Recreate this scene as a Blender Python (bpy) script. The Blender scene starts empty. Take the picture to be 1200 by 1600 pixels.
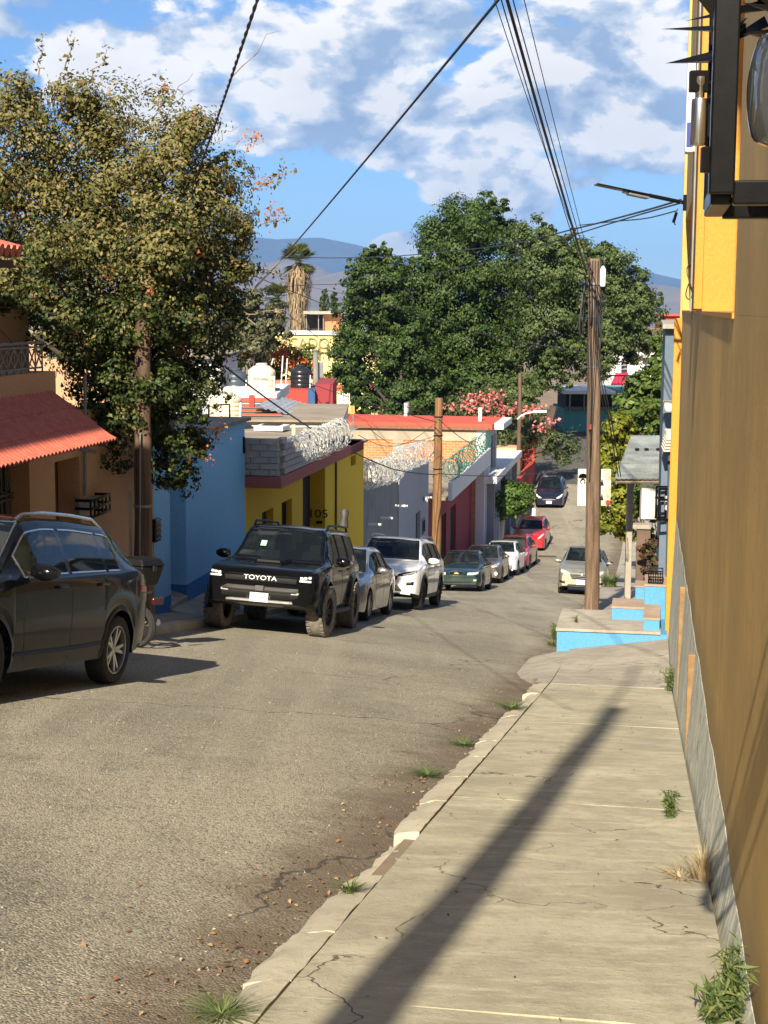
import bpy, bmesh, math, random
import numpy as np
from mathutils import Vector, Matrix
from mathutils.bvhtree import BVHTree
R = math.radians
scene = bpy.context.scene
COL = scene.collection
# ------------------------------------------------------------------ camera
FPX = 2400.0
PITCH = math.atan(320 / FPX)
ROLL = 0.006
CAMROT = Matrix.Rotation(R(90) - PITCH, 3, 'X') @ Matrix.Rotation(ROLL, 3, 'Z')
camd = bpy.data.cameras.new('camera')
cam = bpy.data.objects.new('camera', camd)
COL.objects.link(cam)
cam.matrix_world = CAMROT.to_4x4()
camd.sensor_fit = 'VERTICAL'
camd.sensor_height = 32.0
camd.lens = 32.0 * FPX / 1600.0
camd.clip_start = 0.05
camd.clip_end = 60000
scene.camera = cam
scene.render.resolution_x = 768
scene.render.resolution_y = 1024
# ------------------------------------------------------------------ light
SUN_TRAVEL = Vector((0.2265, 1.0, 0)).normalized()
SUN_EL = R(32)
ld = bpy.data.lights.new('sun', 'SUN')
ld.energy = 4.5
ld.angle = R(0.53)
ld.color = (1.0, 0.89, 0.70)
sun = bpy.data.objects.new('sun', ld)
COL.objects.link(sun)
tv = Vector((SUN_TRAVEL.x * math.cos(SUN_EL), SUN_TRAVEL.y * math.cos(SUN_EL), -math.sin(SUN_EL)))
sun.rotation_euler = tv.to_track_quat('-Z', 'Y').to_euler()
sun.location = (-8, -30, 30)
# ------------------------------------------------------------------ world
world = bpy.data.worlds.new('World')
scene.world = world
world.use_nodes = True
SKY_STRENGTH = 0.066
world.cycles.sampling_method = 'MANUAL'
world.cycles.sample_map_resolution = 256


def build_world():
    nt = world.node_tree
    N, L = nt.nodes, nt.links
    for n in list(N):
        N.remove(n)
    out = N.new('ShaderNodeOutputWorld')
    bg = N.new('ShaderNodeBackground')
    bg.inputs['Strength'].default_value = SKY_STRENGTH
    sky = N.new('ShaderNodeTexSky')
    sky.sky_type = 'NISHITA'
    sky.sun_disc = False
    sky.sun_elevation = SUN_EL
    # the sun stands opposite to the travel direction
    az = math.atan2(-SUN_TRAVEL.x, -SUN_TRAVEL.y)
    sky.sun_rotation = az
    sky.altitude = 1500
    sky.air_density = 1.0
    sky.dust_density = 0.15
    sky.ozone_density = 4.0
    tc = N.new('ShaderNodeTexCoord')

    def mth(op, a, b=None, clamp=False):
        n = N.new('ShaderNodeMath')
        n.operation = op
        n.use_clamp = clamp
        for i, v in enumerate((a, b)):
            if v is None:
                continue
            if hasattr(v, 'node'):
                L.new(v, n.inputs[i])
            else:
                n.inputs[i].default_value = v
        return n.outputs[0]

    def vm(op, a, b):
        n = N.new('ShaderNodeVectorMath')
        n.operation = op
        for i, v in enumerate((a, b)):
            if hasattr(v, 'node'):
                L.new(v, n.inputs[i])
            else:
                n.inputs[i].default_value = v
        return n

    gen = tc.outputs['Generated']
    # cloud masses standing in the part of the sky that the street looks at
    lobes = [((560, 135), 2.6, .24), ((660, 165), 3.0, .22), ((480, 180), 3.0, .16), ((850, 165), 3.0, .26), ((960, 130), 2.4, .24), ((760, 180), 2.4, .16),
             ((755, 275), 1.5, .34), ((770, 310), 2.0, .30), ((720, 310), 1.2, .24), ((960, 222), 3.0, .24), ((1040, 215), 2.0, .16), ((610, 232), 2.4, .20),
             ((620, 28), 2.6, .24), ((440, 60), 2.4, .20), ((720, 50), 2.2, .18), ((1020, 15), 2.4, .20), ((230, 128), 2.6, .26), ((100, 50), 3.6, .16), ((300, 40), 2.6, .12),
             ((890, 60), 3.0, .12), ((612, 382), .8, .40), ((640, 372), .7, .30), ((450, 260), 2.4, .08), ((880, 310), 2.0, .10),
             ((665, 215), 1.4, -.16), ((690, 110), 1.6, -.18), ((490, 330), 3.4, -.34), ((330, 330), 3.4, -.2), ((985, 330), 2.4, -.16), ((500, 20), 1.0, -.16), ((860, 225), 1.4, -.12), ((300, 105), 1.2, -.14), ((1010, 400), 3.0, -.25)]

    def density(vec):
        base = vm('MULTIPLY', vec, (1.0, 1.0, 1.75)).outputs[0]
        n1 = N.new('ShaderNodeTexNoise')
        n1.inputs['Scale'].default_value = 12.0
        n1.inputs['Detail'].default_value = 8
        n1.inputs['Roughness'].default_value = 0.62
        n1.inputs['Distortion'].default_value = 0.3
        L.new(base, n1.inputs['Vector'])
        wv = vm('ADD', base, vm('MULTIPLY', n1.outputs['Color'], (.06, .06, .06)).outputs[0]).outputs[0]
        d = mth('MULTIPLY', n1.outputs['Fac'], 0.75)
        for sc, am in ((15, -0.30), (33, -0.15), (80, -0.08)):
            v1 = N.new('ShaderNodeTexVoronoi')
            v1.inputs['Scale'].default_value = sc
            L.new(wv, v1.inputs['Vector'])
            d = mth('ADD', d, mth('MULTIPLY', v1.outputs['Distance'], am))
        return mth('ADD', d, 0.36)

    lob = None
    vec_s = vm('MULTIPLY', gen, (1, 1, 1.9)).outputs[0]
    for (px, py), rad, amp in lobes:
        c = ray(px, py).normalized()
        df = vm('DISTANCE', vec_s, (c.x, c.y, c.z * 1.9)).outputs['Value']
        n = N.new('ShaderNodeMapRange')
        n.interpolation_type = 'SMOOTHERSTEP'
        n.inputs['From Min'].default_value = math.radians(rad) * 1.9
        n.inputs['From Max'].default_value = 0.0
        n.inputs['To Max'].default_value = amp
        L.new(df, n.inputs['Value'])
        lob = n.outputs[0] if lob is None else mth('ADD', lob, n.outputs[0])
    e0 = density(gen)
    e1 = density(vm('ADD', gen, (-0.005, 0.0, 0.026)).outputs[0])
    d0 = mth('ADD', e0, lob)
    d1 = mth('ADD', e1, lob)
    cov = N.new('ShaderNodeMapRange')
    cov.interpolation_type = 'SMOOTHSTEP'
    cov.inputs['From Min'].default_value = 0.495
    cov.inputs['From Max'].default_value = 0.60
    L.new(d0, cov.inputs['Value'])
    lit = mth('ADD', mth('MULTIPLY', mth('SUBTRACT', d0, d1), 2.9), 0.47, True)
    thick = N.new('ShaderNodeMapRange')
    thick.inputs['From Min'].default_value = 0.55
    thick.inputs['From Max'].default_value = 0.95
    thick.inputs['To Min'].default_value = 1.0
    thick.inputs['To Max'].default_value = 0.86
    L.new(d0, thick.inputs['Value'])
    ramp = N.new('ShaderNodeValToRGB')
    k = 1.0 / SKY_STRENGTH
    e = ramp.color_ramp.elements
    e[0].position = 0.12
    e[0].color = (0.29, 0.37, 0.49, 1)
    e[1].position = 0.64
    e[1].color = (0.97, 0.91, 0.81, 1)
    m = e.new(0.45)
    m.color = (0.60, 0.64, 0.68, 1)
    L.new(lit, ramp.inputs['Fac'])
    cl = vm('SCALE', ramp.outputs['Color'], (0, 0, 0))
    cl.inputs['Scale'].default_value = k * 0.64
    cl2 = N.new('ShaderNodeVectorMath')
    cl2.operation = 'SCALE'
    L.new(cl.outputs[0], cl2.inputs[0])
    L.new(thick.outputs[0], cl2.inputs['Scale'])
    skyc = vm('MULTIPLY', sky.outputs['Color'], (0.62, 0.75, 0.87))
    mix = N.new('ShaderNodeMix')
    mix.data_type = 'RGBA'
    L.new(mth('MULTIPLY', cov.outputs[0], 0.93), mix.inputs['Factor'])
    L.new(skyc.outputs[0], mix.inputs['A'])
    L.new(cl2.outputs[0], mix.inputs['B'])
    L.new(mix.outputs['Result'], bg.inputs['Color'])
    L.new(bg.outputs[0], out.inputs['Surface'])


# ------------------------------------------------------------------ exposure
vs = scene.view_settings
vs.view_transform = 'Standard'
vs.look = 'None'
vs.exposure = 1.2
vs.gamma = 1.0
vs.use_curve_mapping = False
scene.render.engine = 'CYCLES'


# ------------------------------------------------------------------ photo pixel -> direction -> place
def ray(px, py):
    return CAMROT @ Vector(((px - 600) / FPX, -(py - 800) / FPX, -1.0))


def at(px, py, Y):
    d = ray(px, py)
    return d * (Y / d.y)


TH = math.atan(0.175)
CS, SN = math.cos(TH), math.sin(TH)


def S(u, v, z=0.0):
    """street coordinates: u across (right positive), v down the street"""
    return Vector((u * CS + v * SN, -u * SN + v * CS, z))


def uv(p):
    return p.x * CS - p.y * SN, p.x * SN + p.y * CS


def onu(px, py, u):
    d = ray(px, py)
    return d * (u / (d.x * CS - d.y * SN))


def onz(px, py, z):
    d = ray(px, py)
    return d * (z / d.z)


def onv(px, py, v):
    d = ray(px, py)
    return d * (v / (d.x * SN + d.y * CS))


PROF = [(-60, 8.2), (-6, -0.72), (0, -1.72), (20, -5.08), (27, -6.2), (56, -10.35), (70, -12.0), (80, -12.62), (92, -11.8), (112, -10.0), (130, -9.2),
        (200, -9.0), (400, -14), (1500, -30), (6000, -60), (40000, -60)]
_pv = np.array([p[0] for p in PROF], float)
_pz = np.array([p[1] for p in PROF], float)


def prof(v):
    # piecewise linear, softened by averaging
    v = np.asarray(v, float)
    w = np.where(np.abs(v) < 150, 3.0, 8.0)
    return (np.interp(v - w, _pv, _pz) + 2 * np.interp(v, _pv, _pz) + np.interp(v + w, _pv, _pz)) / 4


UR, UL = -1.46, -7.45      # right and left kerb lines


def G(u, v):
    """road / terrain height"""
    t = np.clip((58 - np.asarray(v, float)) / 30, 0, 1)
    t = t * t * (3 - 2 * t)
    cross = np.clip(UR - np.asarray(u, float), 0, 8)
    crown = 0.05 * np.sin(np.clip((UR - np.asarray(u, float)) / 6.0, 0, 1) * math.pi)
    return prof(v) + 0.07 * cross * t + crown


def g(u, v):
    return float(G(u, v))


def onroad(px, py):
    d = ray(px, py)
    lo, hi = 1.0, 200.0
    prev = lo
    s = lo
    while s < hi:
        p = d * (s / d.y)
        a, b = uv(p)
        if p.z < g(a, b):
            break
        prev = s
        s += 0.25
    lo, hi = prev, s
    for _ in range(20):
        m = (lo + hi) / 2
        p = d * (m / d.y)
        a, b = uv(p)
        if p.z < g(a, b):
            hi = m
        else:
            lo = m
    return d * (lo / d.y)


# ------------------------------------------------------------------ object helpers
def thing(name, label, cat, loc=(0, 0, 0), group=None):
    o = bpy.data.objects.new(name, None)
    COL.objects.link(o)
    o.location = loc
    o.empty_display_size = 0.2
    o['label'] = label
    o['category'] = cat
    if group:
        o['group'] = group
    return o


def tag(o, label=None, cat=None, group=None, kind=None):
    if label:
        o['label'] = label
    if cat:
        o['category'] = cat
    if group:
        o['group'] = group
    if kind:
        o['kind'] = kind
    return o


def link(name, me, parent=None, local=False):
    o = bpy.data.objects.new(name, me)
    COL.objects.link(o)
    if parent is not None:
        o.parent = parent
        if not local:
            # world-space vertices under a thing that only has a location
            r = parent
            off = Vector((0, 0, 0))
            if r.parent is None:
                off = Vector(r.location)
                o.matrix_parent_inverse = Matrix.Translation(-off)
    return o


class MB:
    """collects faces for one mesh object"""

    def __init__(self):
        self.v = []
        self.f = []

    def add(self, vs, fs):
        n = len(self.v)
        self.v.extend([tuple(p) for p in vs])
        self.f.extend([tuple(i + n for i in f) for f in fs])
        return self

    def hexa(self, p):
        """8 corners: bottom 4 ccw then top 4"""
        return self.add(p, [(3, 2, 1, 0), (4, 5, 6, 7), (0, 1, 5, 4), (1, 2, 6, 5), (2, 3, 7, 6), (3, 0, 4, 7)])

    def box(self, c, s, M=None):
        c = Vector(c)
        h = [x / 2 for x in s]
        P = [Vector((sx * h[0], sy * h[1], sz * h[2])) for sz in (-1, 1) for sx, sy in ((-1, -1), (1, -1), (1, 1), (-1, 1))]
        if M is not None:
            P = [M @ q for q in P]
        return self.hexa([c + q for q in P])

    def sbox(self, u0, u1, v0, v1, z0, z1):
        """box in street coordinates"""
        return self.hexa([S(u0, v0, z0), S(u1, v0, z0), S(u1, v1, z0), S(u0, v1, z0), S(u0, v0, z1), S(u1, v0, z1), S(u1, v1, z1), S(u0, v1, z1)])

    def quad(self, a, b, c, d):
        return self.add([a, b, c, d], [(0, 1, 2, 3)])

    def prism(self, poly, off):
        """closed prism: polygon of 3-D points pushed by off"""
        n = len(poly)
        off = Vector(off)
        P = [Vector(p) for p in poly]
        fs = [tuple(range(n - 1, -1, -1)), tuple(range(n, 2 * n))]
        for i in range(n):
            j = (i + 1) % n
            fs.append((i, j, j + n, i + n))
        return self.add(P + [p + off for p in P], fs)

    def tube(self, pts, r, n=6, cap=True):
        pts = [Vector(p) for p in pts]
        m = len(pts)
        rs = r if isinstance(r, (list, tuple)) else [r] * m
        ref = None
        rings = []
        for i in range(m):
            a = pts[max(0, i - 1)]
            b = pts[min(m - 1, i + 1)]
            t = (b - a)
            if t.length < 1e-9:
                t = Vector((0, 0, 1))
            t.normalize()
            if ref is None:
                ref = Vector((1, 0, 0)) if abs(t.x) < 0.8 else Vector((0, 1, 0))
            s = (ref - t * ref.dot(t))
            if s.length < 1e-6:
                s = t.orthogonal()
            s.normalize()
            ref = s
            w = t.cross(s)
            rings.append([pts[i] + (s * math.cos(2 * math.pi * k / n) + w * math.sin(2 * math.pi * k / n)) * rs[i] for k in range(n)])
        vs = [p for rg in rings for p in rg]
        fs = []
        for i in range(m - 1):
            for k in range(n):
                k2 = (k + 1) % n
                fs.append((i * n + k, i * n + k2, (i + 1) * n + k2, (i + 1) * n + k))
        if cap:
            fs.append(tuple(range(n - 1, -1, -1)))
            fs.append(tuple(range((m - 1) * n, m * n)))
        return self.add(vs, fs)

    def lathe(self, prof_, n=20, M=None, c=(0, 0, 0), caps=True):
        """profile of (radius, height) turned about z"""
        c = Vector(c)
        vs = []
        for r, z in prof_:
            for k in range(n):
                a = 2 * math.pi * k / n
                q = Vector((r * math.cos(a), r * math.sin(a), z))
                vs.append(c + (M @ q if M is not None else q))
        fs = []
        m = len(prof_)
        for i in range(m - 1):
            for k in range(n):
                k2 = (k + 1) % n
                fs.append((i * n + k, i * n + k2, (i + 1) * n + k2, (i + 1) * n + k))
        if caps and prof_[0][0] > 1e-5:
            fs.append(tuple(range(n - 1, -1, -1)))
        if caps and prof_[-1][0] > 1e-5:
            fs.append(tuple(range((m - 1) * n, m * n)))
        return self.add(vs, fs)

    def grid(self, P):
        """P: rows of points"""
        m, n = len(P), len(P[0])
        vs = [p for r in P for p in r]
        fs = [(i * n + j, i * n + j + 1, (i + 1) * n + j + 1, (i + 1) * n + j) for i in range(m - 1) for j in range(n - 1)]
        return self.add(vs, fs)

    def mesh(self, name, mat=None, smooth=False, ang=40):
        me = bpy.data.meshes.new(name)
        me.from_pydata(self.v, [], self.f)
        if mat:
            me.materials.append(mat)
        if smooth:
            me.polygons.foreach_set('use_smooth', [True] * len(me.polygons))
            me.set_sharp_from_angle(angle=R(ang))
        me.update()
        return me

    def build(self, name, mat=None, parent=None, smooth=False, local=False, bevel=0, ang=40):
        o = link(name, self.mesh(name, mat, smooth, ang), parent, local)
        if bevel:
            b = o.modifiers.new('bevel', 'BEVEL')
            b.width = bevel
            b.segments = 2
            b.limit_method = 'ANGLE'
            b.angle_limit = R(35)
        return o


def text_mesh(txt, size, thick=0.004, sx=1.0):
    """lettering as a mesh in the XY plane, centred"""
    cu = bpy.data.curves.new('lettering', 'FONT')
    cu.body = txt
    cu.size = size
    cu.extrude = thick
    cu.align_x = 'CENTER'
    cu.align_y = 'CENTER'
    o = bpy.data.objects.new('lettering', cu)
    COL.objects.link(o)
    dg = bpy.context.evaluated_depsgraph_get()
    me = bpy.data.meshes.new_from_object(o.evaluated_get(dg))
    bpy.data.objects.remove(o)
    bpy.data.curves.remove(cu)
    if sx != 1.0:
        me.transform(Matrix.Diagonal((sx, 1, 1, 1)))
    return me


def lettering(name, txt, size, org, right, up, mat, parent, local=False, thick=0.004, sx=1.0):
    me = text_mesh(txt, size, thick, sx)
    right = Vector(right).normalized()
    up = Vector(up).normalized()
    nrm = right.cross(up)
    M = Matrix((right, up, nrm)).transposed().to_4x4()
    M.translation = Vector(org)
    me.transform(M)
    me.materials.clear()
    me.materials.append(mat)
    return link(name, me, parent, local)


# ------------------------------------------------------------------ materials
MATS = {}


class NT:
    def __init__(self, name):
        self.m = bpy.data.materials.new(name)
        self.m.use_nodes = True
        self.nt = self.m.node_tree
        self.N = self.nt.nodes
        self.L = self.nt.links
        self.p = self.N['Principled BSDF']
        tc = self.N.new('ShaderNodeTexCoord')
        self.obj = tc.outputs['Object']

    def val(self, sock, v):
        if hasattr(v, 'node'):
            self.L.new(v, sock)
        else:
            sock.default_value = v

    def math(self, op, a, b=0.0, clamp=False):
        n = self.N.new('ShaderNodeMath')
        n.operation = op
        n.use_clamp = clamp
        self.val(n.inputs[0], a)
        self.val(n.inputs[1], b)
        return n.outputs[0]

    def noise(self, scale, detail=4, rough=0.55, vec=None, dist=0.0):
        n = self.N.new('ShaderNodeTexNoise')
        n.inputs['Scale'].default_value = scale
        n.inputs['Detail'].default_value = detail
        n.inputs['Roughness'].default_value = rough
        n.inputs['Distortion'].default_value = dist
        self.L.new(vec or self.obj, n.inputs['Vector'])
        return n.outputs['Fac']

    def voro(self, scale, feature='F1', vec=None, out='Distance', rnd=1.0):
        n = self.N.new('ShaderNodeTexVoronoi')
        n.feature = feature
        n.inputs['Scale'].default_value = scale
        n.inputs['Randomness'].default_value = rnd
        self.L.new(vec or self.obj, n.inputs['Vector'])
        return n.outputs[out]

    def mapv(self, scale, rot=(0, 0, 0), loc=(0, 0, 0)):
        n = self.N.new('ShaderNodeMapping')
        n.inputs['Scale'].default_value = scale
        n.inputs['Rotation'].default_value = rot
        n.inputs['Location'].default_value = loc
        self.L.new(self.obj, n.inputs['Vector'])
        return n.outputs[0]

    def rng(self, x, a, b, c=0.0, d=1.0, smooth=True):
        n = self.N.new('ShaderNodeMapRange')
        if smooth:
            n.interpolation_type = 'SMOOTHSTEP'
        self.val(n.inputs['Value'], x)
        n.inputs['From Min'].default_value = a
        n.inputs['From Max'].default_value = b
        n.inputs['To Min'].default_value = c
        n.inputs['To Max'].default_value = d
        return n.outputs[0]

    def mix(self, f, a, b, mode='MIX'):
        n = self.N.new('ShaderNodeMix')
        n.data_type = 'RGBA'
        n.blend_type = mode
        self.val(n.inputs['Factor'], f)
        for s, v in ((n.inputs['A'], a), (n.inputs['B'], b)):
            if hasattr(v, 'node'):
                self.L.new(v, s)
            else:
                s.default_value = (*v[:3], 1)
        return n.outputs['Result']

    def col(self, c):
        self.val(self.p.inputs['Base Color'], c if hasattr(c, 'node') else (*c[:3], 1))
        return self

    def bump(self, h, strength=0.3, dist=0.02):
        n = self.N.new('ShaderNodeBump')
        n.inputs['Strength'].default_value = strength
        n.inputs['Distance'].default_value = dist
        self.L.new(h, n.inputs['Height'])
        self.L.new(n.outputs[0], self.p.inputs['Normal'])
        return self

    def set(self, **k):
        for a, b in k.items():
            self.val(self.p.inputs[a.replace('_', ' ')], b)
        return self


def plain(name, col, rough=0.6, metal=0.0, var=0.18, scale=6.0, bump=0.0, bscale=60, coat=0.0, spec=None):
    if name in MATS:
        return MATS[name]
    t = NT(name)
    n = t.noise(scale, 6, 0.6)
    f = t.rng(n, 0.3, 0.7)
    dark = tuple(c * (1 - var) for c in col)
    lite = tuple(min(1, c * (1 + var * 0.7)) for c in col)
    t.col(t.mix(f, dark, lite))
    t.set(Roughness=rough, Metallic=metal)
    if coat:
        t.p.inputs['Coat Weight'].default_value = coat
        t.p.inputs['Coat Roughness'].default_value = 0.03
    if spec is not None:
        t.p.inputs['Specular IOR Level'].default_value = spec
    if bump:
        t.bump(t.noise(bscale, 5, 0.6), bump, 0.01)
    MATS[name] = t.m
    return t.m


def wall_paint(name, col, stain=(0.35, 0.30, 0.22), amount=0.35, rough=0.85, bump=0.25, streak=0.5):
    """weathered wall paint: soft blotches, vertical streaks, small chips"""
    if name in MATS:
        return MATS[name]
    t = NT(name)
    big = t.noise(0.7, 5, 0.6)
    st = t.noise(1.0, 4, 0.6, t.mapv((6, 6, 0.45)))
    fine = t.noise(28, 5, 0.65)
    f = t.math('ADD', t.math('MULTIPLY', t.rng(big, 0.42, 0.75), amount), t.math('MULTIPLY', t.rng(st, 0.5, 0.78), amount * streak))
    c1 = t.mix(t.rng(fine, 0.35, 0.7), tuple(c * 0.9 for c in col), tuple(min(1, c * 1.06) for c in col))
    c2 = t.mix(f, c1, tuple(a * 0.45 + b * 0.55 * 0.9 for a, b in zip(col, stain)))
    chips = t.rng(t.noise(9, 8, 0.75), 0.70, 0.73)
    c3 = t.mix(t.math('MULTIPLY', chips, 0.6), c2, (0.55, 0.52, 0.47))
    t.col(c3).set(Roughness=rough)
    t.bump(t.math('ADD', t.noise(45, 6, 0.7), t.math('MULTIPLY', t.noise(5, 4, 0.6), 1.5)), bump, 0.012)
    MATS[name] = t.m
    return t.m


def concrete(name, col, dark=0.55, scale=1.0, rough=0.9, bump=0.35):
    if name in MATS:
        return MATS[name]
    t = NT(name)
    a = t.noise(0.8 * scale, 7, 0.65)
    b = t.noise(9 * scale, 8, 0.7)
    c = t.noise(110 * scale, 3, 0.6)
    c1 = t.mix(t.rng(a, 0.3, 0.7), tuple(x * 0.72 for x in col), tuple(min(1, x * 1.12) for x in col))
    c2 = t.mix(t.math('MULTIPLY', t.rng(b, 0.5, 0.72), 0.5), c1, tuple(x * dark for x in col))
    c3 = t.mix(t.math('MULTIPLY', t.rng(c, 0.55, 0.75), 0.35), c2, tuple(x * 0.5 for x in col))
    t.col(c3).set(Roughness=rough)
    t.bump(t.math('ADD', t.math('MULTIPLY', b, 1.0), t.math('MULTIPLY', c, 0.35)), bump, 0.012)
    MATS[name] = t.m
    return t.m


def car_paint(name, col, metal=0.3, rough=0.32, dust=0.12):
    if name in MATS:
        return MATS[name]
    t = NT(name)
    n = t.noise(3, 6, 0.6)
    t.col(t.mix(t.math('MULTIPLY', t.rng(n, 0.35, 0.75), dust), col, (0.32, 0.28, 0.22)))
    t.set(Metallic=metal, Roughness=rough)
    t.p.inputs['Coat Weight'].default_value = 1.0
    if max(col) < .02:
        t.p.inputs['Specular IOR Level'].default_value = .1
        t.p.inputs['Coat IOR'].default_value = 1.38
        t.p.inputs['Coat Weight'].default_value = .36
    t.p.inputs['Coat Roughness'].default_value = 0.04
    MATS[name] = t.m
    return t.m


def leaf_mat(name, cols, trans=0.25, rough=0.55):
    """leaf colours vary from leaf to leaf"""
    t = NT(name)
    geo = t.N.new('ShaderNodeNewGeometry')
    rp = t.N.new('ShaderNodeValToRGB')
    el = rp.color_ramp.elements
    n = len(cols)
    rp.color_ramp.interpolation = 'LINEAR'
    while len(el) < n:
        el.new(0.5)
    for i, (pos, c) in enumerate(cols):
        el[i].position = pos
        el[i].color = (*c, 1)
    t.L.new(geo.outputs['Random Per Island'], rp.inputs['Fac'])
    t.col(rp.outputs[0]).set(Roughness=rough)
    t.p.inputs['Specular IOR Level'].default_value = 0.3
    tr = t.N.new('ShaderNodeBsdfTranslucent')
    t.L.new(rp.outputs[0], tr.inputs['Color'])
    mx = t.N.new('ShaderNodeMixShader')
    mx.inputs[0].default_value = trans
    t.L.new(t.p.outputs[0], mx.inputs[1])
    t.L.new(tr.outputs[0], mx.inputs[2])
    t.L.new(mx.outputs[0], t.N['Material Output'].inputs['Surface'])
    return t.m


build_world()
# ================================================================== SETTING
rng0 = random.Random(11)


def asphalt(name, c1, c2, chips=0.5, dirt=0.0):
    t = NT(name)
    big = t.noise(0.35, 6, 0.6)
    mid = t.noise(2.2, 7, 0.7)
    cell = t.voro(78, out='Color')
    sep = t.N.new('ShaderNodeSeparateColor')
    t.L.new(cell, sep.inputs[0])
    stone = t.rng(sep.outputs[0], 0.60, 0.85)
    darkc = t.rng(sep.outputs[1], 0.70, 0.88)
    base = t.mix(t.rng(big, 0.35, 0.68), c1, c2)
    base = t.mix(t.math('MULTIPLY', t.rng(mid, 0.48, 0.70), 0.5), base, tuple(c * 0.60 for c in c1))
    # worn tracks down the street
    streak = t.noise(1.0, 5, 0.6, t.mapv((0.8, 0.035, 0.05), (0, 0, TH)))
    base = t.mix(t.math('MULTIPLY', t.rng(streak, 0.46, 0.68), 0.55), base, tuple(min(1, c * 1.3) for c in c2))
    stain = t.math('MULTIPLY', t.rng(t.noise(0.55, 4, 0.55, t.mapv((1, .6, 1), (0, 0, TH))), 0.60, 0.70), 0.45)
    base = t.mix(stain, base, tuple(c * 0.5 for c in c1))
    base = t.mix(t.math('MULTIPLY', stone, chips), base, (0.58, 0.51, 0.38))
    base = t.mix(t.math('MULTIPLY', darkc, 0.6), base, (0.04, 0.034, 0.028))
    if dirt:
        sp_ = t.N.new('ShaderNodeSeparateXYZ')
        t.L.new(t.obj, sp_.inputs[0])
        uu = t.math('SUBTRACT', t.math('MULTIPLY', sp_.outputs['X'], CS), t.math('MULTIPLY', sp_.outputs['Y'], SN))
        f = t.math('ADD', t.rng(uu, UR - 1.25, UR - .05, 0, .75), t.math('MULTIPLY', t.math('SUBTRACT', t.noise(1.7, 6, .7), .5), 1.1))
        f = t.math('MULTIPLY', t.rng(f, .25, .85), dirt)
        base = t.mix(f, base, (0.135, 0.095, 0.058))
    wn = t.N.new('ShaderNodeTexNoise')
    wn.inputs['Scale'].default_value = 1.3
    wn.inputs['Detail'].default_value = 6
    t.L.new(t.obj, wn.inputs['Vector'])
    ad = t.N.new('ShaderNodeVectorMath')
    ad.operation = 'ADD'
    t.L.new(t.obj, ad.inputs[0])
    t.L.new(wn.outputs['Color'], ad.inputs[1])
    ed = t.voro(0.16, 'DISTANCE_TO_EDGE', ad.outputs[0])
    crack = t.math('MULTIPLY', t.rng(ed, 0.004, 0.001), t.rng(t.noise(.25, 3), .48, .55))
    base = t.mix(t.math('MULTIPLY', crack, .75), base, (.03, .026, .022))
    t.col(base).set(Roughness=0.93)
    d = t.voro(78)
    t.bump(t.math('ADD', t.math('MULTIPLY', d, -0.8), t.math('MULTIPLY', t.noise(14, 7, 0.72), 1.5)), 0.75, 0.018)
    return t.m


M_ASPH = asphalt('worn_asphalt', (0.235, 0.212, 0.158), (0.345, 0.312, 0.235), .42, .85)
M_ASPH2 = asphalt('tree_shade_asphalt', (0.05, 0.05, 0.05), (0.08, 0.078, 0.07), 0.2)  # tree shade over the square is put into this darker colour


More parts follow.
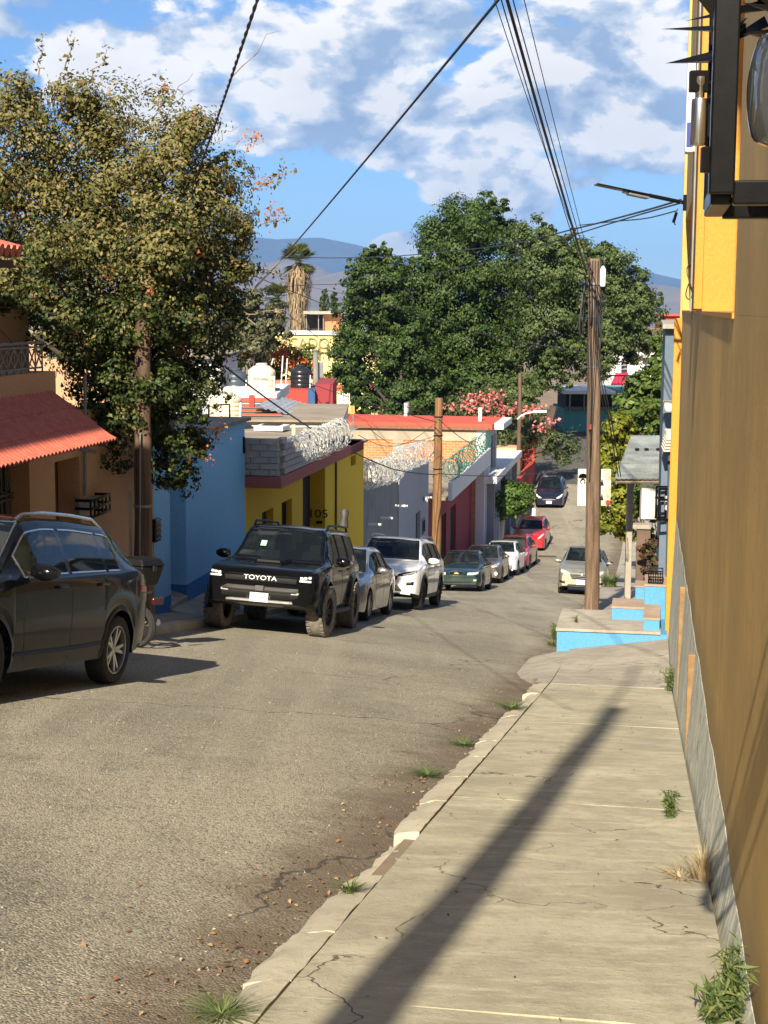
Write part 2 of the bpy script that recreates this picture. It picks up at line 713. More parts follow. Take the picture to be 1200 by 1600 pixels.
def slab_mat(name, col):
    t = NT(name)
    a = t.noise(0.9, 7, 0.62)
    b = t.noise(7, 8, 0.72)
    c = t.noise(150, 3, 0.6)
    lat = t.noise(1.0, 6, 0.7, t.mapv((1.6, 7.0, 1), (0, 0, TH)))
    c1 = t.mix(t.rng(a, 0.28, 0.72), tuple(x * 0.72 for x in col), tuple(min(1, x * 1.12) for x in col))
    c1 = t.mix(t.math('MULTIPLY', t.rng(t.noise(2.6, 8, .74), .44, .64), .65), c1, (col[0] * .66, col[1] * .64, col[2] * .60))
    c1 = t.mix(t.math('MULTIPLY', t.rng(lat, 0.50, 0.66), 0.5), c1, tuple(min(1, x * 1.35) for x in col))
    c1 = t.mix(t.math('MULTIPLY', t.rng(b, 0.46, 0.70), 0.62), c1, tuple(x * 0.62 for x in col))
    spot = t.rng(t.voro(3.1), 0.028, 0.02)
    c1 = t.mix(t.math('MULTIPLY', spot, 0.7), c1, (0.07, 0.06, 0.05))
    grit = t.rng(c, 0.60, 0.75)
    pit = t.rng(t.noise(24, 7, .78), .56, .66)
    c1 = t.mix(t.math('MULTIPLY', pit, 0.55), c1, tuple(x * 0.5 for x in col))
    c1 = t.mix(t.math('MULTIPLY', grit, 0.6), c1, tuple(x * 0.42 for x in col))
    warp = t.N.new('ShaderNodeVectorMath')
    warp.operation = 'ADD'
    nz = t.N.new('ShaderNodeTexNoise')
    nz.inputs['Scale'].default_value = 2.4
    nz.inputs['Detail'].default_value = 6
    t.L.new(t.obj, nz.inputs['Vector'])
    sc = t.N.new('ShaderNodeVectorMath')
    sc.operation = 'SCALE'
    sc.inputs['Scale'].default_value = 0.55
    t.L.new(nz.outputs['Color'], sc.inputs[0])
    t.L.new(t.obj, warp.inputs[0])
    t.L.new(sc.outputs[0], warp.inputs[1])
    ed = t.voro(0.42, 'DISTANCE_TO_EDGE', warp.outputs[0])
    crack = t.math('MULTIPLY', t.rng(ed, 0.0032, 0.001), t.rng(t.noise(0.8, 3), 0.45, 0.55))
    c1 = t.mix(t.math('MULTIPLY', crack, 0.8), c1, (0.05, 0.042, 0.035))
    flake = t.math('MULTIPLY', t.rng(t.noise(1.0, 8, 0.75, t.mapv((7, 26, 1), (0, 0, TH))), 0.62, 0.65), t.rng(t.noise(0.55, 3), 0.52, 0.6))
    c1 = t.mix(t.math('MULTIPLY', flake, 0.75), c1, tuple(min(1, x * 1.55) for x in col))
    t.col(c1).set(Roughness=0.88)
    h = t.math('ADD', t.math('MULTIPLY', b, 0.7), t.math('MULTIPLY', c, 0.3))
    h = t.math('SUBTRACT', h, t.math('MULTIPLY', crack, 1.2))
    t.bump(t.math('ADD', h, t.math('MULTIPLY', t.noise(24, 7, .78), .9)), 0.6, 0.014)
    return t.m


M_SLAB = slab_mat('sidewalk_concrete', (0.475, 0.432, 0.312))
M_SLAB2 = slab_mat('grey_concrete', (0.40, 0.36, 0.295))
M_KERB = concrete('kerb_stone', (0.50, 0.445, 0.33), 0.5, 1.5, 0.9, 0.6)
M_DIRT = concrete('dry_earth', (0.24, 0.18, 0.12), 0.5, 0.6)

# ground sheet
vs_ = list(np.arange(-60, 140, 2.0)) + [140, 160, 200, 260, 400, 700, 1500, 3000, 6000, 12000, 30000]
us_ = [-30000, -8000, -2000, -500, -150, -60, -30, -16, -10, -9.3, -8.6, -7.45, -5.9, -4.4, -2.9, -1.46, -0.5, 0.35, 3, 10, 30, 100, 400, 2000, 8000, 30000]
b = MB()
b.grid([[S(u, v, g(u, v) - 0.06) for u in us_] for v in vs_])
tag(b.build('ground', M_DIRT), kind='structure')
# road, with hollows and bumps of its own
nr = np.random.RandomState(4)
ph = nr.rand(12, 3) * 6.28
fr = nr.rand(12, 2) * 1.7 + 0.25


def wob(u, v):
    s = 0
    for i in range(12):
        s += math.sin(fr[i, 0] * u * 1.6 + fr[i, 1] * v + ph[i, 0]) / (1 + fr[i, 1] * 1.5)
    return s * 0.0035


b = MB()
uu = list(np.linspace(UL + 0.02, UR + 0.02, 31))
vv = list(np.concatenate([np.arange(-30, 40, 0.3), np.arange(40, 99, 0.8)]))
b.grid([[S(u, v, g(u, v) + wob(u, v)) for u in uu] for v in vv])
tag(b.build('road', M_ASPH, smooth=True, ang=80), kind='structure')
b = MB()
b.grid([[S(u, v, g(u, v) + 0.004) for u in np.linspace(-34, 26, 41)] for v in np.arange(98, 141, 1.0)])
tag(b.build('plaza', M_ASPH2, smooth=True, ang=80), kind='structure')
def slab_grid(u0, u1, v0, v1, ztop, thick=0.5, nu=6, nv=6, seed=0):
    """one concrete slab with its own slight unevenness; ztop(u, v)"""
    r = random.Random(seed)
    tilt = (r.uniform(-.004, .004), r.uniform(-.0003, .0003), r.uniform(-.0008, .0006))
    U_ = [u0 + (u1 - u0) * i / nu for i in range(nu + 1)]
    V_ = [v0 + (v1 - v0) * i / nv for i in range(nv + 1)]
    P = []
    for j, v in enumerate(V_):
        row = []
        for i, u in enumerate(U_):
            e = 0.0012 if (i in (0, nu) or j in (0, nv)) else 0
            z = ztop(u, v) + tilt[0] * (u - u0) + tilt[1] * (v - v0) + tilt[2] - e * r.uniform(.4, 1.3) + r.uniform(-.0015, .0015)
            row.append(S(u, v, z))
        P.append(row)
    b = MB()
    b.grid(P)
    # skirt
    ring = P[0] + [P[j][-1] for j in range(1, nv + 1)] + P[-1][-2::-1] + [P[j][0] for j in range(nv - 1, 0, -1)]
    n = len(ring)
    b.add(ring + [p - Vector((0, 0, thick)) for p in ring], [((i + 1) % n, i, i + n, (i + 1) % n + n) for i in range(n)])
    return b


# ---- right sidewalk: slabs and kerb stones
def vY(Y, u=-0.5):
    return (Y + u * SN) / CS


def ramp(v, v0, v1):
    t = min(1, max(0, (v - v0) / (v1 - v0)))
    return t * t * (3 - 2 * t)


V_END = vY(25.0)


def rs_top(u, v):
    z = float(prof(v)) + 0.13
    k = ramp(v, vY(20.0), V_END)
    return z + k * 0.27 * max(0, (u - UR) / 1.8) + k * 0.12


rs = bpy.data.objects.new('right_sidewalk', None)
COL.objects.link(rs)
tag(rs, kind='structure')
joints = [vY(y) for y in (-14, -9, -5, -2.2, 0.4, 2.8, 5.1, 7.44, 9.85, 12.5, 15.0, 17.3, 19.9, 22.4)] + [V_END]
for i in range(len(joints) - 1):
    gap = 0.0008
    m = M_SLAB2 if i >= len(joints) - 3 else M_SLAB
    slab_grid(UR + 0.205, 0.34, joints[i] + gap, joints[i + 1] - gap, rs_top, 0.45, 8, 10, 40 + i).build('slab', m, rs, smooth=True, ang=30)
r = random.Random(5)
v = -14.0
k = 0
while v < V_END - 0.2:
    ln = r.choice([.8, 1.2, 1.7, 2.3])
    v1 = min(v + ln, V_END)
    y_here = v * CS
    broken = (6.8 < v < 7.5) or (r.random() < 0.10)
    if v > vY(20.0) - 1.2:
        v1 = V_END - .004
        rr = random.Random(77)
        P = []
        for j in range(25):
            q = v + .01 + (v1 - v - .01) * j / 24
            ul = UR - .45 * ramp(q, v + .5, v + 2.2) + rr.uniform(-.012, .012)
            row = [S(ul - .02, q, g(UR, q) - .2)]
            for i in range(6):
                t = i / 5
                row.append(S(ul + (UR + .195 - ul) * t, q, rs_top(UR, q) - .13 * (1 - t) ** 1.5 * ramp(q, v + .5, v + 2) - .012 * (1 - t) ** 3 + rr.uniform(-.003, .003)))
            P.append(row)
        b = MB()
        b.grid(P)
        b.build('flared_kerb', M_SLAB2, rs, smooth=True, ang=60)
        v = v1
        break
    else:
        nU, nV = 5, max(5, int(ln * 9))
        rr = random.Random(900 + k)
        dz = rr.uniform(-.012, .004) - (0.03 if broken else 0)
        du = rr.uniform(-.035, .025)
        P = []
        for j in range(nV + 1):
            q = v + .01 + (v1 - v - .02) * j / nV
            wv = rr.uniform(-.02, .02)
            row = [S(UR + du + wv - .01, q, g(UR, q) - 0.2)]
            for i in range(nU + 1):
                t = i / nU
                u_ = UR + du + wv * (1 - t) + (0.19 - du) * t
                z = rs_top(UR, q) + dz - 0.035 * (1 - t) ** 3 + rr.uniform(-.007, .007) - (rr.uniform(0, .06) if broken else 0)
                if j in (0, nV):
                    z -= 0.002
                row.append(S(u_, q, z))
            row.append(S(UR + .19, q, g(UR, q) - 0.2))
            P.append(row)
        b = MB()
        b.grid(P)
        m_ = nU + 3
        b.f.append(tuple(range(m_)))
        b.f.append(tuple(reversed(range(len(b.v) - m_, len(b.v)))))
        b.build('kerb_stone', M_KERB, rs, smooth=True, ang=50)
    v = v1
    k += 1
# dirt strip under the joint and beyond, so no gap shows through
b = MB()
b.grid([[S(u, q, rs_top(UR, q) - 0.05 + (0.0 if u < 0 else 0.0)) for u in (UR + .1, UR + .3)] for q in np.arange(-14, V_END - .5, .5)])
b.build('joint_fill', M_DIRT, rs)

# ---- left sidewalk
ls = bpy.data.objects.new('left_sidewalk', None)
COL.objects.link(ls)
tag(ls, kind='structure')
ls_top = lambda u, v: g(UL, v) + 0.15 + 0.02 * (UL - u)
v = -12.0
k = 0
r = random.Random(8)
while v < 97:
    ln = r.uniform(1.8, 2.6)
    slab_grid(-9.4, UL - 0.17, v + .006, v + ln - .006, ls_top, 0.4, 4, 4, 500 + k).build('slab', M_SLAB2, ls, smooth=True, ang=30)
    slab_grid(UL - 0.16, UL + r.uniform(0, .03), v + .01, v + ln - .01, lambda u, q: ls_top(UL, q) - 0.03 * max(0, (u - UL + .16) / .16), 0.4, 3, 6, 700 + k).build('kerb_stone', M_KERB, ls, smooth=True, ang=30)
    v += ln
    k += 1

# ---- far ranges
M_HILL_N = concrete('dry_hillside', (0.20, 0.165, 0.125), 0.6, 0.004, 0.95, 0)
M_HILL_F = concrete('wooded_range', (0.05, 0.065, 0.06), 0.7, 0.003, 0.95, 0)


def range_mesh(name, sil, dist, depth, mat, seed, amp):
    rr = np.random.RandomState(seed)
    pxs = np.array([p[0] for p in sil], float)
    pys = np.array([p[1] for p in sil], float)
    cols = np.arange(-1500, 2700, 14)
    rows = [0, .12, .25, .38, .5, .62, .74, .85, .93, 1.0, 1.12, 1.3, 1.6]
    P = []
    fx = rr.rand(10) * .05 + .004
    p0 = rr.rand(10, 2) * 6.3
    for t in rows:
        row = []
        for cx_ in cols:
            py = np.interp(cx_, pxs, pys)
            top = at(cx_, py, dist)
            dirv = Vector((top.x, top.y, 0)).normalized()
            nz = sum(math.sin(fx[i] * cx_ + p0[i, 0] + t * 5 * math.sin(p0[i, 1])) / (1 + fx[i] * 60) for i in range(10))
            base = -60.0
            sh = t ** 1.25 if t <= 1 else max(0, 1 - (t - 1) * 1.1)
            h = base + (top.z - base) * sh
            w = 1 - abs(2 * min(t, 1) - 1) if t < 1 else 0
            h += nz * amp * w
            p = Vector((top.x, top.y, 0)) + dirv * (t - 1) * depth + dirv * nz * depth * .05 * w
            row.append((p.x, p.y, h))
        P.append(row)
    b = MB()
    b.grid(P)
    tag(b.build(name, mat, smooth=True, ang=80), kind='structure')


range_mesh('mountain_range', [(-1500, 330), (-700, 350), (-200, 325), (150, 352), (330, 362), (430, 374), (500, 371), (560, 383), (620, 402), (760, 415), (900, 402), (985, 412), (1012, 425), (1060, 436), (1150, 452), (1400, 430), (1800, 400), (2700, 420)],
           15000, 3500, M_HILL_F, 3, 90)
range_mesh('hills', [(-1500, 455), (-600, 430), (0, 440), (300, 428), (420, 410), (455, 404), (492, 412), (540, 440), (585, 466), (640, 476), (800, 470), (930, 455), (1000, 440), (1040, 446), (1120, 462), (1500, 470), (2000, 450), (2700, 465)],
           8000, 2600, M_HILL_N, 9, 60)
b = MB()
b.hexa([Vector(p) for p in ((-16500, -300, -80), (16500, -300, -80), (16500, 19500, -80), (-16500, 19500, -80), (-16500, -300, 1250), (16500, -300, 1250), (16500, 19500, 740), (-16500, 19500, 740))])
hz = b.build('haze')
tag(hz, 'thin blue haze in the valley air', 'haze', kind='stuff')
hm = bpy.data.materials.new('valley_haze')
hm.use_nodes = True
hn = hm.node_tree.nodes
hn.clear()
ho = hn.new('ShaderNodeOutputMaterial')
hv = hn.new('ShaderNodeVolumePrincipled')
hv.inputs['Color'].default_value = (0.26, 0.50, 1.0, 1)
hv.inputs['Density'].default_value = 7e-5
hv.inputs['Anisotropy'].default_value = 0.0
hm.node_tree.links.new(hv.outputs[0], ho.inputs['Volume'])
hz.data.materials.append(hm)
# ================================================================== RIGHT SIDE


def ochre_mat():
    t = NT('old_ochre_wall')
    col = (0.62, 0.39, 0.11)
    big = t.noise(0.5, 6, 0.65)
    runs = t.noise(1.0, 6, 0.7, t.mapv((5, 5, .22)))
    thin = t.noise(1.0, 5, 0.7, t.mapv((16, 16, .35)))
    trow = t.noise(3.2, 7, 0.7, t.mapv((1, 1, 1.6)))
    c = t.mix(t.rng(big, .35, .68), tuple(x * .80 for x in col), tuple(x * 1.1 for x in col))
    c = t.mix(t.math('MULTIPLY', t.rng(runs, .48, .72), .32), c, (.36, .23, .09))
    c = t.mix(t.math('MULTIPLY', t.rng(thin, .56, .76), .28), c, (.64, .41, .14))
    c = t.mix(t.math('MULTIPLY', t.rng(trow, .50, .72), .40), c, (.33, .22, .085))
    fl = t.rng(t.voro(2.3), .030, .018)
    c = t.mix(t.math('MULTIPLY', fl, .8), c, (.62, .52, .30))
    c = t.mix(t.math('MULTIPLY', t.rng(t.noise(7, 9, .78), .675, .70), .75), c, (.60, .50, .30))
    sp_ = t.N.new('ShaderNodeSeparateXYZ')
    t.L.new(t.obj, sp_.inputs[0])
    low = t.math('ADD', t.rng(t.math('ADD', sp_.outputs['Z'], t.math('MULTIPLY', sp_.outputs['Y'], .045)), -1.5, -2.4, 0, .8), t.math('MULTIPLY', t.math('SUBTRACT', t.noise(2.5, 6, .7), .5), .9))
    c = t.mix(t.math('MULTIPLY', t.rng(low, .25, .8), .55), c, (.23, .165, .085))
    t.col(c).set(Roughness=.68)
    t.bump(t.math('ADD', t.math('MULTIPLY', t.noise(4, 6, .65), 2.2), t.noise(40, 6, .7)), .38, .02)
    return t.m


M_OCHRE = ochre_mat()
M_YELLOW = wall_paint('marigold_paint', (0.55, 0.235, 0.016), (0.5, 0.28, 0.05), 0.22, 0.6, 0.2)
M_BLACK = plain('black_steel', (0.004, 0.004, 0.0045), 0.24, 0.0, 0.3, 40, 0.02, 260, spec=.3)
M_CHROME = plain('bright_steel', (0.62, 0.60, 0.56), 0.22, 1.0, 0.1)
M_WHITE = plain('white_plastic', (0.78, 0.77, 0.73), 0.45, 0, 0.08)
M_SKYBLUE = wall_paint('sky_blue_paint', (0.075, 0.275, 0.50), (0.25, 0.3, 0.3), 0.3, 0.7, 0.3)
M_GREYMETAL = plain('galvanised_sheet', (0.38, 0.40, 0.36), 0.5, 0.55, 0.25, 3)
M_CABLE = plain('cable_rubber', (0.015, 0.015, 0.016), 0.55)
M_GREYBLUE = wall_paint('slate_blue_paint', (0.10, 0.145, 0.20), (0.2, 0.2, 0.2), 0.3)
M_WOODGREY = None


def plinth_mat():
    t = NT('peeling_limewash')
    a = t.noise(1.3, 9, 0.72, t.mapv((2.2, 2.2, 0.8)))
    b_ = t.noise(6, 9, 0.75, t.mapv((2.6, 2.6, 0.9)))
    st = t.noise(1.0, 6, 0.65, t.mapv((9, 9, 0.5)))
    c = t.mix(t.rng(a, 0.42, 0.50), (0.70, 0.68, 0.54), (0.50, 0.54, 0.45))
    c = t.mix(t.rng(b_, 0.50, 0.53), c, (0.82, 0.78, 0.63))
    c = t.mix(t.math('MULTIPLY', t.rng(st, 0.5, 0.7), 0.6), c, (0.30, 0.29, 0.23))
    c = t.mix(t.rng(t.noise(3.2, 9, 0.75), 0.62, 0.64), c, (0.17, 0.15, 0.12))
    t.col(c).set(Roughness=0.9)
    t.bump(t.math('ADD', t.math('MULTIPLY', t.rng(b_, 0.49, 0.54), 1.0), t.noise(22, 7, 0.7)), 0.6, 0.02)
    return t.m


M_PLINTH = plinth_mat()
WU = 0.42
oh = thing('ochre_house', 'ochre painted house wall with marigold window bays along the right sidewalk', 'house', S(WU, 5, -4))
vA0, vA1, vB0, vB1, vE = uv(onu(1149, 440, WU))[1], uv(onu(1098, 440, WU))[1], uv(onu(1091, 400, WU))[1], uv(onu(1067, 440, WU))[1], vY(25.2, WU)
TOP = 6.2
SILL = -0.03
b = MB()   # wall below the sills and the piers between the bays, one shell
b.sbox(WU, WU + .6, -14, vE, -9, SILL)
b.build('lower_wall', M_OCHRE, oh)
b = MB()
b.sbox(WU, WU + .6, -14, vA0, SILL + .001, TOP)
b.build('pier', M_OCHRE, oh)
b = MB()
b.sbox(WU + .001, WU + .6, vA1, vB0, SILL + .001, TOP)
b.build('pier', M_YELLOW, oh)
b = MB()
b.sbox(WU, WU + .6, vB1, vE, SILL + .001, TOP)
b.build('pier', M_OCHRE, oh)
b = MB()
b.sbox(WU + .002, WU + .6, vB0 - .001, vB1 + .001, 1.42, TOP)
b.build('lintel', M_OCHRE, oh)
b = MB()
b.sbox(WU + .5, WU + .6, vA0 - .1, vB1 + .1, SILL - .01, TOP)
b.build('bay_back', M_OCHRE, oh)
# lining of the bays in marigold
for (a0, a1, zt) in ((vA0, vA1, TOP), (vB0, vB1, 1.42)):
    b = MB()
    b.sbox(WU + .004, WU + .5, a1 - .012, a1 + .003, SILL + .012, zt)
    b.build('reveal', M_YELLOW, oh)
    b = MB()
    b.sbox(WU - .012, WU + .5, a0, a1 - .013, SILL - .02, SILL + .011)
    b.build('sill', M_YELLOW, oh)
    # window set into the bay
    w = MB()
    w.sbox(WU + .46, WU + .5, a0 + .6, a1 - .6, .25, min(zt - .2, 2.2))
    fr_ = w.build('window', M_BLACK, oh)
    w = MB()
    w.sbox(WU + .452, WU + .456, a0 + .7, a1 - .7, .33, min(zt - .28, 2.1))
    w.build('pane', plain('dark_pane', (0.02, 0.025, 0.03), 0.08), fr_)
# end pilaster, facing up the street
b = MB()
b.sbox(WU - .125, WU + .6, vE + .001, vE + .2, -9, -.15)
b.build('end_pilaster', M_YELLOW, oh, bevel=.012)
b = MB()
b.sbox(WU - .04, WU + .6, vE + .001, vE + .2, -.149, TOP + .1)
b.build('end_pier', M_OCHRE, oh, bevel=.012)
b = MB()
b.sbox(WU - .075, WU + .02, vA1 + .12, vA1 + .3, SILL + .03, TOP)
b.build('pilaster', M_YELLOW, oh, bevel=.008)
# eaves course high up, rough mortar edge
b = MB()
r = random.Random(3)
for i in range(26):
    v0 = vA0 - 1 + i * .62
    b.sbox(WU - .05 - r.random() * .05, WU + .1, v0, v0 + .6, TOP - .25 - r.random() * .05, TOP + r.random() * .06)
b.build('coping', M_OCHRE, oh)
# plinth with a wavy painted top edge
b = MB()
nv_, nz_ = 330, 10
rp_ = np.random.RandomState(8)
bump_ = rp_.normal(size=(nv_ + 1, nz_ + 1)) * .009
for _ in range(2):
    bump_[1:-1] = (bump_[:-2] + bump_[1:-1] * 1.5 + bump_[2:]) / 3.2
rows = []
for i in range(nv_ + 1):
    v = 3.0 + (vE - .02 - 3.0) * i / nv_
    wv = 0.02 * math.sin(v * 1.7) + 0.015 * math.sin(v * 4.1 + 1) + rp_.normal() * .002
    zt = -2.28 - .045 * (v * CS) + wv
    zt = max(zt, rs_top(0.3, v) - .3)
    zb_ = rs_top(.3, v) - .25
    row = []
    for k in range(nz_ + 1):
        f = k / nz_
        row.append(S(WU - .075 + .072 * f + bump_[i, k] * .6 * (1 - f * .9), v, zb_ + (zt - zb_) * f))
    row.append(S(WU + .02, v, zt + .002))
    rows.append(row)
b.grid(rows)
b.build('plinth', M_PLINTH, oh, smooth=True, ang=60)
for Y, w in ((12.9, .09), (17.2, .08)):
    v = vY(Y, WU)
    b = MB()
    b.sbox(WU - .068, WU + .01, v, v + w * .5, -9, -2.36 - .045 * Y)
    b.build('strip', plain('rust_ochre', (0.25, 0.145, 0.06), 0.8, 0, 0.3, 5, .3, 40), oh, bevel=.01)
# conduit and thin cables fixed on the pilaster
for k, (du, dv, rad, top, bot) in enumerate(((-.10, .02, .011, 4.5, -.02), (-.09, -.07, .007, 4.5, -.1), (-.12, .06, .006, 4.5, .3))):
    b = MB()
    b.tube([S(WU + du, vA1 + dv + .01 * math.sin(q * 1.7 + k), bot + (top - bot) * q / 12) for q in range(13)], rad, 6)
    b.build('conduit', M_CABLE if k else plain('grey_conduit', (0.3, 0.27, 0.22), .5), oh, smooth=True)
b = MB()
b.tube([S(WU - .12 + .03 * math.sin(a * 2), vA1 + .04 + .06 * math.cos(a), .25 + .16 * math.sin(a)) for a in np.linspace(0, 6.2, 20)], .006, 5)
b.build('cable_loop', M_CABLE, oh, smooth=True)

# ---- the electricity meter cage close to the camera
cg = thing('meter_cage', 'black steel electricity meter cage with spiked top, close up at upper right', 'meter cage', S(.22, 2.3, .2))
cu0, cu1, cv0, cv1, cz0, cz1 = .086, .40, 2.28, 2.62, .164, .62
bar = .030


def cbar(p, q, w=bar, name='bar', par=None):
    p, q = Vector(p), Vector(q)
    d = (q - p)
    L_ = d.length
    d.normalize()
    side = S(1, 0, 0) if abs(d.z) > .5 or abs(d.dot(S(0, 1, 0))) > .5 else S(0, 1, 0)
    up = d.cross(side).normalized()
    Mx = Matrix((d, side, up)).transposed()
    b = MB()
    b.box((p + q) / 2, (L_, w, w), Mx)
    return b.build(name, M_BLACK, par or cg, bevel=.003)


for u_ in (cu0, cu1 - .02):
    for v_ in (cv0, cv1):
        cbar(S(u_, v_, cz0 - .002), S(u_, v_, cz1), .036 if v_ == cv0 else .03, 'post')
for z_ in (cz0, cz1):
    for v_ in (cv0, cv1):
        cbar(S(cu0 + .016, v_ + .002, z_), S(cu1, v_ + .002, z_), .034, 'rail')
    for u_ in (cu0, cu1 - .02):
        cbar(S(u_ + .001, cv0 + .018, z_), S(u_ + .001, cv1 - .018, z_), .030, 'rail')
for q in range(1, 4):
    vq = cv0 + (cv1 - cv0) * q / 4
    cbar(S(cu0, vq, cz0 + .016), S(cu0, vq, cz1 - .016), .012, 'bar')
# spikes along the top
r = random.Random(2)
for q in range(20):
    u_ = cu0 - .005 + r.random() * .2
    v_ = cv0 + r.random() * .3
    base = S(u_, v_, .40 + r.random() * .09)
    dirv = (S(-1, 0, 0) * r.uniform(.2, 1) + S(0, -1, 0) * r.uniform(-.3, .6) + Vector((0, 0, r.uniform(-.35, .75)))).normalized()
    sd = dirv.orthogonal().normalized() * r.uniform(.010, .02)
    b = MB()
    tip = base + dirv * r.uniform(.09, .16)
    b.add([base - sd, base + sd, base + sd.cross(dirv) * 1.0, tip], [(0, 1, 2), (0, 1, 3), (1, 2, 3), (2, 0, 3)])
    b.build('spike', M_BLACK, cg)
# hinge on the outer post
hp = S(cu0 - .034, cv0 - .01, .262)
b = MB()
b.lathe([(.0, -.032), (.011, -.032), (.012, -.028), (.012, .028), (.011, .032), (0, .032)], 18, c=hp)
b.build('hinge_barrel', M_CHROME, cg, smooth=True)
b = MB()
b.lathe([(.0, .034), (.0065, .034), (.0065, .05), (.009, .055), (.009, .062), (0, .066)], 14, c=hp)
b.build('hinge_pin', M_CHROME, cg, smooth=True)
b = MB()
b.box(hp + Vector((-.002, 0, .056)), (.028, .012, .030))
b.build('hinge_leaf', M_BLACK, cg, bevel=.002)
b = MB()
b.box(hp + Vector((.012, .0, -.052)), (.016, .014, .036))
b.build('hinge_leaf', M_BLACK, cg, bevel=.002)
# the meter behind the bars
em = thing('electricity_meter', 'grey electricity meter under a glass dome inside the near black cage', 'meter', S(.20, 2.42, .3))
mc = S(.208, 2.42, .325)
axis = Matrix.Rotation(R(90), 3, 'X')
axis = Matrix.Rotation(-TH - R(78), 3, 'Z') @ axis
b = MB()
b.lathe([(0, -.10), (.088, -.10), (.092, -.09), (.092, -.03), (0, -.03)], 32, axis, mc)
b.build('base', plain('meter_dark', (0.06, 0.06, 0.058), .4), em, smooth=True)
t = NT('dome_glass')
t.set(Roughness=.04).col((.35, .36, .35))
t.p.inputs['Transmission Weight'].default_value = .8
b = MB()
b.lathe([(.084, -.03), (.084, .05), (.078, .066), (.05, .074), (0, .076)], 32, axis, mc)
b.build('glass_dome', t.m, em, smooth=True)
b = MB()
b.lathe([(0, -.02), (.074, -.02), (.074, .03), (0, .03)], 32, axis, mc)
b.build('dial_plate', plain('dial_grey', (.22, .22, .20), .4), em, smooth=True)
b = MB()
b.lathe([(.089, -.035), (.097, -.035), (.097, -.012), (.089, -.012)], 32, axis, mc)
b.build('ring', M_CHROME, em, smooth=True)
b = MB()
b.box(mc + Vector((.03, .08, -.11)), (.11, .06, .09), Matrix.Rotation(-TH, 3, 'Z'))
b.build('socket_box', M_BLACK, em, bevel=.006)
wb = thing('meter_box', 'small white meter box with blue mark on the wall behind the near cage', 'meter box', S(.3, 11, 1.4))
b = MB()
b.sbox(WU - .2, WU - .08, vA1 + .06, vA1 + .3, 1.45, 2.3)
b.build('case', M_WHITE, wb, bevel=.015)
b = MB()
b.sbox(WU - .19, WU - .13, vA1 + .05, vA1 + .058, 1.5, 1.72)
b.build('mark', plain('ink_blue', (.02, .03, .25), .5), wb)

# ---- LED street lamp on the wall
lamp = thing('street_lamp', 'slim black solar street lamp on an arm fixed to the ochre wall', 'street lamp', at(1062, 318, 22.0))
w0 = at(1070, 317, 22.05)
tip = at(936, 289, 22.0)
mid = w0.lerp(tip, .42)
b = MB()
b.tube([w0, mid], .028, 10)
b.build('arm', M_BLACK, lamp, smooth=True)
d = (tip - mid)
dx = d.normalized()
dy = Vector((0, 1, 0))
dy = (dy - dx * dy.dot(dx)).normalized()
Mx = Matrix((dx, dy, dx.cross(dy))).transposed()
b = MB()
b.box((tip + mid) / 2, (d.length + .1, .26, .022), Mx)
b.build('head', M_BLACK, lamp, bevel=.006)
b = MB()
b.box(mid.lerp(tip, .22) - Vector((0, 0, .035)), (.30, .20, .04), Mx)
hd = b.build('driver_box', plain('lamp_grey', (.16, .16, .16), .4), lamp, bevel=.012)
b = MB()
b.box(mid.lerp(tip, .48) - Vector((0, 0, .028)), (.08, .09, .03), Mx)
b.build('sensor', M_WHITE, lamp, bevel=.01)
b = MB()
b.box(w0, (.05, .16, .22), Matrix.Rotation(-TH, 3, 'Z'))
b.build('wall_bracket', M_BLACK, lamp, bevel=.006)

# ---- raised landing with sky blue risers
ld_ = thing('entrance_landing', 'grey concrete landing with sky blue painted front riser at the foot of the sidewalk', 'landing', S(-.6, V_END, -5))
zl = onv(950, 984, V_END).z
b = MB()
b.hexa([S(UR - .02, V_END, -9), S(.33, V_END, -9), S(.33, V_END + 1.75, -9), S(UR + .02, V_END + 1.75, -9),
        S(UR - .02, V_END, zl - .045), S(.33, V_END, zl - .045), S(.33, V_END + 1.75, zl - .045), S(UR + .02, V_END + 1.75, zl - .045)])
b.build('riser', M_SKYBLUE, ld_)
b = slab_grid(UR - .04, .22, V_END - .03, V_END + 1.78, lambda u, v: zl - .01 * (v - V_END), .045, 8, 8, 77)
b.build('top_slab', M_SLAB2, ld_, smooth=True, ang=30)
st_ = thing('blue_steps', 'sky blue concrete steps with worn tops beside the ochre wall end', 'steps', S(0, V_END + .8, zl))
for (a0, a1, c0, c1, dz) in ((-.60, -.06, .95, 1.70, .22), (-.055, .20, .10, 1.3, .21), (-.055, .30, 1.31, 2.3, .56), (-.22, -.06, 1.71, 2.2, .46)):
    b = MB()
    b.sbox(a0, a1, V_END + c0, V_END + c1, zl - .4, zl + dz - .03)
    b.build('riser', M_SKYBLUE, st_)
    b = slab_grid(a0 - .012, a1 + .012, V_END + c0 - .012, V_END + c1 + .012, lambda u, v: zl + dz, .032, 3, 3, int(c0 * 77))
    b.build('tread', concrete('worn_tread', (.40, .29, .21)), st_, smooth=True, ang=30)
ow = thing('valve_box', 'small black wire basket on the blue steps by the wall', 'basket', S(.12, V_END + 1.5, zl + .56))
for q in range(7):
    b = MB()
    t_ = q / 6
    b.tube([S(.0 + .24 * t_, V_END + 1.36, zl + .57), S(.0 + .24 * t_, V_END + 1.36, zl + .78)], .008, 4)
    b.build('rod', M_BLACK, ow)
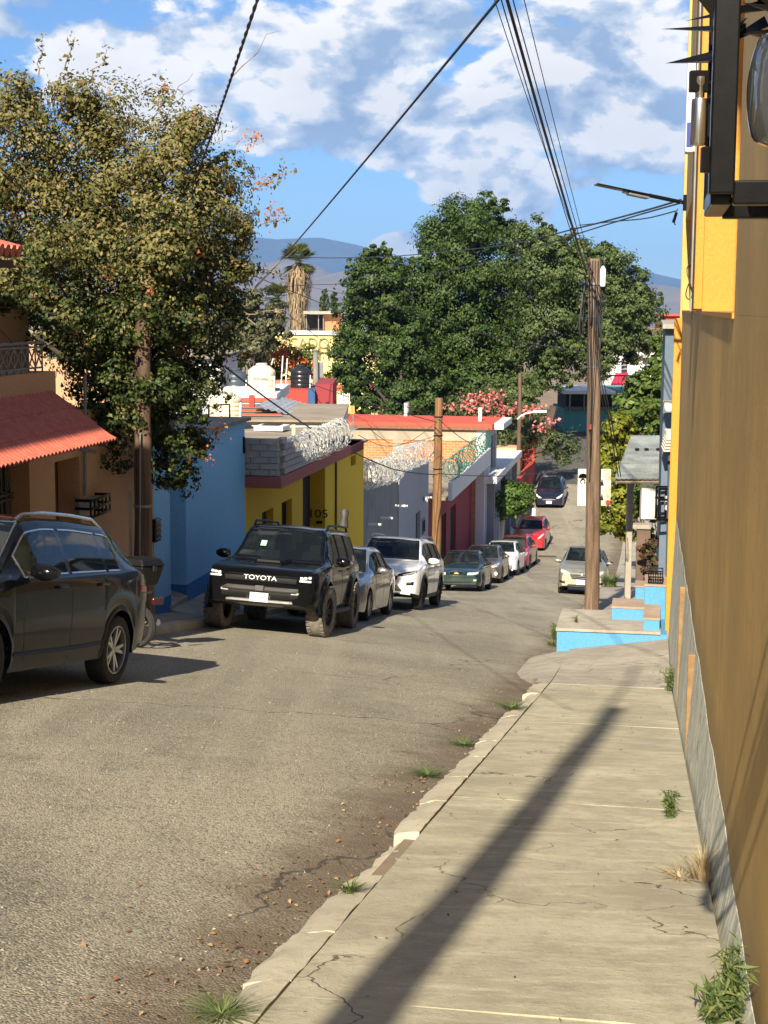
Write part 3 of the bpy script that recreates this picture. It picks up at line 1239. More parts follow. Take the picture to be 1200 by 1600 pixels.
for zz in (.575, .68, .78):
    b = MB()
    b.tube([S(0, V_END + 1.36, zl + zz), S(.24, V_END + 1.36, zl + zz), S(.24, V_END + 1.7, zl + zz), S(0, V_END + 1.7, zl + zz), S(0, V_END + 1.36, zl + zz)], .012, 4)
    b.build('hoop', M_BLACK, ow)

# ---- walkway further down on the right, raised above the road
wk = bpy.data.objects.new('lower_sidewalk', None)
COL.objects.link(wk)
tag(wk, kind='structure')
v = V_END + 1.8
k = 0
wk_top = lambda u, v: float(prof(v)) + .16 + .42 * (1 - ramp(v, 50, 64))
while v < 96:
    slab_grid(UR + .05, 1.2, v + .008, v + 3.0 - .008, wk_top, 1.1, 4, 4, 800 + k).build('slab', M_SLAB2, wk, smooth=True, ang=30)
    v += 3.0
    k += 1

# ---- houses down the right side
nh = thing('slate_blue_house', 'narrow slate blue wall edge with white fittings just past the ochre house', 'house', S(.6, 26, -6))
b = MB()
b.sbox(.17, .9, vY(27.5, .2), vY(38, .2), -9.5, onu(1048, 531, .17).z)
b.build('wall', M_GREYBLUE, nh)
b = MB()
b.sbox(.12, .95, vY(27.3, .2), vY(38.2, .2), onu(1048, 531, .17).z + .002, onu(1048, 531, .17).z + .08)
b.build('coping', M_SLAB2, nh)
M_CREAM = plain('cream_plastic', (.66, .60, .48), .5)
lp = thing('wall_lamp', 'white dome wall lamp on the slate blue house edge', 'lamp', at(1046, 640, 27.0))
c = at(1046, 636, 27.0)
b = MB()
b.lathe([(0, -.10), (.05, -.095), (.085, -.06), (.095, 0), (.095, .03), (0, .04)], 16, c=c)
b.build('dome', M_WHITE, lp, smooth=True)
b = MB()
b.box(c + Vector((.0, .05, .06)), (.20, .16, .10))
b.build('housing', M_CREAM, lp, bevel=.02)
ac = thing('vent_box', 'cream louvred vent box on the slate blue house edge', 'vent', at(1046, 695, 27.0))
c0 = at(1046, 678, 27.0)
for q in range(5):
    b = MB()
    b.box(c0 + Vector((-.005 * q, .0, -.05 * q - .06)), (.15 + .012 * q, .3, .028), Matrix.Rotation(R(12), 3, 'X'))
    b.build('louvre', M_CREAM, ac, bevel=.006)
b = MB()
b.box(c0 + Vector((.01, .06, -.10)), (.15, .26, .36))
b.build('case', M_CREAM, ac, bevel=.02)
# second cage
c2 = thing('wall_cage', 'weathered steel cage around meters on the slate blue house, above the blue steps', 'meter cage', at(1042, 790, 27.0))
o0 = at(1029, 812, 27.0)
o1 = at(1060, 764, 27.0)
for x_, z_ in ((o0.x, 0), (o1.x, 0), ((o0.x + o1.x) / 2, 0)):
    for dy_ in (0, .3):
        b = MB()
        b.box((x_, o0.y + dy_, (o0.z + o1.z) / 2), (.03, .03, o1.z - o0.z))
        b.build('post', M_BLACK, c2)
for z_ in (o0.z, o1.z, o0.z * .35 + o1.z * .65):
    for dy_ in (0, .3):
        b = MB()
        b.box(((o0.x + o1.x) / 2, o0.y + dy_, z_), (o1.x - o0.x + .04, .034, .04))
        b.build('rail', M_BLACK, c2)
b = MB()
b.box(((o0.x + o1.x) / 2 + .05, o0.y + .2, (o0.z + o1.z) / 2), (.16, .14, .26))
b.build('meter', plain('meter_pale', (.5, .45, .42), .5), c2, bevel=.02)
dp = thing('drain_pipe', 'dark grey drain pipe standing against the slate blue wall', 'pipe', at(1050, 900, 27.0))
b = MB()
b.tube([at(1043, 925, 27.0), at(1048, 700, 27.0)], .045, 8)
b.build('pipe', plain('pipe_grey', (.07, .085, .10), .5), dp, smooth=True)
for yy in (905, 815, 725):
    b = MB()
    b.tube([at(1044 + (925 - yy) * .02, yy, 27.0), at(1044 + (925 - yy) * .02, yy - 5, 27.0)], .056, 8)
    b.build('clamp', M_BLACK, dp)
# sheet roof over a doorway on a post
cn = thing('sheet_canopy', 'grey corrugated sheet canopy on a post over the right sidewalk', 'canopy', S(-.3, 40, -7))
A, B_ = at(960, 751, 36), at(1043, 751, 36)
C_, D_ = at(1043, 680, 41), at(986, 680, 41)
nC, nR = 40, 6
M_SHEET = plain('old_zinc_sheet', (.36, .38, .34), .55, .35, .35, 1.6, .2, 30)
for k in range(3):
    P = []
    for j in range(3):
        t_ = (k + j * .52) / 3.05
        t_ = min(t_, 1)
        row = []
        for i in range(nC + 1):
            s_ = i / nC
            p = (A.lerp(B_, s_)).lerp(D_.lerp(C_, s_), t_)
            row.append(p + Vector((0, 0, .006 * math.sin(i * 1.57) + .012 * (2 - k) + (.02 if j == 0 else 0))))
        P.append(row)
    b = MB()
    b.grid(P)
    b.grid([[q - Vector((0, 0, .012)) for q in rw] for rw in P])
    b.build('sheet', M_SHEET, cn, smooth=True)
for i in (.28, .5, .78):
    p = A.lerp(B_, i).lerp(D_.lerp(C_, i), .62)
    b = MB()
    b.box(p + Vector((0, 0, .05)), (.11, .11, .06))
    b.build('bolt_cap', M_BLACK, cn, bevel=.02)
p0 = at(985, 752, 38.5)
u_, v_ = uv(p0)
b = MB()
b.box((p0.x, p0.y, (p0.z + .1 + wk_top(u_, v_)) / 2), (.15, .15, p0.z + .1 - wk_top(u_, v_)))
b.build('post', concrete('weathered_post', (.33, .29, .24)), cn, bevel=.015)
for s_ in (0.03, .97):
    b = MB()
    b.tube([A.lerp(B_, s_) - Vector((0, 0, .06)), D_.lerp(C_, s_) - Vector((0, 0, .06))], .035, 6)
    b.build('rafter', M_WOODGREY or plain('grey_timber', (.20, .16, .12), .8), cn)
for t_ in (.02, .98):
    b = MB()
    b.tube([A.lerp(D_, t_) - Vector((0, 0, .05)), B_.lerp(C_, t_) - Vector((0, 0, .05))], .04, 6)
    b.build('purlin', plain('grey_timber', (.20, .16, .12), .8), cn)
gp = thing('gate_pillar', 'dark brown vine covered gate pillar on the right sidewalk', 'pillar', S(-.4, 30, -7))
q0 = at(1003, 930, 28.6)
b = MB()
b.box((q0.x, q0.y, (q0.z + at(1003, 826, 28.6).z) / 2 - .2), (.26, .26, at(1003, 826, 28.6).z - q0.z + .4), Matrix.Rotation(-TH, 3, 'Z'))
b.build('shaft', concrete('brown_plaster', (.13, .085, .065)), gp, bevel=.02)
b = MB()
q1 = at(1003, 822, 28.6)
b.box(q1, (.34, .34, .08), Matrix.Rotation(-TH, 3, 'Z'))
b.build('cap', M_SLAB2, gp, bevel=.015)
b = MB()
q2 = at(1013, 786, 30)
b.box(q2, (.30, .2, .62))
tag(b.build('notice_panel', wall_paint('chipped_white', (.6, .57, .5)), gp, bevel=.01), 'chipped white panel above the pillar')
# ================================================================== LEFT SIDE
LU = -8.4
M_BROWN = wall_paint('tan_stucco', (0.50, 0.30, 0.17), (0.26, 0.17, 0.1), 0.35)
M_BLUE = wall_paint('light_blue_paint', (0.27, 0.60, 0.90), (0.4, 0.6, 0.75), 0.14, 0.8, 0.2, .8)
M_DBLUE = wall_paint('royal_blue_paint', (0.03, 0.20, 0.52), (0.1, 0.18, 0.32), 0.25)
M_MUST = wall_paint('mustard_paint', (0.84, 0.55, 0.022), (0.6, 0.4, 0.07), 0.16)
M_PINK = wall_paint('faded_red_paint', (0.40, 0.125, 0.105), (0.25, 0.13, 0.1), 0.35)
M_ROOFC = concrete('roof_concrete', (0.30, 0.25, 0.185), 0.5, 0.7)
M_BLOCK = concrete('grey_block', (0.42, 0.41, 0.38), 0.6, 2.0, .92, .6)
M_GREYW = wall_paint('raw_cement_wall', (0.24, 0.255, 0.265), (0.09, 0.09, 0.09), 0.65, .9, .35, 1.2)
M_GREYL = wall_paint('pale_grey_wall', (0.40, 0.43, 0.47), (0.3, 0.3, 0.3), 0.25)
M_RED = wall_paint('oxide_red_paint', (0.42, 0.05, 0.035), (0.25, 0.08, 0.05), 0.3)
M_REDROOF = wall_paint('red_roof_coating', (0.55, 0.085, 0.05), (0.35, 0.15, 0.1), 0.35)
M_MAROON = wall_paint('maroon_paint', (0.28, 0.035, 0.045), (0.12, 0.04, 0.04), 0.3)
M_WHITEW = wall_paint('white_wall', (0.70, 0.70, 0.68), (0.4, 0.4, 0.38), 0.22)
M_TILE = plain('coral_tile_sheet', (0.52, 0.13, 0.085), 0.55, 0, .2, 8, .15)
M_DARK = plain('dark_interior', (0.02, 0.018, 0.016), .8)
M_IRON = plain('grey_iron', (0.22, 0.22, 0.22), .5, .4)
M_PANE = plain('window_pane', (0.03, 0.035, 0.04), 0.08)


def vpx(px, u, py=750):
    p = onu(px, py, u)
    return uv(p)[1]


def zpx(px, py, u):
    return onu(px, py, u).z


def wall_strip(par, mat, u, v0, v1, z0, z1, holes=(), thick=.25, name='wall'):
    """wall along the street facing +u, with rectangular openings (v0, v1, z0, z1)"""
    cuts = sorted(set([v0, v1] + [h for o in holes for h in o[:2]]))
    b = MB()
    for a, c in zip(cuts[:-1], cuts[1:]):
        hs = [o for o in holes if o[0] <= a + 1e-6 and o[1] >= c - 1e-6]
        z = z0
        for o in sorted(hs, key=lambda o: o[2]):
            if o[2] > z + 1e-6:
                b.sbox(u - thick, u, a, c, z, o[2])
            z = o[3]
        if z < z1:
            b.sbox(u - thick, u, a, c, z, z1)
    bm = bmesh.new()
    o = b.build(name, mat, par)
    bm.from_mesh(o.data)
    bmesh.ops.remove_doubles(bm, verts=bm.verts, dist=1e-4)
    seen = {}
    for f in bm.faces:
        key = tuple(sorted(v.index for v in f.verts))
        seen.setdefault(key, []).append(f)
    dele = [f for fs in seen.values() if len(fs) > 1 for f in fs]
    bmesh.ops.delete(bm, geom=dele, context='FACES')
    bm.to_mesh(o.data)
    bm.free()
    return o


def window_u(par, u, v0, v1, z0, z1, fm=None, bars=0, depth=.10, name='window'):
    """framed window set in a street-facing wall"""
    w = MB()
    t = .05
    for (a, c, e, f) in ((v0, v1, z0, z0 + t), (v0, v1, z1 - t, z1), (v0, v0 + t, z0 + t, z1 - t), (v1 - t, v1, z0 + t, z1 - t), ((v0 + v1) / 2 - .02, (v0 + v1) / 2 + .02, z0 + t, z1 - t)):
        w.sbox(u - depth - .04, u - depth, a, c, e, f)
    o = w.build(name, fm or M_IRON, par)
    w = MB()
    w.sbox(u - depth - .03, u - depth - .02, v0 + t, v1 - t, z0 + t, z1 - t)
    w.build('pane', M_PANE, o)
    for i in range(bars):
        w = MB()
        vv_ = v0 + (v1 - v0) * (i + .5) / bars
        w.tube([S(u - depth + .03, vv_, z0), S(u - depth + .03, vv_, z1)], .009, 5)
        w.build('bar', M_BLACK, o)
    return o


# ---- tan house with tiled awning and balcony
th = thing('tan_house', 'tan stucco house with coral tiled awning and balcony behind the dark parked car', 'house', S(LU, 22, -5))
vC = vpx(84, LU, 600)
vEnd = vpx(240, LU, 800)
zw = zpx(180, 632, LU)
vD0, vD1 = vpx(85, LU), vpx(125, LU)
zD = zpx(110, 716, LU)
vG0, vG1 = vpx(-130, LU), vpx(46, LU)
zG = zpx(20, 716, LU)
wall_strip(th, M_BROWN, LU, vpx(-250, LU), vEnd, -9, zw, [(vD0 + .02, vD1, -5.2, zD), (vG0, vG1, -5.2, zG)], .35)
b = MB()
b.sbox(LU - .5, LU - .36, vD0 - .3, vD1 + .3, -9, zD + .2)
b.build('door', plain('brown_door', (.14, .06, .035), .6), th)
# iron gate
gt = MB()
gt.sbox(LU - .36, LU - .33, vG0, vG1, -6, zG)
go = gt.build('gate', M_DARK, th)
for i in range(22):
    vv_ = vG0 + (vG1 - vG0) * (i + .5) / 22
    w = MB()
    w.tube([S(LU - .25, vv_, -6), S(LU - .25, vv_, zG)], .012, 5)
    w.build('bar', plain('gate_iron', (.10, .10, .10), .5, .4), go)
for zz in (zG - .55, zG - .62, -3.9):
    w = MB()
    w.sbox(LU - .27, LU - .23, vG0, vG1, zz, zz + .03)
    w.build('rail', plain('gate_iron', (.10, .10, .10), .5, .4), go)
for i in range(6):
    vv_ = vG1 - .3 - i * .5
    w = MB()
    w.tube([S(LU - .24, vv_ + .2 * math.cos(a), zG - .30 + .2 * math.sin(a)) for a in np.linspace(0, 6.28, 17)], .01, 5)
    w.build('ring', plain('gate_iron', (.10, .10, .10), .5, .4), go)
# balcony front
zb1, zb0 = zpx(80, 580, LU), zpx(80, 640, LU) - .12
b = MB()
b.sbox(LU - 2.0, LU + .03, vpx(-250, LU), vC, zb0, zb1)
b.build('balcony_front', M_BROWN, th)
# railing with crosses
rl = MB()
zr = zpx(70, 533, LU)
vR1 = vpx(76, LU)
rl.sbox(LU - .08, LU - .03, vpx(-250, LU), vR1, zr - .035, zr)
ro = rl.build('railing', M_IRON, th)
for zz in (zb1 + .05, zr - .09):
    w = MB()
    w.sbox(LU - .07, LU - .04, vpx(-250, LU), vR1, zz, zz + .025)
    w.build('rail', M_IRON, ro)
vv_ = vR1
k = 0
while vv_ > 17.5:
    nx = vv_ - .24
    for (a, c) in (((vv_, zb1 + .07), (nx, zr - .08)), ((nx, zb1 + .07), (vv_, zr - .08)), ((vv_, zb1), (vv_, zr))):
        w = MB()
        w.tube([S(LU - .055, a[0], a[1]), S(LU - .055, c[0], c[1])], .012, 4)
        w.build('bar', M_IRON, ro)
    vv_ = nx
# upper storey and its tiled eave
b = MB()
b.sbox(LU - 9, LU - 1.6, 8, vpx(50, LU - 1.6), zb1 - .5, at(20, 388, 21).z + .1)
b.build('upper_wall', M_BROWN, th)
zt_ = at(20, 392, 20.5).z
b = MB()
for i in range(40):
    vv_ = vpx(34, LU) - i * .19
    pts = [S(LU + .05, vv_, zt_), S(LU - 1.6, vv_, zt_ + .42)]
    b.tube([pts[0], pts[1]], [.085, .085], 8)
b.build('eave_tiles', M_TILE, th, smooth=True)
w = MB()
w.sbox(LU - 1.6, LU - .02, 8, vpx(32, LU), zt_ - .22, zt_ - .12)
w.build('eave_board', plain('brown_timber', (.09, .05, .03), .8), th)
# awning: stamped tile sheet in three courses
a0 = onu(-160, 668, LU + .03)
a1 = onu(83, 613, LU + .03)
zt0 = a1.z
uE = LU + 1.08
c1 = onu(184, 686, uE)
vA_, vB_ = 14.5, uv(a1)[1]
vB2 = uv(c1)[1]
nT = 48
for k in range(3):
    P = []
    for j in range(4):
        t_ = (k + j / 3 * 1.06) / 3
        t_ = min(t_, 1.0)
        lift = .03 * (1 - j / 3) * 0 + (.028 if j == 3 else 0.0)
        row = []
        n = nT * 6
        for i in range(n + 1):
            s_ = i / n
            vv_ = vA_ + (vB_ + (vB2 - vB_) * t_ - vA_) * s_
            wv = .032 * abs(math.sin(s_ * nT * math.pi))
            row.append(S(LU + .03 + 1.05 * t_, vv_, zt0 + (c1.z - zt0) * t_ + wv - .01 * k + lift * .6))
        P.append(row)
    P2 = [[q - Vector((0, 0, .02)) for q in rw] for rw in P]
    b = MB()
    b.grid(P)
    b.grid(P2)
    b.add(P[-1] + P2[-1], [(i, i + 1, i + 1 + len(P[-1]), i + len(P[-1])) for i in range(len(P[-1]) - 1)])
    b.build('tile_course', M_TILE, th, smooth=True, ang=50)
w = MB()
w.sbox(LU, uE - .08, vB2 - .25, vB2 - .2, c1.z - .08, c1.z - .03)
w.build('awning_bracket', M_IRON, th)
# pipe mast and small fittings on the tan wall
w = MB()
w.tube([onu(133, 585, LU + .05), onu(133, 775, LU + .05)], .025, 8)
w.build('mast_pipe', M_IRON, th, smooth=True)
w = MB()
w.tube([onu(125, 702, LU + .09), onu(148, 706, LU + .09)], .03, 6)
w.build('cross_arm', M_IRON, th)
mb_ = thing('barred_meter_box', 'black barred meter box on the tan wall behind the parked dark car', 'meter box', onu(145, 800, LU))
p0, p1 = onu(130, 808, LU + .12), onu(160, 772, LU + .12)
va, vb = uv(p0)[1], uv(p1)[1]
w = MB()
w.sbox(LU, LU + .05, va + .02, vb - .02, p0.z + .03, p1.z - .03)
w.build('back', plain('meter_grey', (0.20, 0.20, 0.19), .4), mb_)
for i in range(6):
    vv_ = va + (vb - va) * i / 5
    for uu_ in (LU + .24,):
        w = MB()
        w.sbox(uu_ - .012, uu_ + .012, vv_ - .014, vv_ + .014, p0.z, p1.z)
        w.build('bar', M_BLACK, mb_)
for zz in (p0.z, (p0.z + p1.z) / 2, p1.z):
    w = MB()
    w.sbox(LU, LU + .25, va - .02, va + .015, zz - .02, zz + .02)
    w.sbox(LU, LU + .25, vb - .015, vb + .02, zz - .02, zz + .02)
    w.sbox(LU + .228, LU + .256, va, vb, zz - .02, zz + .02)
    w.build('hoop', M_BLACK, mb_)

# ---- house added out of view at left to shade the pole and tan wall
ng = thing('added_shade_house', 'two storey cream house added out of view on the left to shade the tan house', 'house', S(-9, 4, -3))
wall_strip(ng, M_WHITEW, -8.12, -8, 11.2, -6, 4.7, [(-5, -3.4, -.2, 1.6), (0, 1.6, 1.4, 2.9), (5, 6.6, 1.0, 2.5)], .4)
for k_ in ((-5, -3.4, -.2, 1.6), (0, 1.6, 1.4, 2.9), (5, 6.6, 1.0, 2.5)):
    window_u(ng, -8.12, *k_)
b = MB()
b.sbox(-16, -8.53, -8, 11.2, -6, 4.69)
b.build('body', M_WHITEW, ng)
b = MB()
b.sbox(-16.2, -8.05, -8.2, 11.4, 4.701, 4.85)
b.build('roof_slab', M_ROOFC, ng, bevel=.02)

# ---- light blue house
bh = thing('light_blue_house', 'light blue house with royal blue base band behind the black pickup-like SUV', 'house', S(LU, 28, -6))
bh['label'] = 'light blue painted house with royal blue base band and doorway recess'
vb0, vb1, vb2, vb3 = vEnd + .002, vpx(266, LU, 850), vpx(291, LU, 850), vpx(383, LU, 800)
zB = zpx(383, 657, LU)
zband = zpx(310, 903, LU)
wall_strip(bh, M_BLUE, LU, vb0, vb3, zband, zB, [(vb1, vb2, zband, zpx(280, 700, LU))], .5)
wall_strip(bh, M_DBLUE, LU + .006, vb0, vb3, -10, zband - .001, [(vb1, vb2, -10, zband - .001)], .506, 'base_band')
b = MB()
b.sbox(LU - .36, LU - .3, vb1, vb2, zband, zpx(280, 700, LU))
b.build('door', M_BLUE, bh)
b = MB()
b.sbox(LU - .36, LU - .3, vb1, vb2, -9, zband - .002)
b.build('door_base', M_DBLUE, bh)
b = MB()
b.sbox(LU - 7, LU - .5, vb0, vb3, -9, zB - .02)
b.build('body', M_BLUE, bh)
b = MB()
b.sbox(LU - 7, LU + .12, vb0 - .05, vb3 + .1, zB + .001, zB + .07)
b.build('roof_slab', M_ROOFC, bh, bevel=.01)
for i, (du, z0_, z1_) in enumerate(((-.25, 0, .35), (-.7, 0, .33))):
    w = MB()
    w.tube([S(LU + du, vb3 - .25, zB), S(LU + du, vb3 - .25, zB + z1_), S(LU + du - .35, vb3 - .25, zB + z1_ - .02)], .02, 6)
    w.build('vent_pipe', M_DARK, bh)
w = MB()
p = zpx(379, 690, LU)
w.sbox(LU + .0, LU + .04, vb3 - .16, vb3 - .08, p - .25, p + .1)
w.build('lamp_stub', M_BLACK, bh, bevel=.01)
# ramp and step at its doorway
rp = thing('door_ramp', 'grey concrete door ramp at the foot of the light blue house', 'ramp', S(LU + .5, vb2, -6))
z0_ = ls_top(LU, vb2)
b = MB()
b.hexa([S(LU - .3, vb1 - .1, z0_ - .5), S(LU + .02, vb1 - .1, z0_ - .5), S(LU + .02, vb2, z0_ - .5), S(LU - .3, vb2, z0_ - .5),
        S(LU - .3, vb1 - .1, z0_ + .38), S(LU + .02, vb1 - .1, z0_ + .28), S(LU + .02, vb2, z0_ + .28), S(LU - .3, vb2, z0_ + .38)])
b.build('threshold', M_SLAB2, rp, bevel=.01)
b = MB()
b.hexa([S(LU + .022, vb1 - .1, z0_ - .5), S(LU + .66, vb1 - .1, z0_ - .5), S(LU + .66, vb2 + 1.3, z0_ - .6), S(LU + .022, vb2 + 1.3, z0_ - .6),
        S(LU + .022, vb1 - .1, z0_ + .22), S(LU + .66, vb1 - .1, z0_ + .08), S(LU + .66, vb2 + 1.3, z0_ + .06), S(LU + .022, vb2 + 1.3, z0_ + .14)])
b.build('apron', M_SLAB2, rp, bevel=.01)

# ---- mustard house, number 105
yh = thing('mustard_house', 'mustard yellow house numbered 105 with block parapet and razor wire', 'house', S(LU, 38, -7))
vy0 = vb3 + .004
vyE = vpx(568, LU, 760)
zs1 = zpx(384, 744, LU)
zs0 = zpx(384, 762, LU)
vp0, vp1 = vpx(473, LU), vpx(508, LU)
w1 = (vpx(409, LU), vpx(427, LU), -6.9, zpx(418, 797, LU))
w2 = (vpx(440, LU), vpx(456, LU), -7.2, zpx(448, 782, LU))
vTall = vpx(524, LU)
wall_strip(yh, M_MUST, LU, vy0, vTall, -12, zs0, [w1, w2, (vp0, vp1, -12, zs0)], .4)
zty = zpx(566, 691, LU)
vent = (vpx(548, LU), vpx(556, LU), zpx(552, 727, LU), zpx(552, 712, LU))
wall_strip(yh, M_MUST, LU, vTall + .001, vyE, -12, zty, [vent], .4, 'tall_wall')
b = MB()
b.sbox(LU - .45, LU - .41, vTall, vyE, vent[2] - .1, vent[3] + .1)
b.build('vent_back', M_DARK, yh)
b = MB()
b.sbox(LU - .6, LU + .12, vTall - .08, vyE + .06, zty + .001, zty + .07)
b.build('tall_coping', M_ROOFC, yh, bevel=.01)
b = MB()
b.sbox(LU - .55, LU - .41, vp0 - .2, vp1, -12, zs0)
b.build('door', M_DARK, yh)
b = MB()
b.sbox(LU - .42, LU - .02, vp1 - .001, vp1 + .01, -12, zs0)
b.build('porch_reveal', M_MUST, yh)
window_u(yh, LU, *w1, fm=plain('brown_frame', (.22, .13, .03), .6), depth=.16)
window_u(yh, LU, *w2, fm=M_DARK, bars=6, depth=.16)
w = MB()
w.tube([S(LU + .03, vTall - .05, -10), S(LU + .03, vTall - .05, zs0)], .03, 6)
w.build('drain_line', plain('brown_pipe', (.12, .06, .03), .6), yh)
pt = onv(497, 803, vp1 - .012)
lettering('house_number', '105', .30, pt + S(0, -.012, 0), S(1, 0, 0), (0, 0, 1), plain('dark_number', (.06, .03, .01), .6), yh, sx=1.25)
b = MB()
q = onv(499, 816, vp1 - .012)
b.box(q + S(0, -.02, 0), (.16, .04, .07), Matrix.Rotation(-TH, 3, 'Z'))
b.build('number_plaque', M_BLACK, yh, bevel=.01)
# cantilevered slab
us = -7.62
vsl1 = vpx(549, us, 712)
b = MB()
b.sbox(LU - 12, us, vy0 + .02, vTall - .002, zs0 + .002, zs1)
b.sbox(LU + .002, us, vTall - .001, vsl1, zs0 + .002, zs1)
b.build('slab', M_PINK, yh, bevel=.012)
b = MB()
b.grid([[S(u_, v_, zs1 + .012 + .03 * math.sin(u_ * 1.3 + v_) + (.28 if u_ < -12 else .0) * ramp(v_, vy0 + 5, vy0 + 9)) for u_ in np.linspace(LU - 12, LU - .05, 30)] for v_ in np.linspace(vy0 + .2, vyE - .1, 24)])
b.grid([[S(u_, v_, zs1 + .012 + .01 * math.sin(u_ * 5 + v_ * 3)) for u_ in np.linspace(LU - .05, us - .02, 4)] for v_ in np.linspace(vy0 + .05, vsl1 - .05, 24)])
b.build('roof', M_ROOFC, yh, smooth=True, ang=80)
b = MB()
b.sbox(LU - 12, LU - .42, vy0 + .05, vyE, -12, zs0)
b.build('body', M_MUST, yh)
hx = onz(425, 668, zs1 + .1)
b = MB()
b.box(hx, (.85, .9, .14), Matrix.Rotation(-TH, 3, 'Z'))
hh = b.build('roof_hatch', M_WHITEW, yh, bevel=.02)
b = MB()
b.box(hx + Vector((0, 0, .08)), (.5, .5, .03), Matrix.Rotation(-TH, 3, 'Z'))
b.build('lid', M_DARK, hh)
for px_, py_, h_ in ((459, 712, .75), (477, 700, .5)):
    q = onz(px_, py_, zs1)
    w = MB()
    w.box(q + Vector((0, 0, h_ / 2)), (.09, .09, h_))
    w.build('stub_column', M_SLAB, yh)
# concrete blocks, course by course; near side faces up the street, then turns the corner
bw, bhh, bd = .40, .132, .14
blk = MB()
blk.box((0, 0, 0), (bw - .012, bd, bhh - .012))
blk_me = blk.mesh('block', M_BLOCK)
rb = random.Random(6)


def put_block(p, rot, sx=1.0):
    o = bpy.data.objects.new('block', blk_me)
    COL.objects.link(o)
    o.parent = yh
    o.matrix_parent_inverse = Matrix.Translation(-Vector(yh.location))
    o.location = p
    o.rotation_euler = (rb.uniform(-.01, .01), rb.uniform(-.012, .012), rot + rb.uniform(-.015, .015))
    o.scale = (sx, 1, 1)
    m = o.modifiers.new('bevel', 'BEVEL')
    m.width = .008
    m.segments = 1


for c in range(6):
    z = zs1 + .012 + (c + .5) * bhh
    off = 0 if c % 2 else bw / 2
    u_ = us - .08 - bw / 2 - off
    if c % 2 == 0:
        put_block(S(us - .08 - bw / 4, vy0 + .14, z), -TH, .5)
    while u_ > LU - .35:
        put_block(S(u_, vy0 + .14 + rb.uniform(-.006, .006), z), -TH)
        u_ -= bw
    nrow = int(6 - c * .95)
    for i in range(nrow):
        put_block(S(us - .09, vy0 + .22 + off + bw / 2 + i * bw, z), -TH + R(90))


def razor(name, label, pts, rad, turns, mat, group=None, seed=0):
    """flat-wrap razor wire: overlapping loops plus a line wire"""
    rr = random.Random(seed)
    t = thing(name, label, 'razor wire', pts[0], group)
    pts = [Vector(p) for p in pts]
    seg = [(pts[i + 1] - pts[i]).length for i in range(len(pts) - 1)]
    tot = sum(seg)

    def pos(s):
        for i, l in enumerate(seg):
            if s <= l or i == len(seg) - 1:
                return pts[i].lerp(pts[i + 1], min(1, s / l)), (pts[i + 1] - pts[i]).normalized()
            s -= l
    for k in range(turns):
        c, d = pos(tot * (k + .5) / turns)
        tilt = rr.uniform(.45, 1.1) * (1 if k % 2 else -1)
        side = d.cross(Vector((0, 0, 1))).normalized()
        ax = (side * math.cos(tilt) + d * math.sin(tilt)).normalized()
        up = Vector((rr.uniform(-.1, .1), rr.uniform(-.1, .1), 1)).normalized()
        rr_ = rad * rr.uniform(.8, 1.12)
        b = MB()
        nn = 30
        P = []
        for i in range(nn + 1):
            a = 2 * math.pi * i / nn
            w_ = rr_ * (1 + (.05 if i % 2 else -.02))
            P.append(c + Vector((0, 0, rad * .95)) + ax * w_ * math.cos(a) + up * w_ * math.sin(a) + d * rr.uniform(-.01, .01))
        b.tube(P, [.017 if i % 2 else .008 for i in range(nn + 1)], 4, False)
        b.build('coil', mat, t)
    b = MB()
    b.tube([p + Vector((0, 0, rad)) for p in pts], .006, 4)
    b.build('line_wire', mat, t)
    return t


M_RAZOR = plain('razor_steel', (.68, .68, .64), .4, .5, .2)
M_RAZORG = plain('green_coated_wire', (.03, .22, .17), .4, .4, .2)
razor('razor_wire', 'coils of razor wire on the roof edge of the mustard house', [S(us - .25, vy0 + 2.2, zs1), S(us - .25, vsl1 - .2, zs1 + .02)], .34, 52, M_RAZOR, None, 1)
for px_, py0, py1, vv_ in ((505, 700, 655, vy0 + 4), (527, 690, 655, vsl1 - .5), (559, 690, 663, vyE - .6)):
    q = S(us - .3 if px_ < 550 else LU - .2, vv_, zs1)
    w = MB()
    hgt = (py0 - py1) / FPX * 38
    w.tube([q, q + Vector((0, 0, hgt))], .025, 6)
    w.build('wire_post', M_IRON, yh)

# ---- cement boundary walls with razor wire
gw = thing('cement_wall', 'stained dark grey cement boundary wall between mustard house and pale grey wall', 'wall', S(LU, 50, -9))
vg1 = vpx(622, LU, 800)
vg2 = vpx(668, LU, 800)
za, zb_ = zpx(569, 766, LU), zpx(622, 752, LU)
b = MB()
b.hexa([S(LU - .2, vyE + .005, -13), S(LU, vyE + .005, -13), S(LU, vg1, -13), S(LU - .2, vg1, -13), S(LU - .2, vyE + .005, za), S(LU, vyE + .005, za), S(LU, vg1, zb_), S(LU - .2, vg1, zb_)])
b.build('wall_face', M_GREYW, gw)
for (px_, py_) in ((575, 819), (594, 809)):
    q = onu(px_, py_, LU)
    w = MB()
    w.tube([q, q + S(.42, 0, .0)], .04, 6)
    w.build('water_spout', M_WHITE, gw)
pw = thing('pale_grey_wall', 'pale bluish grey street wall with small door opening and plaque', 'wall', S(LU, 55, -10))
zc, zd = zpx(623, 741, LU), zpx(668, 722, LU)
b = MB()
vm1, vm2 = vpx(649, LU), vpx(656, LU)
zdo = zpx(652, 800, LU)
b.hexa([S(LU - .2, vg1 + .005, -13), S(LU + .03, vg1 + .005, -13), S(LU + .03, vm1, -13), S(LU - .2, vm1, -13), S(LU - .2, vg1 + .005, zc), S(LU + .03, vg1 + .005, zc), S(LU + .03, vm1, zc + (zd - zc) * .55), S(LU - .2, vm1, zc + (zd - zc) * .55)])
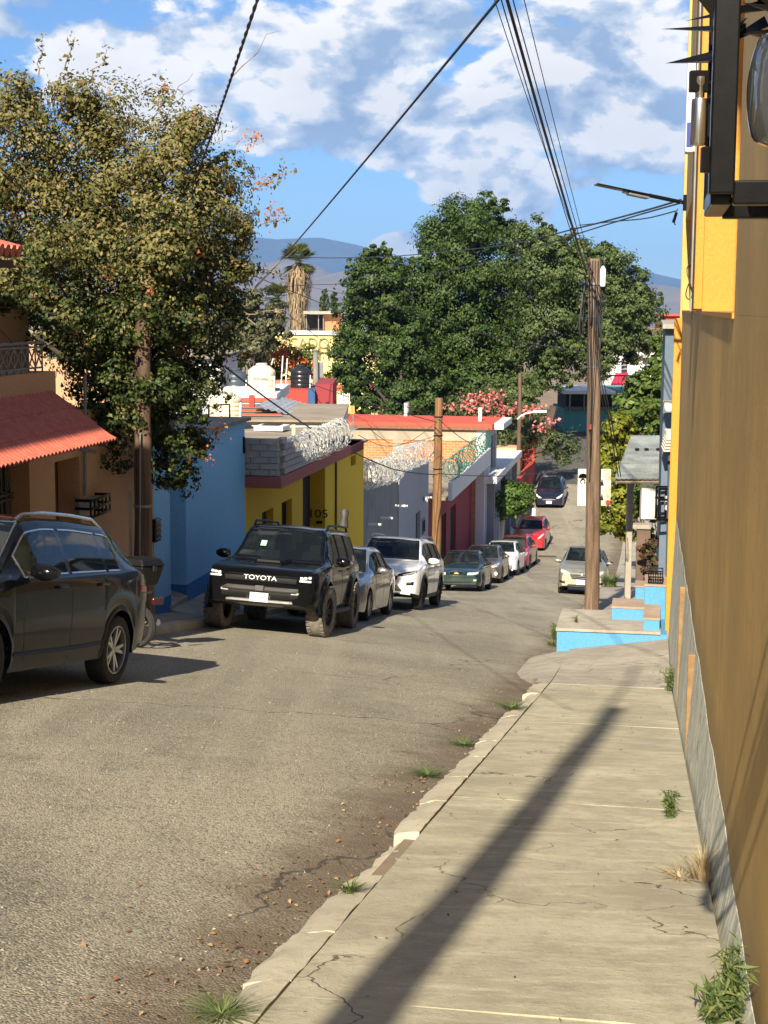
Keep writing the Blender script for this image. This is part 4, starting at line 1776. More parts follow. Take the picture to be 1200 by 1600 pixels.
b.hexa([S(LU - .2, vm1, zdo), S(LU + .03, vm1, zdo), S(LU + .03, vm2, zdo), S(LU - .2, vm2, zdo), S(LU - .2, vm1, zc + (zd - zc) * .55), S(LU + .03, vm1, zc + (zd - zc) * .55), S(LU + .03, vm2, zc + (zd - zc) * .7), S(LU - .2, vm2, zc + (zd - zc) * .7)])
b.hexa([S(LU - .2, vm2, -13), S(LU + .03, vm2, -13), S(LU + .03, vg2, -13), S(LU - .2, vg2, -13), S(LU - .2, vm2, zc + (zd - zc) * .7), S(LU + .03, vm2, zc + (zd - zc) * .7), S(LU + .03, vg2, zd), S(LU - .2, vg2, zd)])
b.build('wall_face', M_GREYL, pw)
w = MB()
w.sbox(LU - .15, LU - .1, vm1, vm2, -13, zdo)
w.build('door', M_DARK, pw)
q = onu(661, 822, LU + .035)
w = MB()
w.sbox(LU + .032, LU + .07, uv(q)[1] - .25, uv(q)[1] + .3, q.z - .3, q.z + .3)
w.build('plaque', M_IRON, pw, bevel=.02)
for i in range(5):
    w = MB()
    vq = uv(q)[1] - .2 + i * .1
    w.sbox(LU + .072, LU + .085, vq, vq + .05, q.z - .22 + .04 * (i % 2), q.z + .22)
    w.build('plaque_mark', M_DARK, pw)
for px_, py_ in ((602, 790), (648, 777)):
    q = onu(px_ + 14, py_, LU + .03)
    w = MB()
    w.tube([q, q + S(.45, 0, .0)], .04, 6)
    w.build('water_spout', M_WHITE, pw)
q = onu(661, 780, LU + .03)
w = MB()
w.lathe([(0, -.12), (.08, -.1), (.1, 0), (.06, .1), (0, .12)], 10, c=q + S(.1, 0, 0))
w.build('wall_light', M_WHITE, pw, smooth=True)
razor('razor_wire', 'greenish then silver razor wire along the top of the cement wall', [S(LU - .1, vyE + .1, za), S(LU - .1, vg1, zb_)], .42, 38, M_RAZOR, None, 2)
razor('razor_wire', 'silver razor wire along the top of the pale grey wall', [S(LU - .1, vg1 + .1, zc), S(LU - .1, vg2, zd)], .42, 34, M_RAZOR, None, 3)


# ---- brick house with red roof and white balcony
def brick_mat():
    t = NT('orange_brick')
    n = t.N.new('ShaderNodeTexBrick')
    n.inputs['Color1'].default_value = (0.43, 0.135, 0.045, 1)
    n.inputs['Color2'].default_value = (0.52, 0.205, 0.075, 1)
    n.inputs['Mortar'].default_value = (0.42, 0.27, 0.17, 1)
    n.inputs['Scale'].default_value = 1.0
    n.inputs['Mortar Size'].default_value = .018
    n.inputs['Brick Width'].default_value = .30
    n.inputs['Row Height'].default_value = .12
    mp = t.N.new('ShaderNodeMapping')
    mp.inputs['Rotation'].default_value = (R(90), 0, 0)
    t.L.new(t.obj, mp.inputs['Vector'])
    t.L.new(mp.outputs[0], n.inputs['Vector'])
    c = t.mix(t.math('MULTIPLY', t.rng(t.noise(.7, 5), .4, .7), .35), n.outputs['Color'], (.46, .21, .09))
    t.col(c).set(Roughness=.9)
    t.bump(n.outputs['Fac'], -.4, .02)
    return t.m


M_BRICK = brick_mat()
vb = 72.0
uE3 = -7.75
uW3 = uv(onv(536, 700, vb))[0]
zr3 = onv(650, 668, vb).z
bk = thing('brick_house', 'orange brick gable house with red flat roof and white front beyond the cement walls', 'house', S(-10, 72, -11))
ztop = zr3 - .05
vb_e = 77.2
pc = uv(onv(622, 700, vb))[0]
pcw = .5
b = MB()
b.sbox(uW3 - 3, pc - pcw / 2, vb, vb + .2, -14, ztop - .55)
b.build('brick_panel', M_BRICK, bk)
b = MB()
b.sbox(pc + pcw / 2, uE3 - .45, vb, vb + .2, -14, ztop - .55)
b.build('brick_panel', M_BRICK, bk)
M_BEAM = concrete('pale_beam', (.42, .36, .27))
b = MB()
b.sbox(pc - pcw / 2, pc + pcw / 2, vb - .03, vb + .2, -14, ztop - .55)
b.build('concrete_column', M_BEAM, bk)
b = MB()
b.sbox(uW3 - 3, uE3 - .45, vb - .04, vb + .2, ztop - .549, ztop)
b.build('tie_beam', M_BEAM, bk)
b = MB()
b.sbox(uE3 - .449, uE3 - .02, vb - .02, vb + .3, -14, ztop)
b.build('corner_column', M_WHITEW, bk)
b = MB()
b.sbox(uW3 - 3, uE3 + .15, vb - .25, vb + .05, ztop + .001, zr3 + .06)
b.build('eave_edge', plain('brown_eave', (.22, .10, .06), .8), bk)
b = MB()
b.sbox(uW3 - 3, uE3 + .3, vb + .051, vb_e, ztop + .001, zr3 + .22)
b.build('roof', M_REDROOF, bk, bevel=.03)
b = MB()
b.sbox(uE3 + .0, uE3 + .75, vb + .9, vb_e, zr3 - .1, zr3 + .2)
b.build('front_canopy', M_WHITEW, bk, bevel=.02)
vw0, vw1 = vb + 2.2, vb + 4.6
wall_strip(bk, M_GREYL, uE3, vb + .301, vb_e, -14, ztop, [(vw0, vw1, -8.2, -6.2)], .3, 'front_wall')
window_u(bk, uE3, vw0, vw1, -8.2, -6.2, M_WHITEW)
b = MB()
b.sbox(uW3 - 3, uE3 - .31, vb + .21, vb_e - .1, -14, ztop - .01)
b.build('body', M_BRICK, bk)
for px_, py0, py1 in ((750, 658, 642), (634, 650, 631), (637, 648, 629)):
    q = onz(px_, py0, zr3 + .22)
    w = MB()
    w.tube([q, q + Vector((0, 0, .65))], .09, 8)
    w.build('roof_pipe', M_WHITE if px_ != 637 else M_IRON, bk)
# ---- maroon terrace house
mh = thing('maroon_house', 'maroon house with white balcony ledge and green razor wire under the brick gable', 'house', S(LU, 62, -10))
zt1 = zpx(690, 790, -7.7)
vt0, vt1 = vg2 + .01, vb - .02
w1 = (vpx(691, LU), vpx(698, LU), -11.4, zpx(694, 803, LU))
w2 = (vpx(704, LU), vpx(713, LU), -11.4, zpx(708, 790, LU))
wall_strip(mh, M_MAROON, LU, vt0, vt1, -15, zt1, [w1, w2], .3)
window_u(mh, LU, *w1, fm=M_IRON, bars=3)
window_u(mh, LU, *w2, fm=M_IRON, bars=3)
b = MB()
zp1 = zpx(685, 771, -7.55)
zq0, zq1 = onu(739, 762, -7.5).z, onu(739, 742, -7.5).z
b.hexa([S(-7.66, vt0 + .3, zt1 + .003), S(-7.5, vt0 + .3, zt1 + .003), S(-7.5, vt1, zt1 + .003), S(-7.66, vt1, zt1 + .003), S(-7.66, vt0 + .3, zp1), S(-7.5, vt0 + .3, zp1), S(-7.5, vt1, zp1 + .1), S(-7.66, vt1, zp1 + .1)])
b.build('balcony_ledge', M_WHITEW, mh, bevel=.015)
razor('razor_wire', 'green coated razor wire on the white balcony ledge', [S(-7.7, vt0 + .5, zp1), S(-7.7, vt1 - .3, zp1 + .1)], .42, 34, M_RAZORG, None, 4)
b = MB()
b.sbox(LU - 6, -7.67, vt0 + .31, vt1, zt1 + .002, zt1 + .12)
b.build('terrace_floor', M_ROOFC, mh)
b = MB()
b.sbox(LU - 6, LU - .31, vt0 + .31, vt1, -15, zt1 - .01)
b.build('body', M_GREYL, mh)
w = MB()
q = onz(718, 745, zp1)
w.tube([q, q + Vector((0, 0, 1.0))], .02, 5)
w.build('rod', M_IRON, mh)
# ---- colonnade and low houses toward the dip
cl_ = thing('porch_house', 'white slab porch on grey columns below the brick house', 'house', S(LU, 78, -12))
zp = onu(755, 762, -7.3).z
b = MB()
b.sbox(LU - 4, -7.2, vb + .1, 86, zp - .4, zp - .05)
b.build('porch_slab', M_WHITEW, cl_, bevel=.02)
for i, vv_ in enumerate((73.0, 75.6, 78.4, 81.5, 85.0)):
    w = MB()
    w.sbox(-7.75, -7.4, vv_, vv_ + .35, -15, zp - .41)
    w.build('column', M_GREYW if i % 2 == 0 else M_GREYL, cl_)
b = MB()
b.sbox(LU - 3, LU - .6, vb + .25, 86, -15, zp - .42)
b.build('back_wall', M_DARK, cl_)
rh = thing('low_red_house', 'low red house with cluttered roof terrace near the bottom of the street', 'house', S(LU, 92, -12))
zrr = at(800, 752, 92).z
b = MB()
b.sbox(-13, -7.5, 86.2, 100, -14, zrr)
b.build('wall', M_RED, rh)
b = MB()
b.sbox(-13, -7.5, 99.6, 100, zrr, zrr + 1.7)
b.sbox(-7.8, -7.5, 86.3, 99.59, zrr, zrr + .5)
b.build('parapet', M_RED, rh)
b = MB()
b.sbox(-13, -7.9, 86.3, 99.5, zrr + .002, zrr + .05)
b.build('roof', M_ROOFC, rh)
b = MB()
b.sbox(-13, -7.4, 99.5, 100.1, zrr + 1.701, zrr + 2.0)
b.build('tiled_coping', M_REDROOF, rh)
b = MB()
b.sbox(-11.8, -8.3, 95, 99.5, zrr + .06, zrr + 1.75)
b.build('roof_room', wall_paint('peach_paint', (.62, .38, .24)), rh)
dish = thing('satellite_dish', 'red satellite dish on the low red house terrace', 'satellite dish', at(788, 725, 93))
b = MB()
ax_ = Matrix.Rotation(R(55), 3, 'X') @ Matrix.Rotation(R(20), 3, 'Y')
b.lathe([(0, 0), (.2, .02), (.38, .07), (.5, .14), (.5, .15), (.38, .085), (0, .012)], 20, ax_, at(788, 720, 92))
b.build('reflector', plain('red_enamel', (.5, .04, .03), .4), dish, smooth=True)
b = MB()
q = at(788, 722, 92.2)
b.tube([q, (q.x, q.y, zrr + .04)], .05, 6)
b.build('mast', M_IRON, dish)
b = MB()
b.tube([at(788, 725, 92), at(781, 716, 91.3)], .02, 5)
b.build('feed_arm', M_IRON, dish)
for i, (px_, py_, col, sx_, sz_) in enumerate(((757, 727, (.03, .03, .03), .7, 1.1), (765, 735, (.65, .62, .3), .5, .5), (773, 742, (.55, .16, .1), .9, .5), (764, 718, (.6, .55, .5), .9, .5))):
    q = at(px_, py_, 90)
    o = thing('roof_crate', ['dark water drum on the low red house terrace', 'pale yellow bin on the low red house terrace', 'orange red crate on the low red house terrace', 'white covered crate on the low red house terrace'][i], ['drum', 'bin', 'crate', 'crate'][i], (q.x, q.y, zrr + .05))
    b = MB()
    if i < 2:
        b.lathe([(0, 0), (sx_ * .45, 0), (sx_ * .5, sz_ * .1), (sx_ * .5, sz_ * .9), (sx_ * .4, sz_), (0, sz_)], 14, c=(q.x, q.y, zrr + .06))
    else:
        b.box((q.x, q.y, zrr + .06 + sz_ / 2), (sx_, .7, sz_))
    b.build('shell', plain('crate_%d' % i, col, .6), o, smooth=i < 2, bevel=0 if i < 2 else .05)
    b = MB()
    b.box((q.x, q.y, zrr + .08 + sz_), (sx_ * .8, .5, .05))
    b.build('lid', plain('crate_%d' % i, col, .6), o, bevel=.02)
# ================================================================== VEHICLES
M_RUBBER = plain('tyre_rubber', (.022, .021, .02), .85, 0, .3, 20, .2, 90)
M_TYREDUST = plain('dusty_tyre', (.17, .15, .125), .9, 0, .35, 14, .5, 60)
M_ALLOY = plain('alloy_rim', (.50, .50, .49), .3, .9, .15)
M_DKRIM = plain('black_rim', (.02, .02, .02), .4, .3)
M_BLKPL = plain('black_plastic', (.008, .008, .008), .5, 0, .2, 30, .1, spec=.25)
M_GLOSSBLK = plain('gloss_black', (.004, .004, .0045), .12, spec=.35)
M_LAMP = plain('headlamp_lens', (.62, .63, .62), .08, .35, .15, 30)
M_LAMPW = plain('white_led_lamp', (.85, .86, .85), .25, 0, .05)
M_AMBER = plain('amber_lens', (.6, .22, .02), .2)
M_TAILR = plain('red_lens', (.35, .01, .01), .15)
M_SILVERPL = plain('satin_silver', (.27, .27, .265), .4, .5, .1)
M_PLATE = plain('plate_white', (.78, .78, .76), .5, 0, .05)
M_INK = plain('plate_ink', (.05, .05, .05), .6)
M_SEAT = plain('dark_seat', (.03, .03, .032), .8)


def glass_mat():
    t = NT('car_glass')
    t.col((.010, .013, .013)).set(Roughness=.03)
    t.p.inputs['Specular IOR Level'].default_value = 1.0
    tr = t.N.new('ShaderNodeBsdfTransparent')
    tr.inputs['Color'].default_value = (.55, .62, .58, 1)
    mx = t.N.new('ShaderNodeMixShader')
    mx.inputs[0].default_value = .45
    t.L.new(t.p.outputs[0], mx.inputs[1])
    t.L.new(tr.outputs[0], mx.inputs[2])
    t.L.new(mx.outputs[0], t.N['Material Output'].inputs['Surface'])
    return t.m


M_GLASS = glass_mat()


def lerp_tab(tab, s):
    xs = [a for a, _ in tab]
    ys = [c for _, c in tab]
    return float(np.interp(s, xs, ys))


def smooth_tab(tab, s, w=.05):
    return sum(lerp_tab(tab, s + w * k) * c for k, c in ((-1, .15), (-.5, .2), (0, .3), (.5, .2), (1, .15)))


WHEELS = {}


def wheel_mesh(Rw, wid, rim, style, spokes, dusty):
    """returns meshes (tyre, rim, spokes) about the x axis"""
    key = (Rw, wid, rim, style, spokes, dusty)
    if key in WHEELS:
        return WHEELS[key]
    Mx = Matrix.Rotation(R(90), 3, 'Y')
    h = wid / 2
    ri = Rw * rim
    t = MB()
    t.lathe([(ri, -h * .85), (ri + .02, -h * .98), (Rw * .88, -h), (Rw * .965, -h * .86), (Rw, -h * .6), (Rw, h * .6), (Rw * .965, h * .86), (Rw * .88, h), (ri + .02, h * .98), (ri, h * .85)], 40, Mx, caps=False)
    if dusty:   # knobbly tread
        for k in range(34):
            a = 2 * math.pi * k / 34
            for sx in (-1, 1):
                c = Vector((sx * h * .78, math.cos(a) * Rw * .985, math.sin(a) * Rw * .985))
                t.box(c, (h * .42, Rw * .10, .03), Matrix.Rotation(a + R(90), 3, 'X'))
    tyre = t.mesh('tyre', M_TYREDUST if dusty else M_RUBBER, True, 35)
    r_ = MB()
    r_.lathe([(ri * .9, -h * .5), (ri, -h * .84), (ri, h * .84), (ri * .95, h * .86), (ri * .9, h * .6), (ri * .88, -h * .3), (0, -h * .3)], 36, Mx, caps=False)
    mrim = M_DKRIM if style == 'black' else M_ALLOY
    rimm = r_.mesh('rim', M_DKRIM if style in ('black', 'dark') else plain('rim_shadow', (.10, .10, .10), .5, .6), True, 40)
    sp = MB()
    for k in range(spokes):
        a = 2 * math.pi * k / spokes
        for da in ((-.10, .10) if style != 'cap' else (0,)):
            p0 = Vector((h * .55, 0, 0))
            e = Vector((h * .74, math.cos(a + da * 1.9) * ri * .95, math.sin(a + da * 1.9) * ri * .95))
            s0 = Vector((h * .62, math.cos(a + da * .8) * ri * .16, math.sin(a + da * .8) * ri * .16))
            d = (e - s0)
            tang = Vector((0, -math.sin(a + da), math.cos(a + da)))
            w0, w1 = ri * (.10 if style != 'cap' else .2), ri * (.075 if style != 'cap' else .16)
            q = []
            for (c, w_) in ((s0, w0), (e, w1)):
                q += [c - tang * w_ - Vector((.03, 0, 0)), c + tang * w_ - Vector((.03, 0, 0)), c + tang * w_ * .8, c - tang * w_ * .8]
            sp.hexa([q[0], q[1], q[5], q[4], q[3], q[2], q[6], q[7]])
    sp.lathe([(0, h * .45), (ri * .2, h * .45), (ri * .22, h * .62), (ri * .14, h * .70), (0, h * .72)], 20, Mx)
    sp.lathe([(ri * .93, h * .70), (ri * 1.0, h * .72), (ri * 1.0, h * .88), (ri * .95, h * .9), (ri * .93, h * .70)], 36, Mx, caps=False)
    spm = sp.mesh('spokes', mrim, True, 30)
    WHEELS[key] = (tyre, rimm, spm)
    return WHEELS[key]


def loft(sp):
    """body shell of a car: front at y=-L/2. Returns stations, rings and the section function"""
    L_, W, H = sp['L'], sp['W'], sp['H']
    top, belt, plan = sp['top'], sp['belt'], sp['plan']
    sill = sp['sill']
    Ra = sp['R'] + sp.get('arch', .07)
    wf, wr = sp['wf'], sp['wr']
    st = set(np.linspace(0, L_, 64).tolist())
    st |= {0.015, .03, .05, .08, .12, L_ - .015, L_ - .04, L_ - .08}
    for c in (wf, wr):
        for a in np.linspace(-1, 1, 17):
            st.add(c + Ra * math.sin(a * math.pi / 2) * .999)
        st.add(c - Ra - .004)
        st.add(c + Ra + .004)
    for k in ('ws', 'rs'):
        st |= set(sp[k])
    for a, c in sp['win']:
        st |= {a, c}
    st = sorted(s for s in st if 0 <= s <= L_)
    out = [st[0]]
    for s in st[1:]:
        if s - out[-1] > .003:
            out.append(s)
    st = out
    hw = W / 2
    wi = hw - sp['tw'] - .06

    def ring(s):
        zt = smooth_tab(top, s, .06)
        zl = min(smooth_tab(belt, s, .06), zt - .015)
        w = hw * smooth_tab(plan, s, .04)
        zb = lerp_tab(sill, s)
        zf = zb + .02
        arch = False
        for c in (wf, wr):
            d = abs(s - c)
            if d < Ra:
                za = sp['R'] + math.sqrt(max(0, Ra * Ra - d * d))
                if za > zb:
                    zb = za
                    arch = True
        hh = zt - zl
        f = min(1, max(0, hh / (H - belt_mid)))
        gb = w * (.955 - .02 * f)
        gt = w * (.86 * (1 - f) + sp['roofw'] * f)
        if sp.get('hoodw') and f < .3:
            gt = w * sp['hoodw'] * (1 - f / .3) + gt * f / .3
        sh = zl - zb
        tum = sp.get('tum', .985)
        wii = min(wi, w * .8)
        P = [(0, zf), (wii, zf), (wii, zb if arch else zf), (w * .962, zb), (w * .984, zb + .12 * sh), (w, zb + .36 * sh), (w * .997, zb + .60 * sh), (w * .985, zb + .80 * sh), (w * (tum - .014), zl - .05 * min(1, sh * 3)), (w * (tum - .036), zl)]
        rr = min(.09, hh * .45)
        for q in (.04, .30, .55, .80, .95):
            z = zl + .008 + (hh - .008 - rr) * q
            bow = math.sin(q * math.pi) * .012 * f
            P.append((gb + (gt - gb) * q + bow, z))
        P += [(gt - .02 * f - .004, zt - rr * .45), (gt - .075 * (1 if gt > .2 else .3), zt - rr * .12), (gt * .62, zt - .012 * f - .004), (gt * .3, zt - .002), (0, zt)]
        return P, arch
    belt_mid = lerp_tab(belt, sp['ws'][1])
    rings = [ring(s)[0] for s in st]
    return st, rings


# ring segments: 0-2 underbody, 3-8 sides, 9-14 greenhouse side, 15-18 top
def make_body(root, sp, paint):
    st, rings = loft(sp)
    L_ = sp['L']
    nP = len(rings[0])
    n = len(st)
    V = []
    for s, P in zip(st, rings):
        V.append(([Vector((x, s - L_ / 2, z)) for x, z in P], [Vector((-x, s - L_ / 2, z)) for x, z in P]))
    groups = {}

    def addf(key, vs):
        groups.setdefault(key, []).append(vs)
    ws0, ws1 = sp['ws']
    rs0, rs1 = sp['rs']
    for i in range(n - 1):
        sm = (st[i] + st[i + 1]) / 2
        for side in (0, 1):
            A, B = V[i][side], V[i + 1][side]
            for k in range(nP - 1):
                q = [A[k], A[k + 1], B[k + 1], B[k]]
                if side == 0:
                    q = q[::-1]
                key = 'body'
                if k <= 1:
                    key = 'underbody'
                elif k == 2:
                    key = 'underbody'
                elif sp.get('clad') and k == 3:
                    key = 'cladding'
                elif 10 <= k <= 13 and sp['win']:
                    for wi_, (a, c) in enumerate(sp['win']):
                        if a < sm < c and (rings[i][14][1] - rings[i][10][1]) > .05:
                            key = ('side_window', side, wi_)
                elif k >= 16:
                    if ws0 < sm < ws1:
                        key = ('windshield', 0, 0)
                    elif rs0 < sm < rs1:
                        key = ('rear_window', 0, 0)
                    elif sp.get('blackroof') and ws1 <= sm <= rs0:
                        key = 'roof_panel'
                if key == 'body' and 9 <= k <= 14 and sp.get('pillar_black'):
                    for (a, c) in sp['pillar_black']:
                        if a < sm < c and 10 <= k <= 13:
                            key = ('pillar', side, a)
                addf(key, q)
    for i, flip in ((0, False), (n - 1, True)):
        A, B = V[i]
        for k in range(nP - 1):
            q = [A[k], A[k + 1], B[k + 1], B[k]]
            addf('body' if k >= 3 else 'underbody', q if not flip else q[::-1])
    # collision surface for fitting lamps, grilles and trim
    tv, tf = [], []
    for key, qs in groups.items():
        for q in qs:
            m = len(tv)
            tv += q
            tf.append((m, m + 1, m + 2, m + 3))
    bvh = BVHTree.FromPolygons(tv, tf)
    pm = {'body': paint, 'underbody': M_BLKPL, 'cladding': M_BLKPL, 'roof_panel': M_GLOSSBLK, 'pillar': M_GLOSSBLK}
    objs = {}
    for key, qs in groups.items():
        b = MB()
        idx = {}
        for q in qs:
            f = []
            for p in q:
                kk = (round(p.x, 5), round(p.y, 5), round(p.z, 5))
                if kk not in idx:
                    idx[kk] = len(b.v)
                    b.v.append(tuple(p))
                if idx[kk] not in f:
                    f.append(idx[kk])
            if len(f) >= 3:
                b.f.append(tuple(f))
        nm = key if isinstance(key, str) else key[0]
        me = b.mesh(nm, pm.get(nm, M_GLASS), True, 42)
        o = link(nm, me, root, True)
        objs[key] = o
        if not isinstance(key, str) and nm != 'pillar':
            # rubber or chrome surround along the boundary of the pane
            cnt = {}
            for f in b.f:
                for a, c in zip(f, f[1:] + f[:1]):
                    e = (min(a, c), max(a, c))
                    cnt[e] = cnt.get(e, 0) + 1
            tbs = {}
            zs_ = [p[2] for p in b.v]
            zm_ = (min(zs_) + max(zs_)) / 2
            for (a, c), m in cnt.items():
                if m != 1:
                    continue
                nm_ = 'window_trim'
                if sp.get('trim') is not None:
                    ym_ = (b.v[a][1] + b.v[c][1]) / 2 + L_ / 2
                    inner = False
                    if key[0] == 'side_window':
                        wa, wc = sp['win'][key[2]]
                        inner = (key[2] > 0 and abs(ym_ - wa) < .03) or (key[2] < len(sp['win']) - 1 and abs(ym_ - wc) < .03)
                    if inner and abs(b.v[a][2] - b.v[c][2]) > .5 * (Vector(b.v[a]) - Vector(b.v[c])).length:
                        continue
                    nm_ = 'window_trim' if key[0] != 'side_window' or key[2] in (0, len(sp['win']) - 1) else ('upper_trim' if b.v[a][2] + b.v[c][2] > 2 * zm_ else 'lower_trim')
                tbs.setdefault(nm_, MB()).tube([b.v[a], b.v[c]], sp.get('trimr', .010), 4, False)
            for nm_, tb in tbs.items():
                tb.build(nm_, sp.get('trim', M_GLOSSBLK), o, True, True)
    return bvh, objs


class Fitter:
    """lays patches on the body: axis 'f' from the front, 'l'/'r' from the sides, 't' from above, 'b' from behind"""

    def __init__(self, bvh, sp, root):
        self.b, self.sp, self.root = bvh, sp, root

    def hit(self, ax, a, c):
        L_ = self.sp['L']
        if ax == 'f':
            o, d = Vector((a, -L_, c)), Vector((0, 1, 0))
        elif ax == 'b':
            o, d = Vector((a, L_, c)), Vector((0, -1, 0))
        elif ax == 'r':     # +x side
            o, d = Vector((3, a - L_ / 2, c)), Vector((-1, 0, 0))
        elif ax == 'l':
            o, d = Vector((-3, a - L_ / 2, c)), Vector((1, 0, 0))
        else:
            o, d = Vector((a, c - L_ / 2, 4)), Vector((0, 0, -1))
        h, nrm, _, _ = self.b.ray_cast(o, d)
        if h is None:
            return None, None
        if nrm.dot(d) > 0:
            nrm = -nrm
        return h, nrm

    def patch(self, name, ax, lower, upper, mat, off=.008, rows=4, par=None, cols=12, thick=True, along=None):
        """lower / upper: polylines of (a, c) with equal parameter"""
        def samp(pl, t):
            n = len(pl) - 1
            i = min(n - 1, int(t * n))
            f = t * n - i
            return (pl[i][0] + (pl[i + 1][0] - pl[i][0]) * f, pl[i][1] + (pl[i + 1][1] - pl[i][1]) * f)
        P = []
        for j in range(rows + 1):
            row = []
            for i in range(cols + 1):
                lo, up = samp(lower, i / cols), samp(upper, i / cols)
                t = j / rows
                a, c = lo[0] + (up[0] - lo[0]) * t, lo[1] + (up[1] - lo[1]) * t
                h, nrm = self.hit(ax, a, c)
                if h is None:
                    h = row[-1] if row else (P[-1][i] if P else None)
                    if h is None:
                        h, nrm = Vector((a, -self.sp['L'] / 2, c)), Vector((0, -1, 0))
                    row.append(Vector(h))
                    continue
                edge = (i in (0, cols) or j in (0, rows)) and thick
                d_ = {'f': Vector((0, -1, 0)), 'b': Vector((0, 1, 0)), 'r': Vector((1, 0, 0)), 'l': Vector((-1, 0, 0)), 't': Vector((0, 0, 1))}[ax]
                row.append(h + d_ * (off if not edge else -.004))
            P.append(row)
        b = MB()
        b.grid(P)
        return b.build(name, mat, par or self.root, True, True, ang=30)

    def strip(self, name, ax, pts, rad, mat, par=None, off=.0, n=5, sub=6):
        P = []
        for (a0, c0), (a1, c1) in zip(pts[:-1], pts[1:]):
            for k in range(sub):
                t = k / sub
                h, nm = self.hit(ax, a0 + (a1 - a0) * t, c0 + (c1 - c0) * t)
                if h is not None:
                    P.append(h + nm * off)
        h, nm = self.hit(ax, *pts[-1])
        if h is not None:
            P.append(h + nm * off)
        if len(P) < 2:
            return
        b = MB()
        b.tube(P, rad, n)
        return b.build(name, mat, par or self.root, True, True)


def add_wheels(root, sp):
    L_ = sp['L']
    tyre, rim, spk = wheel_mesh(sp['R'], sp['tw'], sp.get('rim', .66), sp.get('rimstyle', 'alloy'), sp.get('spokes', 5), sp.get('dusty', False))
    for c in (sp['wf'], sp['wr']):
        for sx in (1, -1):
            o = bpy.data.objects.new('wheel', None)
            COL.objects.link(o)
            o.parent = root
            o.location = (sx * (sp['W'] / 2 - sp['tw'] / 2 - .015 + sp.get('wout', 0)), c - L_ / 2, sp['R'])
            rz = sp.get('steer', 0) if c == sp['wf'] else 0
            o.rotation_euler = (0, 0, (0 if sx > 0 else math.pi) + rz)
            for nm, me in (('tyre', tyre), ('rim', rim), ('spokes', spk)):
                k = bpy.data.objects.new(nm, me)
                COL.objects.link(k)
                k.parent = o


def interior(root, sp):
    L_, W = sp['L'], sp['W']
    ws0, ws1 = sp['ws']
    rs0, rs1 = sp['rs']
    zb = lerp_tab(sp['belt'], ws1)
    H = sp['H']
    b = MB()
    b.box((0, (ws0 + rs1) / 2 - L_ / 2, zb - .22), (W * .86, rs1 - ws0 - .1, .1))
    b.box((0, ws0 + .28 - L_ / 2, zb - .06), (W * .84, .5, .12))
    # seats
    for y, xs in ((ws1 + .45, (-.22 * W, .22 * W)), (ws1 + 1.35, (-.23 * W, 0, .23 * W))):
        if y > rs1 - .3:
            continue
        for x in xs:
            b.box((x, y - L_ / 2, zb - .02), (.46 if y < ws1 + 1 else .36, .16, .42), Matrix.Rotation(R(-14), 3, 'X'))
            b.box((x, y + .1 - L_ / 2, zb + .26), (.24, .10, .16), Matrix.Rotation(R(-10), 3, 'X'))
    # steering wheel on the car's left
    c = Vector((.22 * W, ws0 + .72 - L_ / 2, zb + .0))
    b.tube([c + Matrix.Rotation(R(-25), 3, 'X') @ Vector((.19 * math.cos(a), 0, .19 * math.sin(a))) for a in np.linspace(0, 2 * math.pi, 21)], .016, 5)
    b.build('interior', M_SEAT, root, False, True, bevel=.02)


def mirrors(root, sp, s, z, mat, size=(.21, .12, .15)):
    W, L_ = sp['W'], sp['L']
    for sx in (1, -1):
        b = MB()
        x = sx * (W / 2 * .97 + .12)
        n = 8
        rows = []
        for j in range(7):
            t = j / 6
            k = math.sin(math.pi * min(1, .12 + t * .8)) ** .5
            rows.append([Vector((x + sx * (t - .5) * size[0], s - L_ / 2 + size[1] * .5 * k * math.cos(a), z + size[2] * .5 * k * math.sin(a) * (1 - .25 * t))) for a in np.linspace(0, 2 * math.pi, n + 1)])
        b.grid(rows)
        b.f.append(tuple(range(n)))
        b.f.append(tuple(range(6 * (n + 1), 6 * (n + 1) + n)))
        m = b.build('mirror', mat, root, True, True, ang=60)
        b = MB()
        b.tube([(sx * W / 2 * .93, s - .02 - L_ / 2, z - .07), (x - sx * .04, s - L_ / 2, z - .05)], .03, 6)
        b.build('stalk', M_BLKPL, m, True, True)


def place(root, u, v, yaw=0.0):
    """stand the car on the road facing up the street"""
    du = .7
    t = (S(u, v + 1.3, g(u, v + 1.3)) - S(u, v - 1.3, g(u, v - 1.3))).normalized()
    lat = (S(u + du, v, g(u + du, v)) - S(u - du, v, g(u - du, v))).normalized()
    up = lat.cross(t).normalized()
    lat = t.cross(up)
    M = Matrix((lat, t, up)).transposed().to_4x4()
    M = M @ Matrix.Rotation(yaw, 4, 'Z')
    M.translation = S(u, v, g(u, v) + wob(u, v) + .002)
    root.matrix_world = M


